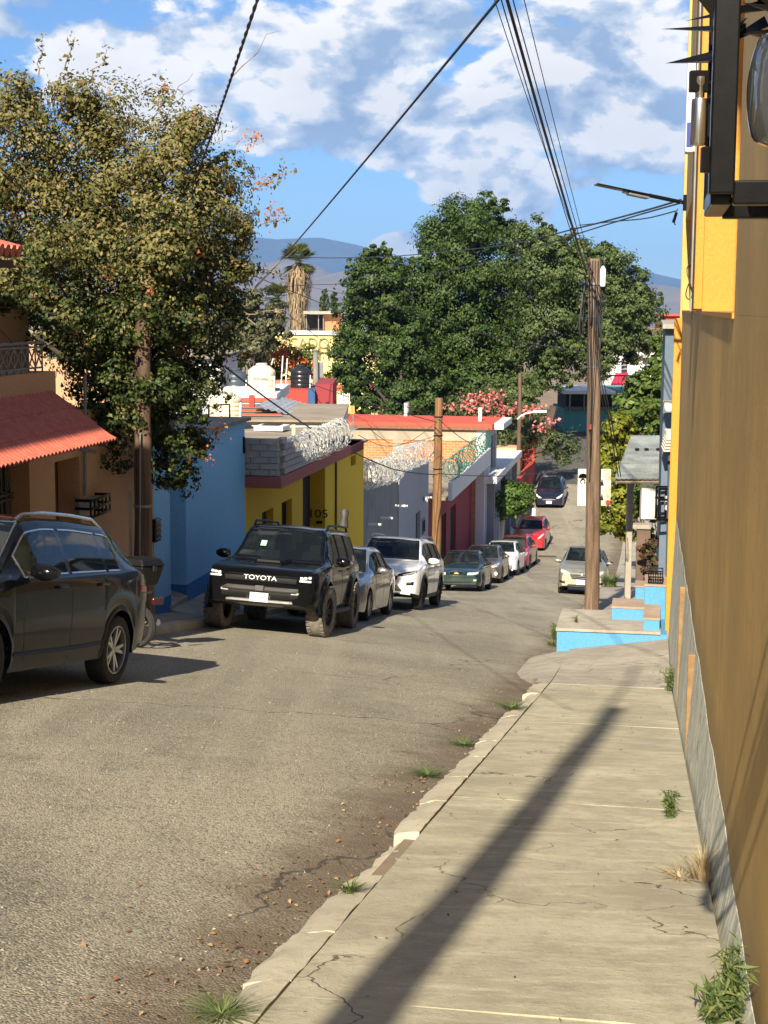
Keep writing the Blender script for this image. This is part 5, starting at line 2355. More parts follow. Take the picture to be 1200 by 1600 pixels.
def base_car(name, label, cat, sp, paint, u, v, yaw=0.0, group='cars parked along the street'):
    root = thing(name, label, cat, (0, 0, 0), group)
    bvh, objs = make_body(root, sp, paint)
    F = Fitter(bvh, sp, root)
    add_wheels(root, sp)
    interior(root, sp)
    place(root, u, v, yaw)
    W, L_ = sp['W'], sp['L']
    # door seams and handles
    ws1 = sp['ws'][1]
    for ax in ('r', 'l'):
        for d in sp.get('doors', ()):
            F.strip('door_seam', ax, d, .004, M_BLKPL, off=-.001)
        for (s, z) in sp.get('handles', ()):
            h, nm = F.hit(ax, s, z)
            if h is None:
                continue
            b = MB()
            b.box(h + nm * .022, (.03, .20, .032))
            hd = b.build('door_handle', sp.get('handlemat', paint), root, False, True, bevel=.01)
    if sp.get('archtrim'):
        Ra = sp['R'] + sp.get('arch', .07)
        for c in (sp['wf'], sp['wr']):
            for sx in (1, -1):
                b = MB()
                wd, ht = sp['archtrim']
                rows = []
                for a in np.linspace(-.12, math.pi + .12, 25):
                    y = c - math.cos(a) * Ra - L_ / 2
                    z = sp['R'] + math.sin(a) * Ra
                    y2 = c - math.cos(a) * (Ra + wd) - L_ / 2
                    z2 = sp['R'] + math.sin(a) * (Ra + wd)
                    h, nm = F.hit('r' if sx > 0 else 'l', y2 + L_ / 2, z2)
                    xb = abs(h.x) if h is not None else W / 2 * .96
                    xb = max(xb, W / 2 * .9)
                    rows.append([Vector((sx * (xb - .06), y, z)), Vector((sx * (xb + ht), y, z)), Vector((sx * (xb + ht * .8), (y + y2) / 2, (z + z2) / 2)), Vector((sx * (xb - .002), y2, z2))])
                b.grid(rows)
                b.build('wheel_arch', sp.get('archmat', M_BLKPL), root, True, True, ang=50)
    return root, F, objs


def plate(root, F, z, txt, w=.32, h=.15, x=0.0, tilt=0.0):
    p, nm = F.hit('f', x, z)
    if p is None:
        return
    b = MB()
    c = p + Vector((0, -.03, 0))
    b.box(c, (w, .012, h))
    o = b.build('licence_plate', M_PLATE, root, False, True, bevel=.006)
    lettering('plate_text', txt, .085, c + Vector((0, -.009, 0)), (1, 0, 0), (0, 0, 1), M_INK, o, True, .002, .95)


def sym(F, name, ax, lower, upper, mat, **k):
    """a patch and its mirror image"""
    F.patch(name, ax, lower, upper, mat, **k)
    F.patch(name, ax, [(-a, c) for a, c in lower], [(-a, c) for a, c in upper], mat, **k)


def ring_emblem(root, c, rx, rz, mat, extra=()):
    b = MB()
    b.tube([c + Vector((rx * math.cos(a), 0, rz * math.sin(a))) for a in np.linspace(0, 2 * math.pi, 21)], .006, 5, False)
    for ex in extra:
        b.tube([c + Vector((ex[0] + ex[2] * math.cos(a), -.001, ex[1] + ex[3] * math.sin(a))) for a in np.linspace(0, 2 * math.pi, 17)], .005, 5, False)
    b.build('emblem', mat, root, True, True)


# ---------------------------------------------------------------- spec sheets
def sedan_spec(L, W, H, R_, wf, wb, hood=.72, nose=.62, cowl=1.18, roof0=1.75, roof1=2.95, back=3.75, deck=.98, **k):
    """s measured from the nose; hood/nose/deck heights in m"""
    beltz = hood + .14
    sp = dict(L=L, W=W, H=H, R=R_, tw=.2, wf=wf, wr=wf + wb,
              top=[(-.2, nose - .06), (0, nose - .05), (.05, nose + .03), (.14, nose + .09), (.45, hood + .06), (cowl - .05, hood + .17), (cowl + .02, hood + .185), (roof0, H - .045), (roof0 + .35, H - .005), ((roof0 + roof1) / 2, H), (roof1 - .2, H - .015), (roof1, H - .05), (back, deck + .04), (L - .16, deck), (L - .03, deck - .06), (L, deck - .12), (L + .2, deck - .12)],
              belt=[(0, nose - .1), (.14, nose + .05), (.5, hood + .02), (cowl, hood + .12), (2.4, beltz + .03), (back, deck - .02), (L, deck - .13)],
              plan=[(0, .80), (.05, .85), (.14, .905), (.35, .965), (.8, .99), (1.4, 1.0), (L - 1.2, 1.0), (L - .5, .965), (L - .12, .90), (L, .83)],
              sill=[(0, .24), (.2, .20), (wf - .4, .19), (wf + .5, .20), (L - .5, .22), (L, .30)],
              roofw=.66, ws=(cowl + .03, roof0), rs=(roof1, back - .03),
              win=[(cowl + .32, roof0 + .52), (roof0 + .60, roof1 - .12), (roof1 - .06, back - .38)],
              handles=[(roof0 + .36, beltz - .06), (roof1 - .2, beltz - .04)])
    sp['doors'] = [[(cowl + .30, .3), (cowl + .24, .6), (cowl + .34, beltz - .03)], [(roof0 + .56, .28), (roof0 + .56, beltz)], [(wf + wb - .38, .75), (wf + wb - .05, beltz - .02)]]
    sp.update(k)
    return sp


def suv_spec(L, W, H, R_, wf, wb, hood=.98, nose=.86, cowl=1.15, roof0=1.72, roof1=3.9, back=4.35, tail=1.0, **k):
    beltz = hood + .12
    sp = dict(L=L, W=W, H=H, R=R_, tw=.235, wf=wf, wr=wf + wb,
              top=[(-.2, nose - .08), (0, nose - .07), (.05, nose + .01), (.13, nose + .08), (.45, hood + .06), (cowl - .03, hood + .16), (cowl + .03, hood + .18), (roof0, H - .05), (roof0 + .35, H - .008), ((roof0 + roof1) / 2, H), (roof1 - .15, H - .03), (roof1, H - .07), (back, tail + .14), (L - .06, tail + .02), (L, tail - .06), (L + .2, tail - .06)],
              belt=[(0, nose - .12), (.13, nose + .04), (.5, hood + .01), (cowl, hood + .10), (2.6, beltz + .03), (back - .2, beltz + .08), (back + .1, tail + .05), (L, tail - .1)],
              plan=[(0, .80), (.05, .86), (.13, .915), (.32, .97), (.8, .995), (1.4, 1.0), (L - 1.0, 1.0), (L - .4, .975), (L - .1, .92), (L, .85)],
              sill=[(0, .36), (.18, .30), (wf - .4, .26), (wf + .5, .26), (L - .5, .30), (L, .40)],
              roofw=.70, ws=(cowl + .04, roof0), rs=(roof1, back - .02),
              win=[(cowl + .34, roof0 + .62), (roof0 + .70, roof0 + 1.5), (roof0 + 1.57, roof1 - .06)],
              handles=[(roof0 + .42, beltz - .07), (roof0 + 1.38, beltz - .05)], clad=True)
    sp['doors'] = [[(cowl + .34, .36), (cowl + .28, .7), (cowl + .38, beltz - .03)], [(roof0 + .66, .34), (roof0 + .66, beltz)], [(wf + wb - .46, .78), (wf + wb - .08, beltz)]]
    sp.update(k)
    return sp


def vq(px, py, u):
    """distance down the street of a tyre seen at this pixel row"""
    p = onroad(px, py)
    return uv(p)[1]


# ---------------------------------------------------------------- dark SUV at the left edge
PT_NAVY = car_paint('midnight_paint', (.0035, .0045, .007), .0, .2, .0)
sp = suv_spec(4.67, 1.90, 1.66, .355, .90, 2.82, hood=.97, nose=.84, cowl=1.22, roof0=1.85, roof1=3.78, back=4.42, tail=1.06, trim=M_CHROME, trimr=.012, arch=.06, archtrim=(.06, .012), archmat=PT_NAVY, rimstyle='dark', spokes=5, rim=.70, clad=False, pillar_black=[(1.85 + .6, 1.85 + .72), (1.85 + 1.48, 1.85 + 1.58)])
sp['rimstyle'] = 'alloy'
root, F, ob = base_car('parked_suv', 'glossy midnight black SUV with chrome window line, cut off at the left edge', 'car', sp, PT_NAVY, -6.42, 13.5, -.06)
mirrors(root, sp, 1.66, 1.16, M_GLOSSBLK, (.26, .16, .18))
for sx in (1, -1):
    b = MB()
    b.tube([(sx * .60, s - sp['L'] / 2, lerp_tab(sp['top'], s) + (.045 if 1.95 < s < 3.7 else .0)) for s in (1.85, 1.97, 2.4, 3.0, 3.5, 3.72, 3.8)], .018, 6)
    b.build('roof_rail', M_CHROME, root, True, True)
for ax in ('r', 'l'):
    F.strip('sill_trim', ax, [(1.35, .42), (2.6, .43), (3.25, .45)], .02, M_BLKPL)
sym(F, 'headlamp', 'f', [(.45, .72), (.62, .74), (.82, .80)], [(.45, .84), (.62, .86), (.84, .90)], M_LAMP)
F.patch('grille', 'f', [(-.42, .45), (0, .42), (.42, .45)], [(-.42, .80), (0, .80), (.42, .80)], M_BLKPL)
plate(root, F, .5, 'YBR-41-07')
F.patch('tail_lamp', 'r', [(4.25, .95), (4.55, .93)], [(4.25, 1.04), (4.55, 1.03)], M_TAILR)

# ---------------------------------------------------------------- black off-road SUV
PT_BLACK = car_paint('black_paint', (.0035, .0035, .004), .0, .22, .0)
L_ = 4.95
sp = dict(L=L_, W=1.98, H=1.84, R=.43, tw=.30, wf=.98, wr=3.83, arch=.085, wout=.06,
          top=[(-.2, .98), (0, .98), (.04, 1.06), (.12, 1.12), (.5, 1.17), (1.25, 1.215), (1.34, 1.235), (1.98, 1.80), (2.3, 1.84), (3.2, 1.84), (4.4, 1.815), (4.55, 1.77), (4.78, 1.26), (4.9, 1.18), (5.2, 1.1)],
          belt=[(0, .95), (.12, 1.07), (.5, 1.12), (1.3, 1.17), (2.6, 1.19), (3.6, 1.22), (4.7, 1.22), (4.95, 1.0)],
          plan=[(0, .83), (.05, .88), (.13, .92), (.3, .955), (.7, .965), (1.4, .955), (4, .955), (4.6, .94), (4.95, .86)],
          sill=[(0, .52), (.25, .46), (.6, .42), (1.5, .40), (3.3, .40), (4.4, .48), (4.95, .55)],
          roofw=.735, hoodw=.9, ws=(1.36, 1.98), rs=(4.56, 4.77), tum=.99,
          win=[(1.66, 2.56), (2.64, 3.44), (3.56, 4.42)], handles=[(2.42, 1.10), (3.30, 1.12)],
          doors=[[(1.62, .5), (1.56, .8), (1.66, 1.14)], [(2.60, .5), (2.60, 1.16)], [(3.36, .85), (3.5, 1.18)]],
          archtrim=(.13, .055), archmat=M_GLOSSBLK, rimstyle='black', spokes=6, rim=.58, dusty=True, clad=True, steer=-.10)
root, F, ob = base_car('offroad_suv', 'black off-road SUV with dusty knobbly tyres and lettered grille, parked before the light blue house', 'car', sp, PT_BLACK, -6.42, 26.5, .035)
F.patch('grille', 'f', [(-.62, .86), (0, .85), (.62, .86)], [(-.64, 1.035), (0, 1.045), (.64, 1.035)], M_BLKPL, off=.012)
F.patch('lower_intake', 'f', [(-.66, .62), (0, .60), (.66, .62)], [(-.66, .82), (0, .82), (.66, .82)], M_BLKPL, off=.02)
h, _ = F.hit('f', 0, .95)
lettering('grille_lettering', 'TOYOTA', .105, h + Vector((0, -.035, .0)), (1, 0, 0), (0, 0, 1), M_LAMPW, root, True, .006, 1.28)
for z in (.74,):
    F.strip('grille_bar', 'f', [(-.62, z), (0, z), (.62, z)], .011, M_BLKPL, off=.03)
for z in (.885, .985):
    F.strip('grille_bar', 'f', [(-.6, z), (0, z), (.6, z)], .009, M_GLOSSBLK, off=.02)
F.patch('bumper_bar', 'f', [(-.58, .545), (0, .54), (.58, .545)], [(-.56, .60), (0, .605), (.56, .60)], M_SILVERPL, off=.03)
F.patch('skid_plate', 'f', [(-.36, .47), (0, .465), (.36, .47)], [(-.42, .53), (0, .53), (.42, .53)], M_SILVERPL, off=.02)
sym(F, 'headlamp', 'f', [(.64, .93), (.74, .925), (.86, .95)], [(.64, 1.02), (.74, 1.04), (.87, 1.055)], M_GLOSSBLK, off=.012)
for sx in (1, -1):
    for k, (x, z, w_, h_) in enumerate(((.69, .995, .05, .04), (.755, 1.0, .05, .04), (.82, 1.008, .05, .04), (.755, .948, .20, .032))):
        h, _ = F.hit('f', sx * x, z)
        if h:
            b = MB()
            b.box(h + Vector((0, -.02, 0)), (w_, .03, h_))
            b.build('lamp_cell', M_LAMPW, root, False, True, bevel=.008)
sym(F, 'fog_lamp', 'f', [(.52, .70), (.66, .705)], [(.52, .745), (.66, .75)], M_LAMP, off=.03)
b = MB()
h, _ = F.hit('f', 0, .80)
b.box(h + Vector((0, -.045, -.02)), (.15, .03, .09))
b.build('radar_cover', plain('radar_grey', (.06, .06, .06), .4), root, False, True, bevel=.01)
plate(root, F, .63, 'UXW-905-F', .31, .15)
h, _ = F.hit('t', 0, .72)
b = MB()
b.hexa([Vector((-.25, .52 - L_ / 2, h.z - .02)), Vector((.25, .52 - L_ / 2, h.z - .02)), Vector((.30, 1.2 - L_ / 2, h.z)), Vector((-.30, 1.2 - L_ / 2, h.z)), Vector((-.23, .56 - L_ / 2, h.z + .075)), Vector((.23, .56 - L_ / 2, h.z + .075)), Vector((.26, 1.18 - L_ / 2, h.z + .085)), Vector((-.26, 1.18 - L_ / 2, h.z + .085))])
sc_ = b.build('hood_scoop', PT_BLACK, root, False, True, bevel=.03)
b = MB()
b.box((0, .522 - L_ / 2, h.z + .035), (.40, .02, .045))
b.build('scoop_mouth', M_BLKPL, sc_, False, True, bevel=.008)
for sx in (1, -1):
    b = MB()
    b.tube([(sx * .66, s - L_ / 2, z) for s, z in ((2.2, 1.80), (2.3, 1.88), (3.2, 1.89), (4.2, 1.87), (4.35, 1.79))], .022, 6)
    b.build('roof_rail', M_BLKPL, root, True, True)
    b = MB()
    b.box((sx * .97, 2.4 - L_ / 2, .40), (.10, 1.7, .07))
    b.build('side_step', M_BLKPL, root, False, True, bevel=.02)
mirrors(root, sp, 1.72, 1.27, M_GLOSSBLK, (.25, .13, .20))
b = MB()
b.box((-.33, 1.56 - L_ / 2, 1.50), (.10, .01, .13), Matrix.Rotation(R(-48), 3, 'X'))
b.build('window_sticker', plain('pale_green_sticker', (.35, .65, .48), .5), root, False, True)
b = MB()
b.lathe([(0, 0), (.09, 0), (.10, .06), (.07, .2), (.09, .3), (.06, .36), (0, .38)], 12, c=(.60, 4.3 - L_ / 2, 1.86))
b.build('roof_beacon', plain('beacon_grey', (.05, .048, .045), .6), root, True, True)

# ---------------------------------------------------------------- silver sedan half hidden behind it
PT_SILV = car_paint('silver_paint', (.36, .36, .35), .75, .3, .12)
sp = sedan_spec(4.30, 1.72, 1.48, .305, .82, 2.55, hood=.78, nose=.66, cowl=1.05, roof0=1.68, roof1=2.95, back=3.75, deck=1.0, spokes=9, rim=.68)
root, F, ob = base_car('silver_sedan', 'silver sedan tucked between the black off-road SUV and the white SUV', 'car', sp, PT_SILV, -6.42, 31.5)
mirrors(root, sp, 1.42, 1.02, PT_SILV)
sym(F, 'headlamp', 'f', [(.42, .62), (.6, .63), (.78, .70)], [(.42, .72), (.6, .76), (.80, .82)], M_LAMP)
F.patch('grille', 'f', [(-.4, .56), (0, .55), (.4, .56)], [(-.4, .66), (0, .67), (.4, .66)], M_BLKPL)
plate(root, F, .45, 'TMN-72-18')

# ---------------------------------------------------------------- white SUV
PT_WHITE = car_paint('pearl_white_paint', (.84, .84, .83), .0, .35, .04)
sp = suv_spec(4.60, 1.86, 1.70, .355, .90, 2.69, hood=.98, nose=.86, cowl=1.12, roof0=1.75, roof1=3.85, back=4.32, tail=1.05, archtrim=(.09, .02), spokes=5, rim=.68, rimstyle='black', pillar_black=[(1.75 + .6, 1.75 + .72)])
root, F, ob = base_car('white_suv', 'pearl white SUV with black lower trim parked behind the silver sedan', 'car', sp, PT_WHITE, -6.2, 37.1, -.01)
mirrors(root, sp, 1.55, 1.16, PT_WHITE, (.25, .15, .18))
sym(F, 'headlamp', 'f', [(.40, .77), (.62, .79), (.86, .88)], [(.40, .83), (.62, .90), (.88, .97)], M_GLOSSBLK, off=.012)
sym(F, 'headlamp_reflector', 'f', [(.52, .80), (.66, .82), (.82, .88)], [(.52, .83), (.66, .87), (.83, .93)], M_LAMP, off=.018)
F.patch('upper_grille', 'f', [(-.40, .66), (0, .64), (.40, .66)], [(-.46, .80), (0, .82), (.46, .80)], M_BLKPL)
F.patch('lower_grille', 'f', [(-.62, .40), (0, .40), (.62, .40)], [(-.42, .60), (0, .61), (.42, .60)], M_BLKPL)
F.patch('skid_trim', 'f', [(-.48, .36), (0, .345), (.48, .36)], [(-.55, .44), (0, .42), (.55, .44)], M_SILVERPL, off=.03)
sym(F, 'fog_lamp', 'f', [(.62, .56), (.80, .58)], [(.62, .66), (.81, .68)], M_BLKPL)
h, _ = F.hit('f', 0, .74)
ring_emblem(root, h + Vector((0, -.02, 0)), .085, .06, M_CHROME, ((0, 0, .03, .058), (0, .025, .06, .03)))
plate(root, F, .50, 'UNG-314-C')
for sx in (1, -1):
    b = MB()
    b.tube([(sx * .62, s - sp['L'] / 2, lerp_tab(sp['top'], s) + (.05 if 1.9 < s < 3.7 else .0)) for s in (1.8, 1.95, 2.5, 3.2, 3.6, 3.75)], .017, 6)
    b.build('roof_rail', M_SILVERPL, root, True, True)

# ---------------------------------------------------------------- dark green sedan
PT_GREEN = car_paint('dark_green_paint', (.006, .030, .024), .4, .35, .08)
sp = sedan_spec(4.45, 1.70, 1.42, .30, .88, 2.58, hood=.72, nose=.60, cowl=1.22, roof0=1.95, roof1=2.95, back=3.65, deck=.97, spokes=7, rim=.6, rimstyle='cap')
root, F, ob = base_car('green_sedan', 'dark green older sedan with oval grille emblem behind the white SUV', 'car', sp, PT_GREEN, -6.45, 53.4)
mirrors(root, sp, 1.55, .96, M_BLKPL, (.18, .1, .13))
sym(F, 'headlamp', 'f', [(.36, .565), (.55, .57), (.76, .61)], [(.36, .665), (.55, .685), (.78, .71)], M_LAMP, off=.012)
F.patch('grille', 'f', [(-.26, .575), (0, .555), (.26, .575)], [(-.27, .66), (0, .69), (.27, .66)], M_BLKPL, off=.012)
F.strip('grille_ring', 'f', [(-.28, .62), (-.2, .68), (0, .695), (.2, .68), (.28, .62), (.2, .565), (0, .55), (-.2, .565), (-.28, .62)], .010, M_CHROME, off=.012)
h, _ = F.hit('f', 0, .63)
b = MB()
b.prism([h + Vector((x, -.02, z)) for x, z in ((-.075, -.02), (-.03, -.02), (-.02, -.038), (.03, -.038), (.025, -.02), (.075, -.02), (.075, .02), (.03, .02), (.02, .038), (-.03, .038), (-.025, .02), (-.075, .02))], (0, -.012, 0))
b.build('emblem', plain('gold_emblem', (.75, .55, .2), .3, .8), root, False, True)
F.patch('lower_intake', 'f', [(-.55, .30), (0, .29), (.55, .30)], [(-.55, .40), (0, .40), (.55, .40)], M_BLKPL)
F.strip('bumper_line', 'f', [(-.72, .50), (0, .50), (.72, .50)], .012, M_BLKPL)
for z in (.33, .37):
    F.strip('intake_bar', 'f', [(-.52, z), (0, z), (.52, z)], .010, PT_GREEN, off=.012)
F.patch('fog_lamp', 'f', [(.58, .36), (.70, .37)], [(.58, .43), (.70, .44)], M_LAMP)

# ---------------------------------------------------------------- brown sedan
PT_BROWN = car_paint('taupe_paint', (.15, .12, .095), .6, .33, .15)
sp = sedan_spec(4.35, 1.72, 1.46, .305, .84, 2.57, hood=.77, nose=.65, cowl=1.08, roof0=1.75, roof1=2.9, back=3.7, deck=1.0, spokes=6)
root, F, ob = base_car('taupe_sedan', 'taupe brown sedan with round fog lamp behind the dark green sedan', 'car', sp, PT_BROWN, -6.48, 60.6)
mirrors(root, sp, 1.42, 1.02, PT_BROWN)
sym(F, 'headlamp', 'f', [(.45, .62), (.6, .62), (.78, .68)], [(.45, .72), (.6, .78), (.80, .86)], M_LAMP)
F.patch('grille', 'f', [(-.4, .5), (0, .48), (.4, .5)], [(-.4, .66), (0, .68), (.4, .66)], M_BLKPL)
for sx in (1, -1):
    h, _ = F.hit('f', sx * .66, .40)
    b = MB()
    b.lathe([(0, 0), (.065, 0), (.07, .02), (.04, .035), (0, .04)], 14, Matrix.Rotation(R(90), 3, 'X'), h + Vector((0, -.01, 0)))
    b.build('fog_lamp', M_LAMPW, root, True, True)
plate(root, F, .36, 'TLS-20-44')

# ---------------------------------------------------------------- small white car
sp = sedan_spec(4.0, 1.66, 1.45, .295, .76, 2.45, hood=.80, nose=.72, cowl=.95, roof0=1.55, roof1=2.9, back=3.3, deck=1.0, spokes=6)
sp['clad'] = True
root, F, ob = base_car('white_car', 'small white car with grey lower bumper between taupe and red cars', 'car', sp, PT_WHITE, -6.25, 66.0, -.03)
mirrors(root, sp, 1.32, 1.04, M_BLKPL)
sym(F, 'headlamp', 'f', [(.42, .64), (.6, .64), (.76, .68)], [(.42, .78), (.6, .80), (.78, .83)], M_LAMP)
F.patch('bumper', 'f', [(-.72, .26), (0, .25), (.72, .26)], [(-.74, .50), (0, .50), (.74, .50)], plain('grey_bumper', (.13, .13, .13), .6), off=.02)
F.patch('grille', 'f', [(-.32, .66), (0, .66), (.32, .66)], [(-.32, .74), (0, .75), (.32, .74)], M_BLKPL)

# ---------------------------------------------------------------- red sedan with sunshade
PT_RED = car_paint('red_paint', (.42, .012, .018), .1, .3, .06)
sp = sedan_spec(4.30, 1.70, 1.46, .305, .80, 2.55, hood=.77, nose=.66, cowl=1.0, roof0=1.65, roof1=2.95, back=3.6, deck=1.0, spokes=5)
root, F, ob = base_car('red_sedan', 'dark red sedan with pale sunshade behind its windscreen', 'car', sp, car_paint('crimson_paint', (.33, .008, .02), .2, .3, .06), -6.15, 71.2, -.04)
mirrors(root, sp, 1.36, 1.02, PT_RED)
b = MB()
b.hexa([Vector(p) for p in ((-.6, 1.12 - 2.15, .98), (.6, 1.12 - 2.15, .98), (.5, 1.52 - 2.15, 1.30), (-.5, 1.52 - 2.15, 1.30), (-.6, 1.13 - 2.15, .97), (.6, 1.13 - 2.15, .97), (.5, 1.53 - 2.15, 1.29), (-.5, 1.53 - 2.15, 1.29))])
b.build('sunshade', plain('silver_sunshade', (.55, .62, .6), .4, .3), root, False, True)
sym(F, 'headlamp', 'f', [(.42, .62), (.6, .63), (.78, .68)], [(.42, .72), (.6, .76), (.80, .84)], M_LAMP)
F.patch('grille', 'f', [(-.4, .45), (0, .44), (.4, .45)], [(-.4, .6), (0, .61), (.4, .6)], M_BLKPL)

# ---------------------------------------------------------------- bright red hatchback
def hatch(L, W, H, R_, wf, wb, **k):
    d = dict(hood=.90, nose=.74, cowl=.92, roof0=1.55, roof1=3.15, back=L - .12, deck=1.0)
    d.update(k)
    sp = suv_spec(L, W, H, R_, wf, wb, hood=d['hood'], nose=d['nose'], cowl=d['cowl'], roof0=d['roof0'], roof1=d['roof1'], back=d['back'], tail=d['deck'], spokes=5)
    sp['sill'] = [(0, .24), (.2, .2), (L - .4, .2), (L, .3)]
    sp['tw'] = .19
    sp['clad'] = False
    sp['win'] = [(d['cowl'] + .32, d['roof0'] + .5), (d['roof0'] + .57, d['roof1'] - .25)]
    return sp


sp = hatch(3.62, 1.60, 1.52, .29, .72, 2.38)
root, F, ob = base_car('red_hatchback', 'bright red hatchback parked last in the left row near the dip', 'car', sp, PT_RED, -6.05, 80.2, -.03)
mirrors(root, sp, 1.28, 1.08, PT_RED)
sym(F, 'headlamp', 'f', [(.42, .68), (.55, .72), (.70, .82)], [(.46, .76), (.6, .90), (.73, .99)], M_LAMP)
F.patch('grille', 'f', [(-.42, .34), (0, .33), (.42, .34)], [(-.46, .50), (0, .52), (.46, .50)], M_BLKPL)
F.patch('upper_grille', 'f', [(-.34, .60), (0, .59), (.34, .60)], [(-.34, .66), (0, .67), (.34, .66)], M_BLKPL)
plate(root, F, .44, 'TKC-51-9')

# ---------------------------------------------------------------- dark blue hatchback coming up from the square
PT_BLUE = car_paint('navy_paint', (.004, .006, .026), .2, .3, .02)
sp = hatch(4.0, 1.72, 1.48, .30, .80, 2.49, hood=.86, nose=.70, cowl=1.0, roof0=1.66, roof1=3.3)
root, F, ob = base_car('navy_hatchback', 'navy blue hatchback on the far slope below the square', 'car', sp, PT_BLUE, -5.95, vY(92.5, -5.9), .0)
mirrors(root, sp, 1.36, 1.04, PT_BLUE)
sym(F, 'headlamp', 'f', [(.45, .62), (.62, .66), (.78, .76)], [(.45, .70), (.64, .80), (.80, .88)], M_LAMPW)
F.patch('grille', 'f', [(-.36, .48), (0, .47), (.36, .48)], [(-.46, .60), (0, .62), (.46, .60)], M_SILVERPL)
plate(root, F, .42, 'TJA-88-1', .34, .17)
for z in (.52, .56):
    F.strip('grille_bar', 'f', [(-.38, z), (0, z), (.38, z)], .014, M_BLKPL, off=.012)

# ---------------------------------------------------------------- champagne minivan on the right
PT_CHAMP = car_paint('champagne_paint', (.37, .36, .28), .6, .32, .12)
sp = suv_spec(4.15, 1.68, 1.68, .30, .78, 2.65, hood=.98, nose=.82, cowl=.90, roof0=1.52, roof1=3.6, back=3.98, tail=1.0, spokes=6)
sp['sill'] = [(0, .30), (.2, .24), (3.7, .24), (4.15, .36)]
sp['clad'] = False
sp['tw'] = .19
root, F, ob = base_car('champagne_minivan', 'champagne silver minivan parked on the right behind the wooden pole', 'car', sp, PT_CHAMP, -2.3, 54.8, .0)
mirrors(root, sp, 1.22, 1.14, PT_CHAMP, (.24, .14, .17))
sym(F, 'headlamp', 'f', [(.42, .68), (.58, .70), (.76, .76)], [(.42, .79), (.58, .85), (.78, .93)], M_LAMP, off=.012)
F.patch('grille', 'f', [(-.34, .54), (0, .52), (.34, .54)], [(-.46, .76), (0, .79), (.46, .76)], M_BLKPL)
for z in (.6, .66, .72):
    F.strip('grille_bar', 'f', [(-.38, z), (0, z), (.38, z)], .009, M_SILVERPL, off=.012)
h, _ = F.hit('f', 0, .74)
ring_emblem(root, h + Vector((0, -.02, .02)), .07, .05, M_CHROME, ((0, 0, .025, .048), (0, .02, .05, .025)))
sym(F, 'fog_lamp', 'f', [(.56, .38), (.74, .40)], [(.56, .48), (.76, .50)], M_BLKPL)
F.patch('lower_intake', 'f', [(-.5, .30), (0, .29), (.5, .30)], [(-.5, .38), (0, .38), (.5, .38)], M_BLKPL)
plate(root, F, .46, 'TLY-60-2', .34, .17)

# ---------------------------------------------------------------- motorcycle behind the dark SUV
mo = thing('motorcycle', 'motorcycle with large black top box parked by the pole on the left', 'motorcycle', (0, 0, 0))
Rm = .29
Mx = Matrix.Rotation(R(90), 3, 'Y')
for y, nm in ((.62, 'wheel'), (-.62, 'wheel')):
    b = MB()
    b.lathe([(Rm - .07, -.045), (Rm - .02, -.05), (Rm, 0), (Rm - .02, .05), (Rm - .07, .045)], 28, Mx, (0, y, Rm), caps=False)
    w_ = b.build('wheel', M_RUBBER, mo, True, True)
    b = MB()
    for k in range(6):
        a = k * math.pi / 3
        b.tube([(0, y, Rm), (0, y + math.cos(a) * (Rm - .05), Rm + math.sin(a) * (Rm - .05))], .014, 5)
    b.lathe([(0, -.05), (.05, -.05), (.05, .05), (0, .05)], 12, Mx, (0, y, Rm))
    b.build('spokes', M_DKRIM, w_, True, True)
b = MB()
b.tube([(0, -.62, Rm), (0, -.2, .36), (0, .12, .34), (0, .38, .78)], [.04, .06, .07, .04], 8)
b.box((0, -.02, .38), (.22, .36, .28))
b.build('engine_frame', M_DKRIM, mo, True, True)
b = MB()
b.tube([(0, -.62, .78), (0, -.3, .76), (0, .0, .74), (0, .12, .80), (0, .30, .86), (0, .42, .82)], [.07, .12, .13, .12, .14, .08], 12)
b.build('seat_and_tank', plain('bike_black', (.012, .012, .012), .25), mo, True, True)
for sx in (1, -1):
    b = MB()
    b.tube([(sx * .07, .44, .92), (sx * .08, .62, Rm)], .022, 6)
    b.build('fork', M_CHROME, mo, True, True)
    b = MB()
    b.tube([(0, .40, .98), (sx * .18, .40, 1.03), (sx * .36, .30, 1.0)], .014, 6)
    hb = b.build('handlebar', M_CHROME, mo, True, True)
    b = MB()
    b.tube([(sx * .24, .40, 1.03), (sx * .30, .42, 1.17)], .007, 5)
    b.lathe([(0, -.01), (.05, -.008), (.05, .008), (0, .01)], 12, Matrix.Rotation(R(90), 3, 'X'), (sx * .31, .42, 1.21))
    b.build('mirror', M_BLKPL, hb, True, True)
    b = MB()
    b.tube([(sx * .11, -.62, Rm), (sx * .13, -.58, .70)], .03, 8)
    b.build('shock', M_CHROME, mo, True, True)
b = MB()
b.box((0, -.92, .66), (.24, .05, .10))
b.build('tail_lamp', plain('smoked_lens', (.05, .008, .008), .2), mo, False, True, bevel=.02)
b = MB()
b.tube([(.12, -.15, .24), (.14, -.5, .28), (.15, -.85, .36)], [.025, .04, .045], 8)
b.build('exhaust', M_CHROME, mo, True, True)
b = MB()
b.lathe([(0, -.05), (.08, -.04), (.09, .03), (0, .05)], 14, Matrix.Rotation(R(90), 3, 'X'), (0, .56, .88))
b.build('headlamp', M_LAMP, mo, True, True)
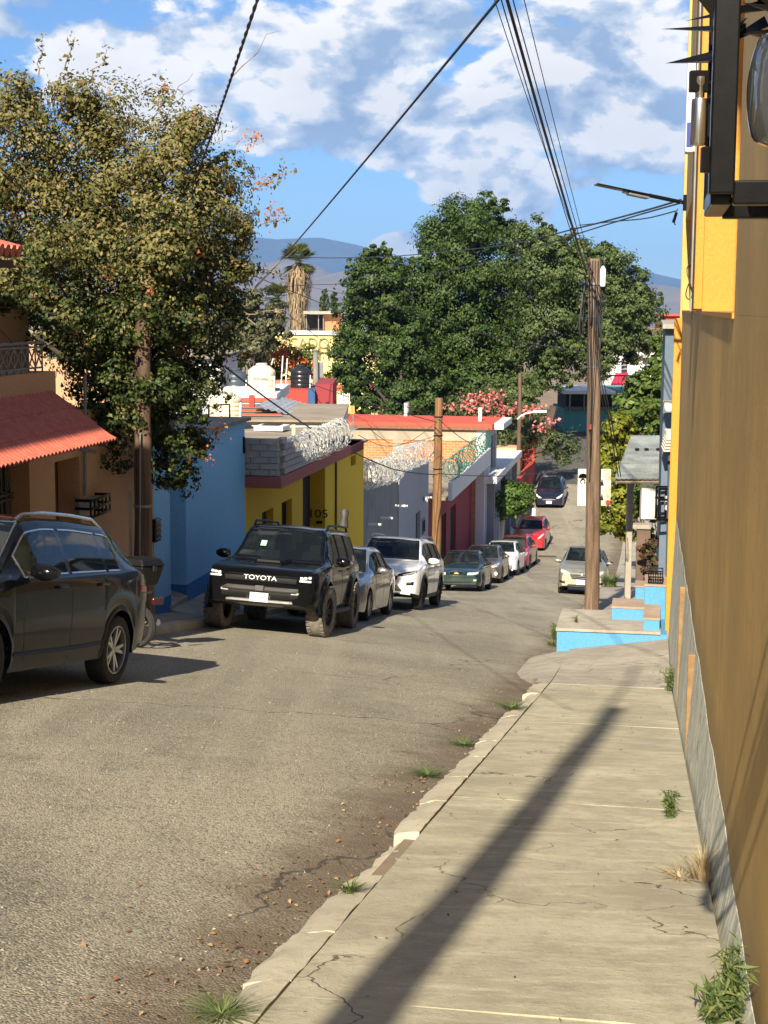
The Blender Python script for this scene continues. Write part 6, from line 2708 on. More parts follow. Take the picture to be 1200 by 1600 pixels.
# top box: body, lid with ridges, rack
bx = MB()
w0, w1, d0, d1, z0, z1 = .18, .25, .16, .21, .86, 1.12
bx.hexa([Vector(p) for p in ((-w0, -.62 - d0, z0), (w0, -.62 - d0, z0), (w0, -.62 + d0, z0), (-w0, -.62 + d0, z0), (-w1, -.62 - d1, z1), (w1, -.62 - d1, z1), (w1, -.62 + d1, z1), (-w1, -.62 + d1, z1))])
bo = bx.build('top_box', M_BLKPL, mo, False, True, bevel=.03)
bx = MB()
bx.hexa([Vector(p) for p in ((-w1 - .012, -.62 - d1 - .012, z1 + .004), (w1 + .012, -.62 - d1 - .012, z1 + .004), (w1 + .012, -.62 + d1 + .012, z1 + .004), (-w1 - .012, -.62 + d1 + .012, z1 + .004), (-w1 + .04, -.62 - d1 + .05, z1 + .11), (w1 - .04, -.62 - d1 + .05, z1 + .11), (w1 - .04, -.62 + d1 - .05, z1 + .11), (-w1 + .04, -.62 + d1 - .05, z1 + .11))])
bx.build('lid', M_BLKPL, bo, False, True, bevel=.025)
for x in (-.12, 0, .12):
    bx = MB()
    bx.box((x, -.62, z1 + .112), (.05, .26, .012))
    bx.build('lid_ridge', M_BLKPL, bo, False, True, bevel=.004)
bx = MB()
bx.box((0, -.62 - d1 - .012, z1 - .03), (.08, .02, .07))
bx.build('latch', M_DKRIM, bo, False, True, bevel=.006)
mv = vY(20.7, -7.1)
mu = -7.42
q = S(mu, mv, g(mu, mv) + .01)
mo.matrix_world = Matrix.Translation(q) @ Matrix.Rotation(-TH + R(72), 4, 'Z') @ Matrix.Rotation(R(7), 4, 'Y')
# ================================================================== VEGETATION
M_BARK = concrete('bark', (.085, .065, .05), .5, 3, .95, .8)


def leaf_mesh(name, pos, nrm, size, mat, rng, aspect=.55, var=.45, fold=.0):
    """one mesh of small pointed leaves; pos, nrm: (n,3)"""
    n = len(pos)
    nrm = nrm / (np.linalg.norm(nrm, axis=1, keepdims=True) + 1e-9)
    a = rng.normal(size=(n, 3))
    t = np.cross(nrm, a)
    t /= (np.linalg.norm(t, axis=1, keepdims=True) + 1e-9)
    w = np.cross(nrm, t)
    s = size * (1 - var + 2 * var * rng.rand(n, 1))
    V = np.empty((n, 4, 3))
    V[:, 0] = pos - t * s * .5
    V[:, 1] = pos + w * s * aspect * .5 + nrm * s * .10
    V[:, 2] = pos + t * s * .5 - nrm * s * .12
    V[:, 3] = pos - w * s * aspect * .5 + nrm * s * .10
    me = bpy.data.meshes.new(name)
    me.vertices.add(n * 4)
    me.vertices.foreach_set('co', V.reshape(-1).astype(np.float32))
    me.loops.add(n * 4)
    me.loops.foreach_set('vertex_index', np.arange(n * 4, dtype=np.int32))
    me.polygons.add(n)
    me.polygons.foreach_set('loop_start', np.arange(0, n * 4, 4, dtype=np.int32))
    me.polygons.foreach_set('loop_total', np.full(n, 4, dtype=np.int32))
    me.materials.append(mat)
    me.update()
    me.validate()
    return me


def clump_points(blobs, n, rng, shell=.5, lump=.28, sub=26):
    """points in twig clumps spread over each blob; blobs: (centre, rx, ry, rz)"""
    wts = np.array([(b[1] * b[2] + b[1] * b[3] + b[2] * b[3]) for b in blobs])
    wts = wts / wts.sum()
    P, Nn = [], []
    for (c, rx, ry, rz), wt in zip(blobs, wts):
        m = max(8, int(n * wt))
        ns = max(6, int(sub * (rx * rz) ** .5 * 2))
        d = rng.normal(size=(ns, 3))
        d /= np.linalg.norm(d, axis=1, keepdims=True)
        rad = (1 - shell * rng.rand(ns, 1) ** 1.6)
        cc = d * rad * (1 + lump * (rng.rand(ns, 1) - .45))
        pick = rng.randint(0, ns, m)
        off = rng.normal(size=(m, 3)) * .17
        off[:, 2] *= .75
        q = cc[pick] + off
        P.append(np.array(c) + q * np.array([rx, ry, rz]))
        nn = d[pick] * 1.0 + off * 3.6 + rng.normal(size=(m, 3)) * .40
        nn[:, 2] += .25
        Nn.append(nn)
    return np.concatenate(P), np.concatenate(Nn)


def limb(b, p, q, r0, r1, rr, seg=6, wob_=.06):
    p, q = Vector(p), Vector(q)
    L_ = (q - p).length
    pts = []
    for i in range(seg + 1):
        t = i / seg
        o = Vector((rr.uniform(-1, 1), rr.uniform(-1, 1), rr.uniform(-.5, 1))) * wob_ * L_ * math.sin(t * math.pi)
        pts.append(p.lerp(q, t) + o)
    b.tube(pts, [r0 + (r1 - r0) * i / seg for i in range(seg + 1)], 6)


def pblobs(lst, Y, dy=1.0, seed=0, squash=1.0, sat=0, shrink=1.0):
    """(px, py, radius px[, Y]) -> blobs at that depth"""
    rr = random.Random(seed)
    out = []
    for e in lst:
        px, py, rp = e[:3]
        y = e[3] if len(e) > 3 else Y + rr.uniform(-dy, dy)
        c = at(px, py, y)
        r_ = rp / FPX * y * shrink
        out.append((tuple(c), r_, r_ * squash, r_ * .92))
        for k in range(sat):
            d = Vector((rr.gauss(0, 1), rr.gauss(-.5, .8), rr.gauss(.2, 1))).normalized()
            q = r_ * rr.uniform(.30, .5)
            out.append((tuple(c + d * r_ * rr.uniform(.8, 1.05)), q, q, q * .85))
    return out


def tree(name, label, base, blobs, n, size, mat, trunk=(.3, .12), fork=.35, seed=0, cat='tree', group=None, aspect=.55, shell=.5, bark=None, sub=26, limbs=True, lump=.28):
    rng = np.random.RandomState(seed)
    rr = random.Random(seed)
    base = Vector(base)
    t = thing(name, label, cat, base, group)
    cen = Vector(np.mean([b[0] for b in blobs], axis=0))
    fk = base.lerp(Vector((cen.x, cen.y, cen.z)), fork)
    b = MB()
    limb(b, base - Vector((0, 0, .3)), fk, trunk[0], trunk[0] * .7, rr, 8, .03)
    if limbs:
        big = sorted(blobs, key=lambda q: -q[1])[:14]
        for c, rx, ry, rz in big:
            limb(b, fk, Vector(c), trunk[0] * .35, trunk[1] * .2, rr, 7, .07)
    b.build('trunk', bark or M_BARK, t, smooth=True)
    P, Nn = clump_points(blobs, n, rng, shell, lump, sub)
    me = leaf_mesh('crown', P, Nn, size, mat, rng, aspect)
    link('crown', me, t)
    return t, P, Nn, rng


# ---- bougainvillea at the left
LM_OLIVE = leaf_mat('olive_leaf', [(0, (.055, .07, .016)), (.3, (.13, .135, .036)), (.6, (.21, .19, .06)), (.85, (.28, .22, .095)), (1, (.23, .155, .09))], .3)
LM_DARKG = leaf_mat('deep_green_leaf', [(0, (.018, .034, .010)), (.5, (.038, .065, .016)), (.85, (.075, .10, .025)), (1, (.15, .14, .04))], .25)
LM_ORANGE = leaf_mat('orange_bract', [(0, (.45, .15, .04)), (.5, (.52, .23, .07)), (.8, (.48, .12, .08)), (1, (.55, .30, .14))], .4)
up_b = pblobs([(40, 165, 52), (120, 155, 48), (60, 240, 95), (165, 195, 70), (180, 290, 105), (270, 235, 85), (332, 290, 66), (290, 340, 88), (368, 350, 38), (372, 420, 28), (80, 350, 115), (-60, 280, 120), (-70, 430, 120), (200, 390, 100), (350, 400, 55), (20, 445, 55, 22.6), (75, 400, 60, 22.8), (225, 440, 75, 23.3), (250, 380, 60, 23.2)], 24.6, .6, 3, 1, 2, .92)
lo_b = pblobs([(60, 450, 95), (160, 470, 100), (270, 450, 95), (345, 455, 58), (130, 560, 70), (230, 560, 85), (315, 535, 62), (360, 500, 45), (210, 640, 58), (275, 620, 60), (320, 600, 38), (265, 700, 48), (285, 752, 30), (205, 705, 34), (30, 500, 50), (182, 650, 50, 23.7), (176, 715, 34, 23.9), (250, 665, 50, 24.6), (300, 690, 34, 24.6), (255, 745, 34, 24.6), (180, 590, 55, 23.6), (255, 610, 50, 23.7), (150, 640, 30, 23.4), (215, 500, 55, 23.6), (280, 500, 60, 23.8), (160, 520, 50, 23.4), (300, 640, 34, 24), (100, 500, 40, 22.8)], 25.6, .7, 4, 1, 2, .95)
bt, P, Nn, rng = tree('bougainvillea_tree', 'big bougainvillea with olive leaves and orange bracts behind the left wooden pole', S(-8.9, 25.3, g(-8.9, 25) + .1), up_b, 400, .066, LM_OLIVE, (.16, .05), .55, 21, lump=.5, sub=30, shell=.75)
bpy.data.objects.remove([c for c in bt.children if c.name.startswith('crown')][0])
rngb = np.random.RandomState(77)
P, Nn = clump_points(up_b, 92000, rngb, .75, .5, 34)
P2, N2 = clump_points(lo_b, 62000, rngb, .7, .45, 34)
PA, NA = np.concatenate([P, P2]), np.concatenate([Nn, N2])
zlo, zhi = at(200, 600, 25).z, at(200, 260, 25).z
f_ = np.clip((PA[:, 2] - zlo) / (zhi - zlo), 0, 1) * .74 + .20  # more olive higher up: real dry bracts, plus sun and shade put in colour
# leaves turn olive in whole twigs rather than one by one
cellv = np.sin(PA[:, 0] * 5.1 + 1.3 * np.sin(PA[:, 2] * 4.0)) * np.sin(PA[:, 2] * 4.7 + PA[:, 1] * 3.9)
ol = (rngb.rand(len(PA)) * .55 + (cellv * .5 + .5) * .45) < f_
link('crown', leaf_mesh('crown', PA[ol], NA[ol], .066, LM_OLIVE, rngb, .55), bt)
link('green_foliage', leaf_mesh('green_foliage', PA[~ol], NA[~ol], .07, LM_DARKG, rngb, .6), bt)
# flower clusters on the outer twigs
sel = rngb.choice(len(P), 44, replace=False)
fp = []
for i in sel:
    m = rngb.randint(6, 26)
    fp.append(P[i] + rngb.normal(size=(m, 3)) * .07)
for (px, py) in ((255, 138), (400, 215), (385, 225), (425, 335), (355, 290), (410, 285), (430, 330), (250, 470), (240, 432), (285, 545), (322, 710), (300, 715), (5, 325), (25, 330), (200, 370), (340, 680), (60, 280), (190, 470), (345, 668)):
    fp.append(np.array(at(px, py, 24.6)) + rngb.normal(size=(30, 3)) * .075)
fp = np.concatenate(fp)
link('blossoms', leaf_mesh('blossoms', fp, rngb.normal(size=fp.shape), .05, LM_ORANGE, rngb, .8), bt)['kind'] = 'stuff'
b = MB()
rr = random.Random(12)
for k in range(46):
    px, py = rr.uniform(0, 400), rr.uniform(110, 620)
    p = at(px, py, 24.9)
    d = Vector((rr.uniform(-1, 1), rr.uniform(-.6, .2), rr.uniform(-.3, 1))).normalized()
    limb(b, p, p + d * rr.uniform(.4, 1.1), .010, .003, rr, 5, .12)
for (px, py, dx, dz) in ((20, 150, -.3, .75), (60, 120, .1, .6), (100, 110, .2, .5), (140, 130, .3, .5), (250, 190, .1, .62), (290, 215, .25, .4), (390, 300, .7, .35), (410, 350, .4, .1), (415, 290, .35, .3), (400, 420, .4, -.1)):
    p = at(px, py, 25)
    e = p + Vector((dx, -.1, dz))
    limb(b, p, e, .012, .004, rr, 6, .1)
    q = np.array([list(p.lerp(e, t_)) for t_ in np.linspace(.1, 1.05, 26)]) + rngb.normal(size=(26, 3)) * .05
    tag(link('spray', leaf_mesh('spray', q, rngb.normal(size=(26, 3)), .08, LM_OLIVE, rngb, .6), bt), kind='stuff')
b.build('twigs', plain('dry_twig', (.24, .19, .14), .9), bt)['kind'] = 'stuff'

# ---- the great laurel trees on the square
LM_LAUREL = leaf_mat('laurel_leaf', [(0, (.014, .036, .007)), (.45, (.042, .084, .016)), (.8, (.075, .122, .026)), (1, (.115, .15, .04))], .28)
LM_LAUREL2 = leaf_mat('pale_laurel_leaf', [(0, (.036, .062, .016)), (.5, (.085, .125, .034)), (.85, (.125, .165, .055)), (1, (.17, .195, .08))], .3)
gr0 = lambda px, Y: (at(px, 480, Y).x, Y, g(*uv(at(px, 480, Y))))
tree('laurel_tree', 'dense dark green laurel tree, left of the three on the far square', gr0(630, 110),
     pblobs([(584, 405, 26), (560, 440, 26), (600, 450, 48), (565, 505, 44), (548, 570, 34), (600, 545, 62), (650, 470, 62), (640, 540, 66), (575, 612, 42), (630, 620, 46), (540, 600, 26), (668, 620, 45)], 110, 2.0, 5, 1, 4, .95), 100000, .215, LM_LAUREL, (.4, .2), .35, 31, group='laurel trees on the square', sub=7, lump=.6)
tree('laurel_tree', 'tallest dark laurel tree in the middle of the far square', gr0(745, 113),
     pblobs([(715, 350, 42), (752, 340, 36), (690, 385, 50), (740, 395, 62), (785, 370, 36), (700, 460, 70), (770, 450, 66), (740, 530, 72), (690, 570, 58), (800, 520, 52), (770, 600, 55), (720, 630, 45), (665, 420, 30)], 113, 2.0, 6, 1, 4, .95), 120000, .215, LM_LAUREL, (.45, .2), .35, 32, group='laurel trees on the square', sub=7, lump=.6)
tree('laurel_tree', 'paler green laurel tree, right of the three on the far square', gr0(845, 108),
     pblobs([(830, 375, 34), (850, 420, 52), (895, 400, 40), (905, 450, 60), (945, 425, 42), (975, 450, 38), (1000, 480, 36), (1012, 520, 30), (955, 500, 52), (860, 500, 56), (905, 540, 52), (840, 570, 46), (975, 545, 38), (870, 575, 34), (935, 560, 30), (815, 620, 30)], 108, 2.0, 7, 1, 4, .95), 110000, .21, LM_LAUREL2, (.4, .2), .35, 33, limbs=False, group='laurel trees on the square', sub=7, lump=.6)

# ---- pink flowering shrub below them
LM_OLEA = leaf_mat('oleander_leaf', [(0, (.03, .05, .015)), (.5, (.07, .10, .03)), (1, (.13, .15, .06))], .2)
LM_PINK = leaf_mat('pink_petal', [(0, (.55, .12, .12)), (.5, (.65, .22, .20)), (1, (.7, .32, .28))], .3)
sh, P, Nn, rng = tree('flowering_shrub', 'large shrub with pink blossoms behind the brick house roof', gr0(775, 99),
                      pblobs([(725, 640, 26), (760, 635, 32), (800, 640, 34), (835, 655, 26), (745, 665, 26), (785, 680, 34), (825, 690, 26), (865, 690, 24), (892, 702, 20), (880, 715, 18)], 98, 1.5, 8), 9000, .30, LM_OLEA, (.16, .07), .4, 41, 'shrub', aspect=.28, sub=12, shell=.8, lump=.5)
fp = []
for (px, py) in ((735, 622), (748, 618), (762, 624), (775, 616), (730, 632), (790, 640), (812, 640), (820, 645), (703, 636), (742, 640), (756, 634), (780, 632), (845, 668), (860, 658), (838, 640), (775, 650)):
    fp.append(np.array(at(px, py, 95.8)) + rng.normal(size=(36, 3)) * np.array([.30, .2, .16]))
fp = np.concatenate(fp)
link('blossoms', leaf_mesh('blossoms', fp, rng.normal(size=fp.shape), .2, LM_PINK, rng, .8), sh)['kind'] = 'stuff'

# ---- clipped street tree with whitewashed trunk
tp = S(-7.62, 76.5, g(-7.62, 76.5) + .1)
c = at(791, 778, tp.y)
LM_TOPI = leaf_mat('topiary_leaf', [(0, (.03, .07, .012)), (.6, (.07, .13, .02)), (1, (.13, .19, .04))], .2)
tree('clipped_tree', 'round clipped street tree with whitewashed trunk beside the red cars', tp,
     [((c.x, c.y, c.z), 1.18, 1.15, .85), ((c.x - .25, c.y, c.z - .2), 1.0, 1.0, .8), ((c.x + .5, c.y, c.z + .1), .8, .8, .7)], 9000, .17, LM_TOPI, (.16, .08), .8, 51, sub=34, shell=.25, lump=.12, bark=wall_paint('whitewash', (.62, .52, .40)))

# ---- trees on the right of the street
LM_LIME = leaf_mat('lime_leaf', [(0, (.06, .10, .010)), (.5, (.17, .20, .02)), (.8, (.30, .28, .03)), (1, (.36, .30, .05))], .35)
LM_MID = leaf_mat('mid_green_leaf', [(0, (.03, .06, .01)), (.6, (.08, .13, .02)), (1, (.15, .20, .04))], .25)
q = S(.75, 52.0, wk_top(.3, 52))
tree('lime_tree', 'yellow green young tree behind the wooden pole on the right sidewalk', q,
     pblobs([(952, 700, 28), (975, 690, 30), (955, 745, 30), (980, 760, 26), (965, 790, 30), (945, 815, 22), (975, 825, 24), (962, 665, 22), (990, 800, 16)], 51.5, .5, 9), 9000, .17, LM_LIME, (.09, .04), .5, 61, sub=22, shell=.7)
q = S(1.6, 62.0, wk_top(1, 62))
tree('garden_tree', 'mid green leafy garden tree above the grey sheet canopy', q,
     pblobs([(1030, 570, 24), (1005, 610, 30), (1030, 625, 28), (985, 640, 26), (1010, 660, 30), (1035, 680, 22), (975, 665, 20), (1040, 600, 20), (1000, 700, 24), (1030, 540, 14)], 60, .8, 10), 12000, .22, LM_MID, (.12, .06), .5, 62, sub=16, shell=.6)
q = S(.55, 44.0, wk_top(.5, 44))
tree('garden_shrub', 'dark leafy shrub under the grey sheet canopy on the right', q,
     pblobs([(1000, 775, 16), (1015, 800, 18), (1020, 770, 14), (1010, 835, 18), (1022, 860, 14)], 44, .3, 12), 2600, .14, LM_MID, (.05, .03), .5, 63, 'shrub', sub=24, shell=.7)
# climbing vine on the gate pillar
LM_VINE = leaf_mat('vine_leaf', [(0, (.03, .03, .012)), (.5, (.06, .055, .02)), (.8, (.14, .04, .03)), (1, (.08, .10, .03))], .2)
q = at(1015, 930, 28.0)
tree('climbing_vine', 'dark reddish climbing vine beside the gate pillar on the right', (q.x, q.y, q.z - .1),
     pblobs([(1008, 860, 13), (1014, 890, 14), (1020, 850, 12), (1022, 910, 12), (1012, 920, 11), (1024, 880, 11)], 28.0, .1, 13), 1700, .07, LM_VINE, (.02, .01), .6, 64, 'vine', sub=40, shell=.8)

# ---- background vegetation on the left
LM_GREY = leaf_mat('grey_green_leaf', [(0, (.06, .07, .035)), (.5, (.12, .13, .06)), (1, (.19, .18, .10))], .2)
tree('grey_bush_tree', 'grey green loose tree just right of the bougainvillea, before the palms', gr0(405, 92),
     pblobs([(395, 470, 26), (415, 500, 30), (385, 510, 34), (430, 520, 24), (360, 540, 30), (405, 540, 26)], 92, 1, 14), 7000, .24, LM_GREY, (.2, .1), .5, 71, sub=12, shell=.8, lump=.5)
LM_FLAME = leaf_mat('flame_petal', [(0, (.5, .10, .02)), (.5, (.62, .17, .03)), (1, (.45, .16, .08))], .3)
ft, P, Nn, rng = tree('flame_tree', 'flame tree with orange red blossoms behind the water tanks', gr0(430, 97),
                      pblobs([(375, 560, 24), (400, 550, 28), (440, 560, 28), (470, 555, 24), (425, 585, 26), (360, 585, 22), (480, 580, 20), (350, 560, 20), (500, 590, 16)], 97, 1, 15), 6500, .22, LM_MID, (.22, .1), .45, 72, sub=12, shell=.8, lump=.5)
fp = []
for (px, py) in ((380, 535), (395, 530), (365, 540), (430, 550), (445, 545), (440, 560), (455, 575), (470, 565), (425, 560), (372, 550), (485, 590), (350, 545), (410, 545)):
    fp.append(np.array(at(px, py, 95)) + rng.normal(size=(60, 3)) * np.array([.42, .25, .22]))
fp = np.concatenate(fp)
link('blossoms', leaf_mesh('blossoms', fp, rng.normal(size=fp.shape), .2, LM_FLAME, rng, .8), ft)['kind'] = 'stuff'


def palm(label, px, pytop, pyskirt, Y, crown, seed, skirt_w):
    """fan palm: shaggy skirt of dead fronds under a small green head"""
    rr = random.Random(seed)
    rng = np.random.RandomState(seed)
    base = Vector(gr0(px, Y))
    topp = at(px, pytop, Y)
    t = thing('fan_palm', label, 'palm', base, 'palms in the background')
    b = MB()
    limb(b, base - Vector((0, 0, .3)), topp, .32, .25, rr, 10, .01)
    b.build('trunk', M_BARK, t, smooth=True)
    zs = at(px, pyskirt, Y).z
    b = MB()
    for k in range(760):
        z = rr.uniform(zs, topp.z - .2)
        a = rr.uniform(0, 6.283)
        f = (z - zs) / (topp.z - zs)
        r0 = .25
        ln = rr.uniform(.9, 2.2)
        out = Vector((math.cos(a), math.sin(a), 0))
        tv_ = Vector((-math.sin(a), math.cos(a), 0))
        rad = skirt_w * (.55 + .45 * f)
        p0 = Vector((topp.x, topp.y, z)) + out * r0
        p1 = Vector((topp.x, topp.y, z - ln * .35)) + out * rad * rr.uniform(.45, 1.15)
        p2 = Vector((topp.x, topp.y, z - ln)) + out * rad * rr.uniform(.35, 1.15)
        w_ = rr.uniform(.03, .09)
        b.add([p0 - tv_ * w_ * .3, p0 + tv_ * w_ * .3, p1 + tv_ * w_, p1 - tv_ * w_, p2 + tv_ * w_ * .3, p2 - tv_ * w_ * .3], [(0, 1, 2, 3), (3, 2, 4, 5)])
    b.build('dead_fronds', leaf_mat('dead_frond', [(0, (.16, .12, .075)), (.5, (.28, .215, .14)), (1, (.42, .30, .16))], .15), t)['kind'] = 'stuff'
    lm = leaf_mat('palm_leaf', [(0, (.03, .05, .015)), (.6, (.09, .12, .03)), (1, (.20, .20, .06))], .25)
    for k in range(40):
        a = rr.uniform(0, 6.283)
        el = rr.uniform(-.7, 1.3)
        d = Vector((math.cos(a) * math.cos(el), math.sin(a) * math.cos(el), math.sin(el)))
        st_ = topp + d * crown * rr.uniform(.45, .65)
        side = d.cross(Vector((0, 0, 1)))
        if side.length < .1:
            side = Vector((1, 0, 0))
        side.normalize()
        b = MB()
        b.tube([topp, st_], .025, 4)
        for m in range(13):
            an = (m - 6) / 6 * 1.25
            dd = (d * math.cos(an) + side * math.sin(an)).normalized()
            e = st_ + dd * crown * .55 - Vector((0, 0, .12 * crown * rr.random()))
            n_ = dd.cross(side.cross(d)).normalized() * .09
            md = st_.lerp(e, .5)
            b.add([st_, md + n_, e, md - n_], [(0, 1, 2, 3)])
        b.build('frond', lm, t)


palm('tall fan palm with shaggy dry skirt left of the laurel trees', 466, 408, 505, 141, 1.8, 5, 1.35)
palm('shorter fan palm just left of the tall palm', 434, 466, 512, 143, 1.5, 6, .8)


# ---- weeds and grass
LM_WEED = leaf_mat('weed_leaf', [(0, (.06, .10, .03)), (.6, (.12, .17, .05)), (1, (.22, .24, .09))], .3)
LM_DRY = leaf_mat('dry_grass', [(0, (.30, .22, .11)), (.6, (.42, .32, .17)), (1, (.50, .40, .24))], .2)


def tuft(name, label, p, n, h, spread, mat, seed, lean=(0, 0), cat='weed', width=.006, up=1.0):
    rr = random.Random(seed)
    b = MB()
    p = Vector(p)
    for k in range(n):
        a = rr.uniform(0, 6.283)
        d = Vector((math.cos(a), math.sin(a), 0))
        L_ = h * rr.uniform(.5, 1.1)
        o = p + d * rr.uniform(0, spread * .35)
        bend = rr.uniform(.2, 1.0) * spread
        w_ = Vector((-d.y, d.x, 0)) * width * rr.uniform(.6, 1.3)
        pr = []
        for t_ in (0, .35, .7, 1):
            q = o + d * bend * t_ * t_ + Vector((lean[0] * t_, lean[1] * t_, L_ * up * (t_ - .28 * t_ * t_)))
            pr.append((q - w_ * (1 - t_ * .92), q + w_ * (1 - t_ * .92)))
        vs = [x for pp in pr for x in pp]
        b.add(vs, [(0, 1, 3, 2), (2, 3, 5, 4), (4, 5, 7, 6)])
    o = b.build(name, mat)
    tag(o, label, cat)
    return o


def onwalk(px, py, dz=0.0):
    d = ray(px, py)
    s = 3.0
    while s < 40:
        p = d * (s / d.y)
        u, v = uv(p)
        zz = rs_top(u, v) if u > UR else g(u, v)
        if p.z < zz:
            return p + Vector((0, 0, dz))
        s += .02
    return p


def weed(label, p, n, h, seed, mat, leaves=16, lsize=.035, spread=.5):
    """leafy weed: several stems with small leaves"""
    rr = random.Random(seed)
    rng = np.random.RandomState(seed)
    p = Vector(p)
    t = thing('weed', label, 'weed', p)
    b = MB()
    pts, nn = [], []
    for k in range(n):
        a = rr.uniform(0, 6.283)
        d = Vector((math.cos(a), math.sin(a), 0))
        hh = h * rr.uniform(.6, 1.1)
        sp_ = spread * h * rr.uniform(.1, 1)
        P_ = [p + d * sp_ * t_ ** 1.5 + Vector((0, 0, hh * t_)) for t_ in np.linspace(0, 1, 6)]
        b.tube(P_, [.004, .0035, .003, .0025, .002, .001], 4)
        for m in range(leaves):
            t_ = rr.uniform(.1, 1.02)
            q = p + d * sp_ * t_ ** 1.5 + Vector((0, 0, hh * t_))
            o_ = Vector((rr.gauss(0, 1), rr.gauss(0, 1), rr.gauss(.3, .6))).normalized()
            pts.append(q + o_ * lsize * .5)
            nn.append(o_.cross(Vector((rr.gauss(0, 1), rr.gauss(0, 1), rr.gauss(0, 1)))))
    b.build('stems', LM_WEED, t)
    link('leaves', leaf_mesh('leaves', np.array([list(x) for x in pts]), np.array([list(x) for x in nn]), lsize * 1.5, mat, rng, .13), t)
    return t


weed('small green weed growing from the sidewalk joint by the wall', onwalk(1047, 1278), 16, .17, 1, LM_WEED, 18, .045, .35)
weed('tall green weed in the lower right corner against the wall', onwalk(1143, 1598), 18, .26, 2, LM_WEED, 20, .045, .28)
weed('second green weed at the wall foot near the lower right corner', onwalk(1112, 1602), 10, .16, 3, LM_WEED, 14, .05, .5)
weed('low green weed at the wall foot just before the blue landing', onwalk(1046, 1080), 14, .30, 4, LM_WEED, 16, .06, .5)
weed('green weeds at the road edge left of the blue landing', onwalk(866, 1000), 14, .34, 5, LM_WEED, 14, .06, .5)
weed('tiny weed on the grey landing top', at(900, 972, 25.6), 8, .12, 6, LM_WEED, 8, .04, .8)
tuft('dry_grass', 'dry straw coloured grass tuft at the wall foot beside the sidewalk', onwalk(1098, 1375), 90, .26, .16, LM_DRY, 7, (-.03, 0), 'grass', .004)
tuft('dry_grass', 'flattened dry grass lying on the sidewalk near the wall', onwalk(1062, 1372), 70, .07, .2, LM_DRY, 8, (-.02, 0), 'grass', .004)
tuft('grass_tuft', 'green grass tuft in the broken kerb at lower middle', onwalk(546, 1392), 150, .06, .11, LM_WEED, 9, (0, 0), 'grass', .0035)
tuft('grass_tuft', 'green grass patch at the kerb in the bottom foreground', onwalk(345, 1585), 220, .045, .2, LM_WEED, 10, (0, 0), 'grass', .003)
tuft('grass_tuft', 'green grass at the kerb halfway up the sidewalk', onwalk(725, 1165), 130, .07, .2, LM_WEED, 11, (0, 0), 'grass', .006)
tuft('grass_tuft', 'green grass along the kerb beside the third slab', onwalk(668, 1212), 130, .065, .22, LM_WEED, 12, (0, 0), 'grass', .006)
tuft('grass_tuft', 'green grass at the far kerb before the flared kerb', onwalk(800, 1108), 160, .09, .3, LM_WEED, 13, (0, 0), 'grass', .007)
q = S(-1.15, 47, wk_top(-1, 47))
tuft('grass_tuft', 'clump of green grass on the right sidewalk beside the minivan', q, 260, .55, .5, LM_WEED, 14, (0, 0), 'grass', .02)
tuft('grass_tuft', 'short grass at the road edge below the blue landing corner', onwalk(862, 1010), 90, .2, .2, LM_WEED, 15, (0, 0), 'grass', .007)

# ---- fallen leaves along the kerb, nobody could count them
LM_LITTER = leaf_mat('fallen_leaf', [(0, (.10, .045, .02)), (.5, (.22, .10, .04)), (.8, (.30, .18, .08)), (1, (.36, .28, .16))], .05, .8)
rng = np.random.RandomState(5)
n = 460
v_ = 4.2 + rng.rand(n) ** 1.3 * 16
u_ = UR - .02 - np.abs(rng.normal(size=n)) * .30
cl2_ = np.array([5.2, 5.9, 6.9, 7.6, 9.2, 11.0])
pick = rng.rand(n) < .55
v_[pick] = cl2_[rng.randint(0, 6, pick.sum())] + rng.normal(size=pick.sum()) * .22
pp = np.array([list(S(a, c_, g(a, c_) + wob(a, c_) + .012)) for a, c_ in zip(u_, v_)])
nn = rng.normal(size=(n, 3)) * .35 + np.array([0, 0, 1])
tag(link('fallen_leaves', leaf_mesh('fallen_leaves', pp, nn, .024, LM_LITTER, rng, .6)), 'brown fallen leaves strewn along the right kerb', 'leaf litter', kind='stuff')
n = 100
v_ = 4.4 + rng.rand(n) * 19
u_ = UR + .25 + rng.rand(n) ** .8 * 1.5
pp = np.array([list(S(a, c_, rs_top(a, c_) + .010)) for a, c_ in zip(u_, v_)])
nn = rng.normal(size=(n, 3)) * .2 + np.array([0, 0, 1])
tag(link('sidewalk_litter', leaf_mesh('sidewalk_litter', pp, nn, .020, leaf_mat('dark_litter', [(0, (.05, .035, .025)), (.7, (.12, .07, .04)), (1, (.3, .22, .12))], .02, .8), rng, .5)), 'small dark dry leaves scattered on the sidewalk', 'leaf litter', kind='stuff')
# loose stones of the worn asphalt
rng = np.random.RandomState(9)
n = 4200
v_ = 4.0 + rng.rand(n) ** 1.5 * 18
u_ = UR - .05 - rng.rand(n) * 5.6
b = MB()
for a, c_ in zip(u_, v_):
    s_ = .003 + .005 * rng.rand() ** 2
    p = S(a, c_, g(a, c_) + wob(a, c_) + s_ * .3)
    q = [Vector(x) * s_ for x in rng.normal(size=(4, 3)) * .5]
    b.add([p + Vector((-s_, -s_ * .7, 0)) + q[0], p + Vector((s_, -s_ * .5, 0)) + q[1], p + Vector((0, s_, 0)) + q[2], p + Vector((0, 0, s_)) + q[3] * .5], [(0, 1, 3), (1, 2, 3), (2, 0, 3)])
tag(b.build('road_grit', leaf_mat('grit', [(0, (.12, .10, .08)), (.6, (.24, .2, .155)), (1, (.40, .34, .26))], 0, .9)), 'loose pale grit on the worn asphalt', 'grit', kind='stuff')
# ================================================================== POLES, WIRES, FAR HOUSES


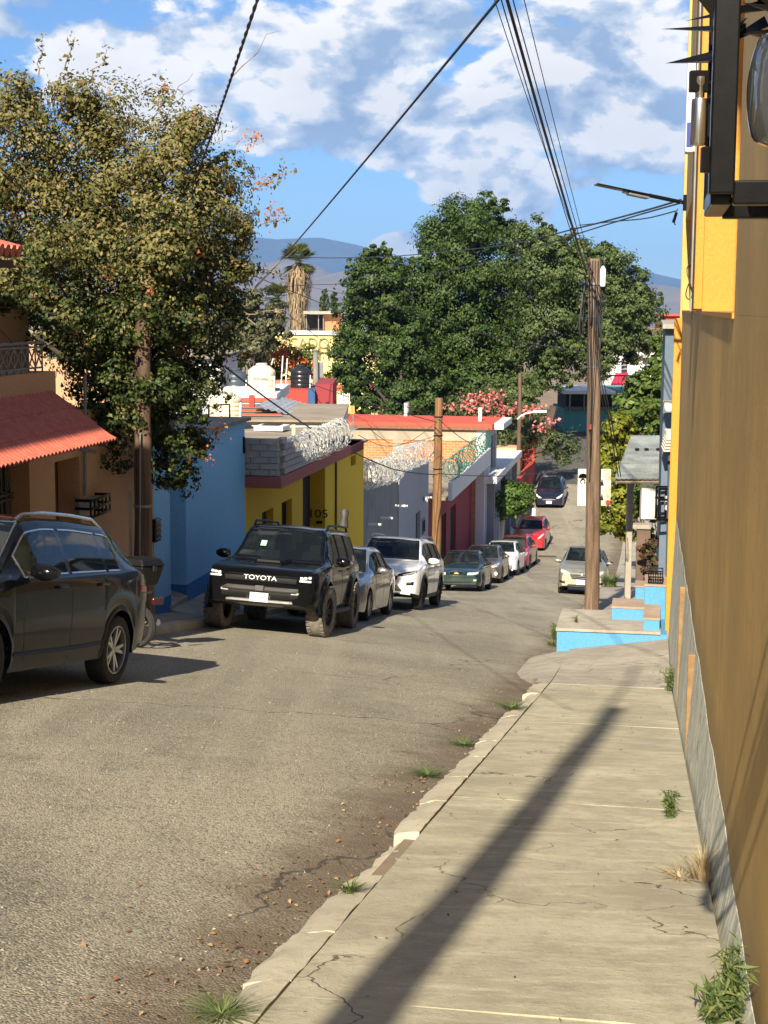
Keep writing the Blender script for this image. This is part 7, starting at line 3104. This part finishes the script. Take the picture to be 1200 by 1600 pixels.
def wood_mat(name, a, c):
    t = NT(name)
    st = t.noise(1.0, 7, .7, t.mapv((22, 22, 1.1)))
    bl = t.noise(1.4, 5, .6)
    col_ = t.mix(t.rng(st, .35, .68), a, c)
    col_ = t.mix(t.math('MULTIPLY', t.rng(bl, .5, .75), .5), col_, tuple(x * .5 for x in a))
    t.col(col_).set(Roughness=.85)
    t.bump(st, .5, .015)
    return t.m


M_POLE = wood_mat('weathered_pole', (.12, .075, .048), (.27, .185, .12))
M_POLED = wood_mat('dark_pole', (.07, .042, .028), (.16, .10, .065))
M_POLEO = wood_mat('orange_pole', (.14, .065, .025), (.30, .165, .07))


def pole(label, base, top, r0, r1, mat, group='wooden utility poles'):
    t = thing('utility_pole', label, 'utility pole', base, group)
    b = MB()
    base, top = Vector(base), Vector(top)
    n = 14
    rr = random.Random(int(base.y * 10))
    pts = [base.lerp(top, i / n) + Vector((rr.uniform(-.008, .008), rr.uniform(-.008, .008), 0)) for i in range(n + 1)]
    pts[0] -= Vector((0, 0, .4))
    b.tube(pts, [r0 + (r1 - r0) * i / n for i in range(n + 1)], 14)
    b.build('shaft', mat, t, smooth=True, ang=60)
    return t


def hoops(t, base, top, fr, r_, mat=None):
    for f in fr:
        p = Vector(base).lerp(Vector(top), f)
        b = MB()
        b.tube([p - Vector((0, 0, .02)), p + Vector((0, 0, .02))], r_, 14)
        b.build('band', mat or M_IRON, t, smooth=True)


pb = at(925, 950, 32.0)
pbu, pbv = uv(pb)
base1 = Vector((pb.x, pb.y, wk_top(pbu, pbv)))
top1 = at(929, 404, 32.0)
p1 = pole('tall weathered wooden pole tangled with cables at its top, right of the road', base1, top1, .158, .128, M_POLE)
hoops(p1, base1, top1, (.93, .84, .70), .15)
b = MB()
c = at(942, 432, 31.8)
b.lathe([(0, -.22), (.05, -.2), (.06, -.16), (.06, .14), (.03, .2), (0, .22)], 12, c=c)
b.build('splice_closure', M_WHITE, p1, smooth=True)
rr = random.Random(31)
for k in range(22):   # slack cable loops round the head
    a = rr.uniform(0, 6.28)
    z0_ = top1.z - rr.uniform(.05, .9)
    ln = rr.uniform(.25, 1.3)
    o = Vector((math.cos(a) * .16 + rr.uniform(-.05, .02), math.sin(a) * .16 - .05, 0))
    b = MB()
    sw = rr.uniform(-.25, .2)
    b.tube([Vector((top1.x, top1.y, z0_)) + o * (1 + .7 * math.sin(t_ * math.pi)) + Vector((sw * math.sin(t_ * math.pi) * .6, 0, -ln * math.sin(t_ * math.pi * .5) + (ln * .4 * t_ if k % 2 else 0))) for t_ in np.linspace(0, 1, 10)], rr.choice([.008, .012, .016]), 5)
    b.build('cable_loop', M_CABLE, p1, smooth=True)
for k in range(5):
    b = MB()
    b.tube([top1 + Vector((-.12 + .06 * k, -.13, -.05)), top1 + Vector((-.10 + .05 * k, -.15, -1.3)), top1 + Vector((-.02, -.15, -2.6 - .5 * k))], .011, 5)
    b.build('cable_run', M_CABLE, p1)
b = MB()
q = at(922, 667, 31.8)
b.box(q, (.05, .03, .10))
b.build('red_tag', plain('tag_red', (.5, .08, .03), .5), p1)
# sign plate fixed behind the pole
sg = thing('street_sign', 'white rust stained street sign plate fixed behind the tall wooden pole', 'sign', at(929, 790, 32.3))
a, c = at(902, 790, 32.3), at(955, 733, 32.3)


def sign_mat():
    t = NT('sign_enamel')
    n = t.noise(2.6, 7, .7)
    rust = t.math('MULTIPLY', t.rng(n, .44, .66), .9)
    sep = t.N.new('ShaderNodeSeparateXYZ')
    t.L.new(t.obj, sep.inputs[0])
    right = t.rng(sep.outputs['X'], at(932, 760, 32.3).x, at(950, 760, 32.3).x)
    t.col(t.mix(t.math('MULTIPLY', rust, right), (.66, .62, .54), (.42, .18, .05))).set(Roughness=.5)
    return t.m


b = MB()
b.box((a + c) / 2, (c.x - a.x, .012, c.z - a.z))
b.build('plate', sign_mat(), sg, bevel=.004)
lf = at(911, 744, 32.27)
b = MB()
b.prism([lf + Vector((.10 * math.cos(t_), -.008, .09 * math.sin(t_) - .03)) for t_ in np.linspace(0, math.pi, 13)], (0, -.004, 0))
b.build('dome_symbol', M_BLACK, sg)
b = MB()
m0 = at(910.5, 752, 32.27)
b.tube([m0 + Vector((.045 * math.cos(t_), -.008, .05 * math.sin(t_))) for t_ in np.linspace(-.9, 4.1, 17)], .010, 5)
b.build('ring_symbol', M_BLACK, sg)
b = MB()
m0 = at(950, 785, 32.27)
b.lathe([(0, -.004), (.05, -.004), (.05, .004), (0, .004)], 18, Matrix.Rotation(R(90), 3, 'X'), m0 + Vector((0, -.006, 0)))
b.build('red_seal', plain('seal_red', (.35, .03, .03), .5), sg)
for z_ in (a.z * .3 + c.z * .7, a.z * .7 + c.z * .3):
    b = MB()
    b.box((at(929, 760, 32.2).x, 32.2, z_), (.34, .14, .03))
    b.build('strap', M_IRON, sg)

# left pole
pu, pv_ = -7.78, vpx(224, -7.78, 970)
base2 = S(pu, pv_, ls_top(pu, pv_))
top2 = Vector((base2.x + .06, base2.y, at(230, 470, 24).z))
p2 = pole('dark wooden pole standing in front of the bougainvillea on the left', base2, top2, .145, .12, M_POLED)
hoops(p2, base2, top2, (.10, .37), .148)
b = MB()
q0, q1 = S(pu - .0, pv_ - .19, ls_top(pu, pv_)), S(pu + .06, pv_ - .19, ls_top(pu, pv_) + 3.0)
b.tube([q0, q1], .014, 6)
b.build('ground_rod', M_IRON, p2)
b = MB()
q0 = S(pu - .14, pv_ - .13, ls_top(pu, pv_))
b.tube([q0, q0 + Vector((0, 0, 2.1))], .022, 6)
b.build('pale_conduit', M_GREYMETAL, p2)
mq = thing('barred_meter_box', 'black barred meter box on the light blue wall beside the left pole', 'meter box', onu(240, 830, LU))
qq = onu(241, 828, LU + .02)
vv_ = uv(qq)[1]
b = MB()
b.sbox(LU + .008, LU + .1, vv_ - .14, vv_ + .14, qq.z - .2, qq.z + .2)
b.build('case', M_BLACK, mq, bevel=.02)
for i in range(4):
    b = MB()
    b.sbox(LU + .1, LU + .12, vv_ - .13, vv_ + .13, qq.z - .15 + i * .1, qq.z - .12 + i * .1)
    b.build('bar', M_IRON, mq)

# middle pole in front of the pale grey wall
pu3 = -7.75
pv3 = vpx(681, pu3, 870)
base3 = S(pu3, pv3, ls_top(pu3, pv3))
top3 = Vector((base3.x + .05, base3.y, onu(683, 622, pu3).z))
p3 = pole('orange brown wooden pole in the middle of the left row before the maroon house', base3, top3, .185, .14, M_POLEO)
hoops(p3, base3, top3, (.62, .8, .9), .17, M_BLACK)
for k in range(8):
    b = MB()
    z_ = top3.z - .9 - .22 * k
    b.tube([top3 * 1.0 + Vector((0, 0, z_ - top3.z)), top3 + Vector((rr.uniform(-.35, .35), -.1, z_ - top3.z - rr.uniform(.1, .5)))], .02, 5)
    b.build('cable_stub', M_CABLE, p3)
# far pole with lamp arm
pv4 = vpx(808, -7.75, 850)
base4 = S(-7.75, pv4, ls_top(-7.75, pv4))
top4 = Vector((base4.x, base4.y, onu(808, 585, -7.75).z))
p4 = pole('far thin wooden pole carrying a curved street lamp arm', base4, top4, .14, .11, M_POLED)
q0 = onu(808, 655, -7.75)
q1 = at(822, 646, q0.y)
q2 = at(838, 643, q0.y)
b = MB()
b.tube([q0, q0.lerp(q1, .5) + Vector((0, 0, .05)), q1, q2], .045, 6)
arm = b.build('lamp_arm', M_WHITE, p4, smooth=True)
b = MB()
b.box(q2 + Vector((.2, 0, .0)), (.8, .3, .14))
b.build('lamp_head', M_WHITE, arm, bevel=.05)
# the pole behind the camera whose shadow lies on the sidewalk
Yp = -2.6
tip_s = onwalk(962, 1107)
Lh = (tip_s.y - Yp) / SUN_TRAVEL.y
top5 = Vector((tip_s.x - SUN_TRAVEL.x * Lh, Yp, tip_s.z + Lh * math.tan(SUN_EL)))
bu5, bv5 = uv(top5)
base5 = Vector((top5.x, top5.y, max(g(bu5, bv5), rs_top(bu5, bv5) if bu5 > UR else -99)))
p5 = pole('wooden pole behind the viewer that throws the long shadow on the sidewalk', base5, top5, .135, .112, M_POLE)
b = MB()
b.tube([top5 + Vector((-.10, 0, -.6)), top5 + Vector((-.10, 0, 2.6))], .035, 8)
b.build('service_mast', M_IRON, p5)

# ---- wires
def wire(label, pts, r, seg=8, group='overhead cables', twist=False):
    """smooth polyline through world points"""
    P = [Vector(p) for p in pts]
    Q = []
    for i in range(len(P) - 1):
        p0, p1_, p2_, p3_ = P[max(0, i - 1)], P[i], P[i + 1], P[min(len(P) - 1, i + 2)]
        for k in range(seg):
            t = k / seg
            Q.append(.5 * ((2 * p1_) + (p2_ - p0) * t + (2 * p0 - 5 * p1_ + 4 * p2_ - p3_) * t * t + (-p0 + 3 * p1_ - 3 * p2_ + p3_) * t ** 3))
    Q.append(P[-1])
    b = MB()
    if twist:
        n = len(Q)
        L_ = sum((Q[i + 1] - Q[i]).length for i in range(n - 1))
        m = int(L_ / .05)
        Q2 = []
        for k in range(m + 1):
            f = k / m * (n - 1)
            i = min(n - 2, int(f))
            Q2.append(Q[i].lerp(Q[i + 1], f - i))
        for s_ in (0, math.pi):
            b.tube([q + Vector((math.cos(j * .55 + s_), 0, math.sin(j * .55 + s_))) * r * .8 for j, q in enumerate(Q2)], r, 5)
    else:
        b.tube(Q, r, 5)
    o = b.build('cable', M_CABLE, smooth=True)
    tag(o, label, 'cable', group)
    return o


def sagline(a, c, sag, n=8):
    a, c = Vector(a), Vector(c)
    return [a.lerp(c, i / n) - Vector((0, 0, sag * 4 * (i / n) * (1 - i / n))) for i in range(n + 1)]


H1 = at(916, 425, 32)


def toward(px, py, Yhit, ext, start=H1):
    """cable from the pole head through a photo point and on over the camera"""
    q = at(px, py, Yhit)
    return start + (q - start) * ext


for (px, Yh, r_, lab, ds) in ((797, 19, .021, 'thick black cable running from the tall pole up over the viewer', (0, 0, 0)), (806, 19, .008, 'thinner cable just right of the thick overhead cable', (.06, 0, .05)), (788, 19, .008, 'thin cable just left of the thick overhead cable', (-.06, 0, .02)), (778, 19, .006, 'leftmost thin cable rising from the tall pole', (-.02, 0, .14)), (823, 19, .006, 'rightmost thin cable rising from the tall pole', (.1, 0, .12))):
    st0 = H1 + Vector(ds)
    wire(lab, sagline(st0, toward(px, 0, Yh, 1.62, st0), .12), r_)
a, c = at(398, 452, 40), at(765, 0, 13.5)
wire('single black cable slanting across the sky from upper middle to the bougainvillea', sagline(a, a + (c - a) * 1.5, .10), .014)
a, c = at(296, 305, 24.4), at(399, 0, 10.5)
wire('twisted black cable dropping steeply into the bougainvillea top', sagline(a, a + (c - a) * 1.3, .05), .008, twist=True)
LWP = at(1062, 316, 22.0)
poly = lambda pts: [at(*p) for p in pts]
wire('upper cable from the lamp wall across the laurel trees to the palms', poly([(1064, 312, 22), (1000, 331, 25), (900, 357, 31), (780, 384, 40), (620, 400, 55), (520, 403, 66), (440, 401, 76)]), .016)
wire('second cable from the lamp wall crossing the laurel trees', poly([(1064, 317, 22), (990, 338, 25), (900, 366, 31), (800, 398, 38), (690, 425, 46), (560, 442, 56), (470, 446, 66), (400, 452, 74)]), .013)
wire('third sagging cable from the lamp wall to the tall pole', poly([(1058, 329, 22), (1010, 341, 24), (960, 346, 27), (905, 352, 31.5)]), .010)
wire('thick cable descending from the bougainvillea over the mustard house to the middle pole', poly([(352, 573, 30), (430, 632, 34), (520, 690, 40), (600, 728, 47), (640, 738, 51), (683, 742, 54.6)]), .020)
wire('cable from the middle pole to the right over the street', poly([(683, 740, 54.6), (760, 744, 50), (830, 741, 44), (905, 733, 33)]), .013)
wire('upper service line from the middle pole toward the palms', poly([(683, 652, 54.6), (620, 628, 58), (560, 580, 64), (500, 530, 72), (400, 452, 84)]), .016)
wire('lower service line from the middle pole past the red roof', poly([(683, 660, 54.6), (640, 648, 57), (585, 632, 62), (520, 612, 68), (420, 575, 78)]), .016)
wire('service line from the middle pole to the mustard house', poly([(680, 662, 54.6), (640, 690, 51), (600, 697, 48), (560, 680, 45)]), .010)
wire('slack line from the middle pole to the cement wall', poly([(683, 680, 54.6), (650, 690, 54), (610, 692, 52), (575, 668, 50)]), .009)
wire('line from the middle pole to the far pole', poly([(685, 655, 54.6), (730, 690, 64), (770, 700, 76), (808, 690, 86)]), .016)
wire('left slack cable from the tall pole crossing low before the laurel trees', poly([(925, 552, 32), (850, 540, 38), (760, 523, 46), (640, 487, 56), (540, 460, 64), (440, 440, 72)]), .009)
for k, (x0, x1) in enumerate(((930, 966), (933, 970), (928, 960))):
    wire(['cable hanging along the tall pole down to the canopy', 'second cable hanging along the tall pole', 'third cable hanging along the tall pole'][k], poly([(x0, 445 + 20 * k, 31.7), (x0 + 4, 560, 31.8), (x1 - 14, 660, 32.2), (x1, 745, 35.5)]), .012 if k < 2 else .008)
for k, pts in enumerate(([(-40, 225, 18), (60, 320, 21), (160, 440, 24)], [(-40, 405, 18), (60, 432, 20.5), (165, 466, 24)], [(-40, 180, 18), (60, 230, 20), (170, 300, 24)], [(-40, 470, 18), (40, 560, 21.5), (85, 620, 22.5)])):
    wire(['cable entering from the left edge into the middle of the bougainvillea', 'cable just above the balcony at the left edge', 'highest cable at the left edge before the bougainvillea', 'cable dropping past the balcony railing'][k], poly(pts), .008)
wire('cable crossing at the palms from the bougainvillea', poly([(385, 425, 60), (430, 445, 64), (480, 465, 68), (520, 482, 72)]), .018)
cc = thing('cable_clamp', 'small black cable clamp hanging from the lamp wall', 'clamp', at(1054, 345, 22))
b = MB()
b.tube([at(1059, 326, 22), at(1052, 342, 22), at(1055, 352, 22)], .010, 5)
b.build('hook', M_CABLE, cc)
b = MB()
b.tube([at(1052, 348, 22), at(1057, 332, 22)], .022, 6)
b.build('insulator', M_BLACK, cc)

# ---- roofs and tanks behind the mustard house
def tank(label, px, pyb, pyt, Y, diam, mat, txt=None):
    c = at(px, pyb, Y)
    h = at(px, pyt, Y).z - c.z
    r_ = diam / 2
    t = thing('water_tank', label, 'water tank', c, 'roof water tanks')
    b = MB()
    pr = [(r_ * .96, 0), (r_, .03)]
    for k in range(4):
        z0_ = h * (.06 + .17 * k)
        pr += [(r_, z0_), (r_ * .975, z0_ + h * .015), (r_ * .975, z0_ + h * .03), (r_, z0_ + h * .045)]
    pr += [(r_, h * .72), (r_ * .96, h * .77), (r_ * .6, h * .90), (r_ * .36, h * .93)]
    b.lathe(pr, 28, c=c)
    b.build('shell', mat, t, smooth=True, ang=50)
    b = MB()
    b.lathe([(r_ * .40, h * .925), (r_ * .42, h * .93), (r_ * .42, h * .98), (r_ * .2, h), (0, h)], 20, c=c)
    b.build('lid', mat, t, smooth=True)
    b = MB()
    b.tube([c + Vector((r_ * .9, -r_ * .5, 0)), c + Vector((r_ * .95, -r_ * .55, h * .6))], .03, 5)
    b.build('pipe', M_WHITE, t)
    if txt:
        lettering('tank_lettering', txt, h * .13, c + Vector((0, -r_ - .012, h * .52)), (1, 0, 0), (0, 0, 1), M_INK, t, thick=.003)
    return t


M_TANKC = plain('cream_tank', (.62, .55, .43), .5, 0, .1)
M_TANKB = plain('black_tank', (.018, .02, .024), .3, 0, .2)
M_TANKN = plain('slate_tank', (.055, .07, .09), .4, 0, .2)
tank('cream water tank on the roof behind the mustard house', 409, 616, 567, 60, 1.08, M_TANKC, 'Rotoplas')
tank('black water tank on the red roof parapet', 470, 609, 570, 74, 1.0, M_TANKB)
tank('slate black water tank partly hidden by the bougainvillea', 368, 620, 575, 64, 1.0, M_TANKN)
tank('low cream water tank behind the light blue house roof', 353, 652, 612, 44, .95, M_TANKC)


def fbox(par, name, mat, px0, px1, py0, py1, Y, depth, bevel=0):
    """box whose near face fills a photo rectangle at distance Y"""
    a, c = at(px0, py1, Y), at(px1, py0, Y)
    b = MB()
    b.hexa([Vector((a.x, Y, a.z)), Vector((c.x, Y, a.z)), Vector((c.x, Y + depth, a.z)), Vector((a.x, Y + depth, a.z)), Vector((a.x, Y, c.z)), Vector((c.x, Y, c.z)), Vector((c.x, Y + depth, c.z)), Vector((a.x, Y + depth, c.z))])
    return b.build(name, mat, par, bevel=bevel)


rt = thing('red_roof_house', 'house with red and white roof terrace and red parapets behind the mustard house', 'house', at(430, 700, 60))
fbox(rt, 'wall', M_WHITEW, 250, 535, 659, 900, 50, 8)
fbox(rt, 'roof', M_ROOFC, 330, 536, 656.5, 658.8, 49.8, 8.4)
for k in range(3):
    fbox(rt, 'roof_rib', M_REDROOF, 345, 440 - 12 * k, 647 - 7 * k, 649 - 7 * k, 51 + 2 * k, .25)
fbox(rt, 'terrace', M_WHITEW, 330, 432, 616, 632, 58, 8)
fbox(rt, 'terrace_edge', M_REDROOF, 330, 432, 622, 627, 57.9, .3)
fbox(rt, 'parapet', M_RED, 435, 481, 609, 634, 72, 4)
fbox(rt, 'blue_panel', wall_paint('prussian_blue', (.03, .09, .22)), 481.3, 492, 609, 636, 72, 4)
fbox(rt, 'stair_tower', M_MAROON, 492.5, 520, 600, 660, 72.5, 6)
fbox(rt, 'stair_door', M_DARK, 509, 513, 628, 646, 72.4, .2)
fbox(rt, 'low_parapet', wall_paint('coral_paint', (.6, .17, .09)), 430, 456, 595, 610, 77, 1)
fbox(rt, 'red_post', M_RED, 389, 397, 618, 637, 52, .3)
fbox(rt, 'grey_ledge', M_GREYW, 398, 436, 607, 622, 61, .4)
# sloping white sheets
A, B_, C_, D_ = at(396, 634, 52), at(478, 656, 52), at(498, 638, 60), at(437, 619, 60)
for k in range(4):
    b = MB()
    s0, s1 = k / 4, (k + 1) / 4 + .01
    rows = []
    for j in range(5):
        t_ = j / 4
        row = []
        for i in range(9):
            s_ = s0 + (s1 - s0) * i / 8
            row.append(A.lerp(B_, s_).lerp(D_.lerp(C_, s_), t_) + Vector((0, 0, .03 * math.sin(i * 1.57) + .01 * k)))
        rows.append(row)
    b.grid(rows)
    b.grid([[q - Vector((0, 0, .015)) for q in rw] for rw in rows])
    b.build('roof_sheet', plain('white_sheet', (.52, .53, .53), .45, .3, .15, 2), rt, smooth=True)
for (px_, y0_, y1_) in ((439, 604, 556), (446, 604, 560), (424, 570, 560)):
    b = MB()
    b.tube([at(px_, y0_, 77), at(px_ + 3, y1_, 77)], .035, 5)
    b.build('mast', M_WHITE, rt)
gp_ = thing('grey_mast', 'grey concrete mast rising before the yellow market wall', 'post', at(494, 605, 90))
b = MB()
b.tube([at(494, 640, 90), at(493, 548, 90)], .16, 8)
b.build('shaft', concrete('mast_concrete', (.22, .22, .2)), gp_)
b = MB()
b.box(at(499, 578, 90.3), (.5, .1, .9))
b.build('panel', M_IRON, gp_)
b = MB()
b.tube([at(493, 549, 90), at(493, 546, 90)], .2, 8)
b.build('cap', M_IRON, gp_)
fn = thing('fenced_lot', 'white picket fence and yellow boards beyond the red roofs', 'fence', at(535, 640, 88))
for k in range(11):
    fbox(fn, 'picket', M_WHITE, 519 + k * 2.6, 520.6 + k * 2.6, 614 + (k % 3), 642, 88, .06)
fbox(fn, 'rail', M_WHITE, 518, 548, 628, 630, 88.1, .06)
for k in range(8):
    fbox(fn, 'board', wall_paint('yellow_board', (.55, .36, .10)), 521 + k * 4.2, 524.6 + k * 4.2, 634, 655, 86, .08)
# market hall
M_MARKET = wall_paint('pale_yellow_paint', (.74, .64, .28), (.5, .42, .22), .25)
mk = thing('market_hall', 'pale yellow market hall wall with faded lettering among the trees', 'building', at(520, 600, 124))
fbox(mk, 'wall', M_MARKET, 425, 640, 523, 600, 124, 14)
fbox(mk, 'lower_wall', wall_paint('orange_band', (.55, .16, .07)), 425, 640, 600.2, 612, 124.1, 13)
fbox(mk, 'ground_wall', M_MARKET, 425, 640, 612.2, 720, 124, 13)
fbox(mk, 'roof_edge', M_WHITEW, 423, 642, 521, 522.8, 123.8, 14)
M_FADED = plain('faded_lettering', (.27, .21, .085), .9)
lettering('wall_lettering', 'MERCADO', 1.25, at(462, 537, 123.9), (1, 0, 0), (0, 0, 1), M_FADED, mk, thick=.02, sx=.9)
lettering('wall_lettering', 'SANCHEZ', 1.75, at(484, 552, 123.9), (1, 0, 0), (0, 0, 1), M_FADED, mk, thick=.02, sx=.9)
bh2 = thing('brick_shed', 'orange brick upper room with dark open side above the market wall', 'building', at(510, 520, 135))
fbox(bh2, 'brick_wall', M_BRICK, 505, 534, 491, 530, 135, 6)
fbox(bh2, 'dark_opening', M_DARK, 478, 504.5, 492, 530, 136, 5)
fbox(bh2, 'white_wall', M_WHITEW, 534.4, 552, 498, 530, 135.2, 6)
fbox(bh2, 'roof_slab', M_SLAB2, 474, 556, 486.5, 490.5, 134, 8)
for px_ in (478, 497, 504.6):
    fbox(bh2, 'post', M_IRON, px_, px_ + 1.2, 490.7, 530, 134.6, .2)
for k, px_ in enumerate((508, 521, 505)):
    c = at(px_, 470, 139)
    tree('potted_cypress', ['left slim cypress on the brick room roof', 'right slim cypress on the brick room roof', 'short cypress between the two on the brick room roof'][k], (c.x, 139, at(px_, 487, 139).z), [((c.x, 139, at(px_, y_, 139).z), .34, .34, .5) for y_ in ((458, 466, 474, 481) if k < 2 else (472, 480))], 500, .2, LM_DARKG, (.06, .03), .5, 90 + k, 'shrub', 'potted cypresses', sub=10)

# ---- far side of the square
M_TEAL = wall_paint('teal_paint', (.10, .30, .29), (.1, .2, .2), .3)
tl = thing('teal_building', 'teal low building with shaded openings behind the tall pole', 'building', at(940, 670, 120))
fbox(tl, 'wall', M_TEAL, 880, 1020, 641, 700, 120, 8)
fbox(tl, 'upper_wall', M_TEAL, 962, 1010, 610, 640.8, 120, 8)
fbox(tl, 'dark_gallery', M_DARK, 884, 961.6, 616, 640.8, 121, 6)
fbox(tl, 'gallery_roof', M_WHITEW, 880, 962, 611, 615.6, 118.5, 9)
fbox(tl, 'window', M_DARK, 966, 972, 617, 628, 119.9, .2)
fbox(tl, 'counter', plain('counter_grey', (.12, .11, .1), .7), 884, 961, 636, 640.9, 119.6, .5)
for k in range(4):
    fbox(tl, 'post', M_IRON, 890 + k * 22, 892 + k * 22, 615.8, 640.9, 119.5, .3)
wh = thing('white_house', 'white house with dark balcony behind the teal building', 'house', at(1000, 600, 135))
fbox(wh, 'wall', M_WHITEW, 940, 1062, 545, 700, 137, 8)
fbox(wh, 'roof_edge', plain('brown_eave', (.22, .10, .06), .8), 972, 1064, 541, 545, 136.5, 9)
fbox(wh, 'window', M_DARK, 971, 980, 560, 582, 136.8, .2)
fbox(wh, 'awning', M_SLAB2, 1005, 1025, 555, 559, 136, 1)
for k in range(10):
    fbox(wh, 'baluster', M_BLACK, 950 + k * 5.2, 951 + k * 5.2, 588, 609, 131, .1)
fbox(wh, 'balcony_rail', M_BLACK, 948, 1004, 586, 588, 131, .1)
for k in range(3):
    fbox(wh, 'shutter_slat', M_IRON, 971, 980, 563 + k * 6, 566 + k * 6, 136.7, .1)
rc = thing('red_awning', 'bright red awning cloth on the white house balcony', 'awning', at(975, 608, 132))
a0_, a1_, a2_, a3_ = at(951, 608, 131.5), at(981, 608, 131.5), at(982, 582, 134), at(962, 583, 134)
b = MB()
rows = [[a0_.lerp(a1_, i / 8).lerp(a3_.lerp(a2_, i / 8), j / 4) + Vector((0, 0, .04 * math.sin(i * 2.1))) for i in range(9)] for j in range(5)]
b.grid(rows)
b.grid([[q - Vector((0, -.02, .02)) for q in rw] for rw in rows])
b.build('cloth', plain('red_cloth', (.5, .02, .06), .7), rc, smooth=True)
for p_ in (a0_, a1_):
    b = MB()
    b.tube([p_, p_ + Vector((0, 2.4, .2))], .05, 5)
    b.build('frame', M_BLACK, rc)
rd = thing('far_red_house', 'small red house top far right above the garden tree', 'house', at(1052, 500, 150))
fbox(rd, 'wall', wall_paint('salmon_brick', (.5, .32, .22)), 1030, 1085, 515, 620, 150, 8)
fbox(rd, 'upper_wall', M_RED, 1040, 1085, 494, 514.8, 151, 6)
for k in range(3):
    fbox(rd, 'window', M_DARK, 1044 + k * 8, 1049 + k * 8, 501, 508, 150.9, .1)
fbox(rd, 'roof', M_REDROOF, 1038, 1087, 491, 493.8, 150.6, 7)
# plain houses that close the view between the trees
for i, (px0, px1, pyt, Y, mat, lab) in enumerate(((180, 345, 560, 70, M_WHITEW, 'white house behind the bougainvillea, seen through its leaves'), (300, 430, 590, 112, M_BROWN, 'tan house behind the flame tree'), (-200, 180, 520, 60, M_BROWN, 'tan house far left behind the balcony'), (545, 640, 560, 140, M_WHITEW, 'white house behind the left laurel tree'))):
    t = thing('background_house', lab, 'house', at((px0 + px1) / 2, 640, Y))
    fbox(t, 'wall', mat, px0, px1, pyt, 760, Y, 8)
    fbox(t, 'roof', M_ROOFC, px0 - 4, px1 + 4, pyt - 4, pyt - .3, Y - .4, 9)
    w_ = (px1 - px0) / 5
    for k in range(3):
        wo = fbox(t, 'window', M_IRON, px0 + w_ * (k * 1.5 + .6), px0 + w_ * (k * 1.5 + 1.3), pyt + 14, pyt + 40, Y - .03, .1)
        fbox(wo, 'pane', M_PANE, px0 + w_ * (k * 1.5 + .66), px0 + w_ * (k * 1.5 + 1.24), pyt + 16, pyt + 38, Y - .045, .02)
# small things on the street
wp = thing('white_post', 'short white marker post behind the bright red hatchback', 'post', at(833, 808, 84))
q = S(-6.9, 84, g(-6.9, 84))
q.x = at(834, 800, q.y).x
b = MB()
b.lathe([(.10, 0), (.10, 1.35), (.07, 1.42), (0, 1.43)], 10, c=q)
b.build('shaft', M_WHITE, wp, smooth=True)
b = MB()
b.lathe([(.18, -.02), (.18, .06), (.1, .1)], 12, c=q)
b.build('foot', M_SLAB2, wp)
mc_ = onroad(855, 870)
mu_, mv_ = uv(mc_)
b = MB()
b.sbox(mu_ - .45, mu_ + .45, mv_ - .3, mv_ + .3, g(mu_, mv_) - .02, g(mu_, mv_) + .02)
tag(b.build('manhole_cover', plain('rusty_iron', (.12, .07, .05), .8, .3)), 'flat rusty manhole cover in the road near the dip', 'manhole cover')
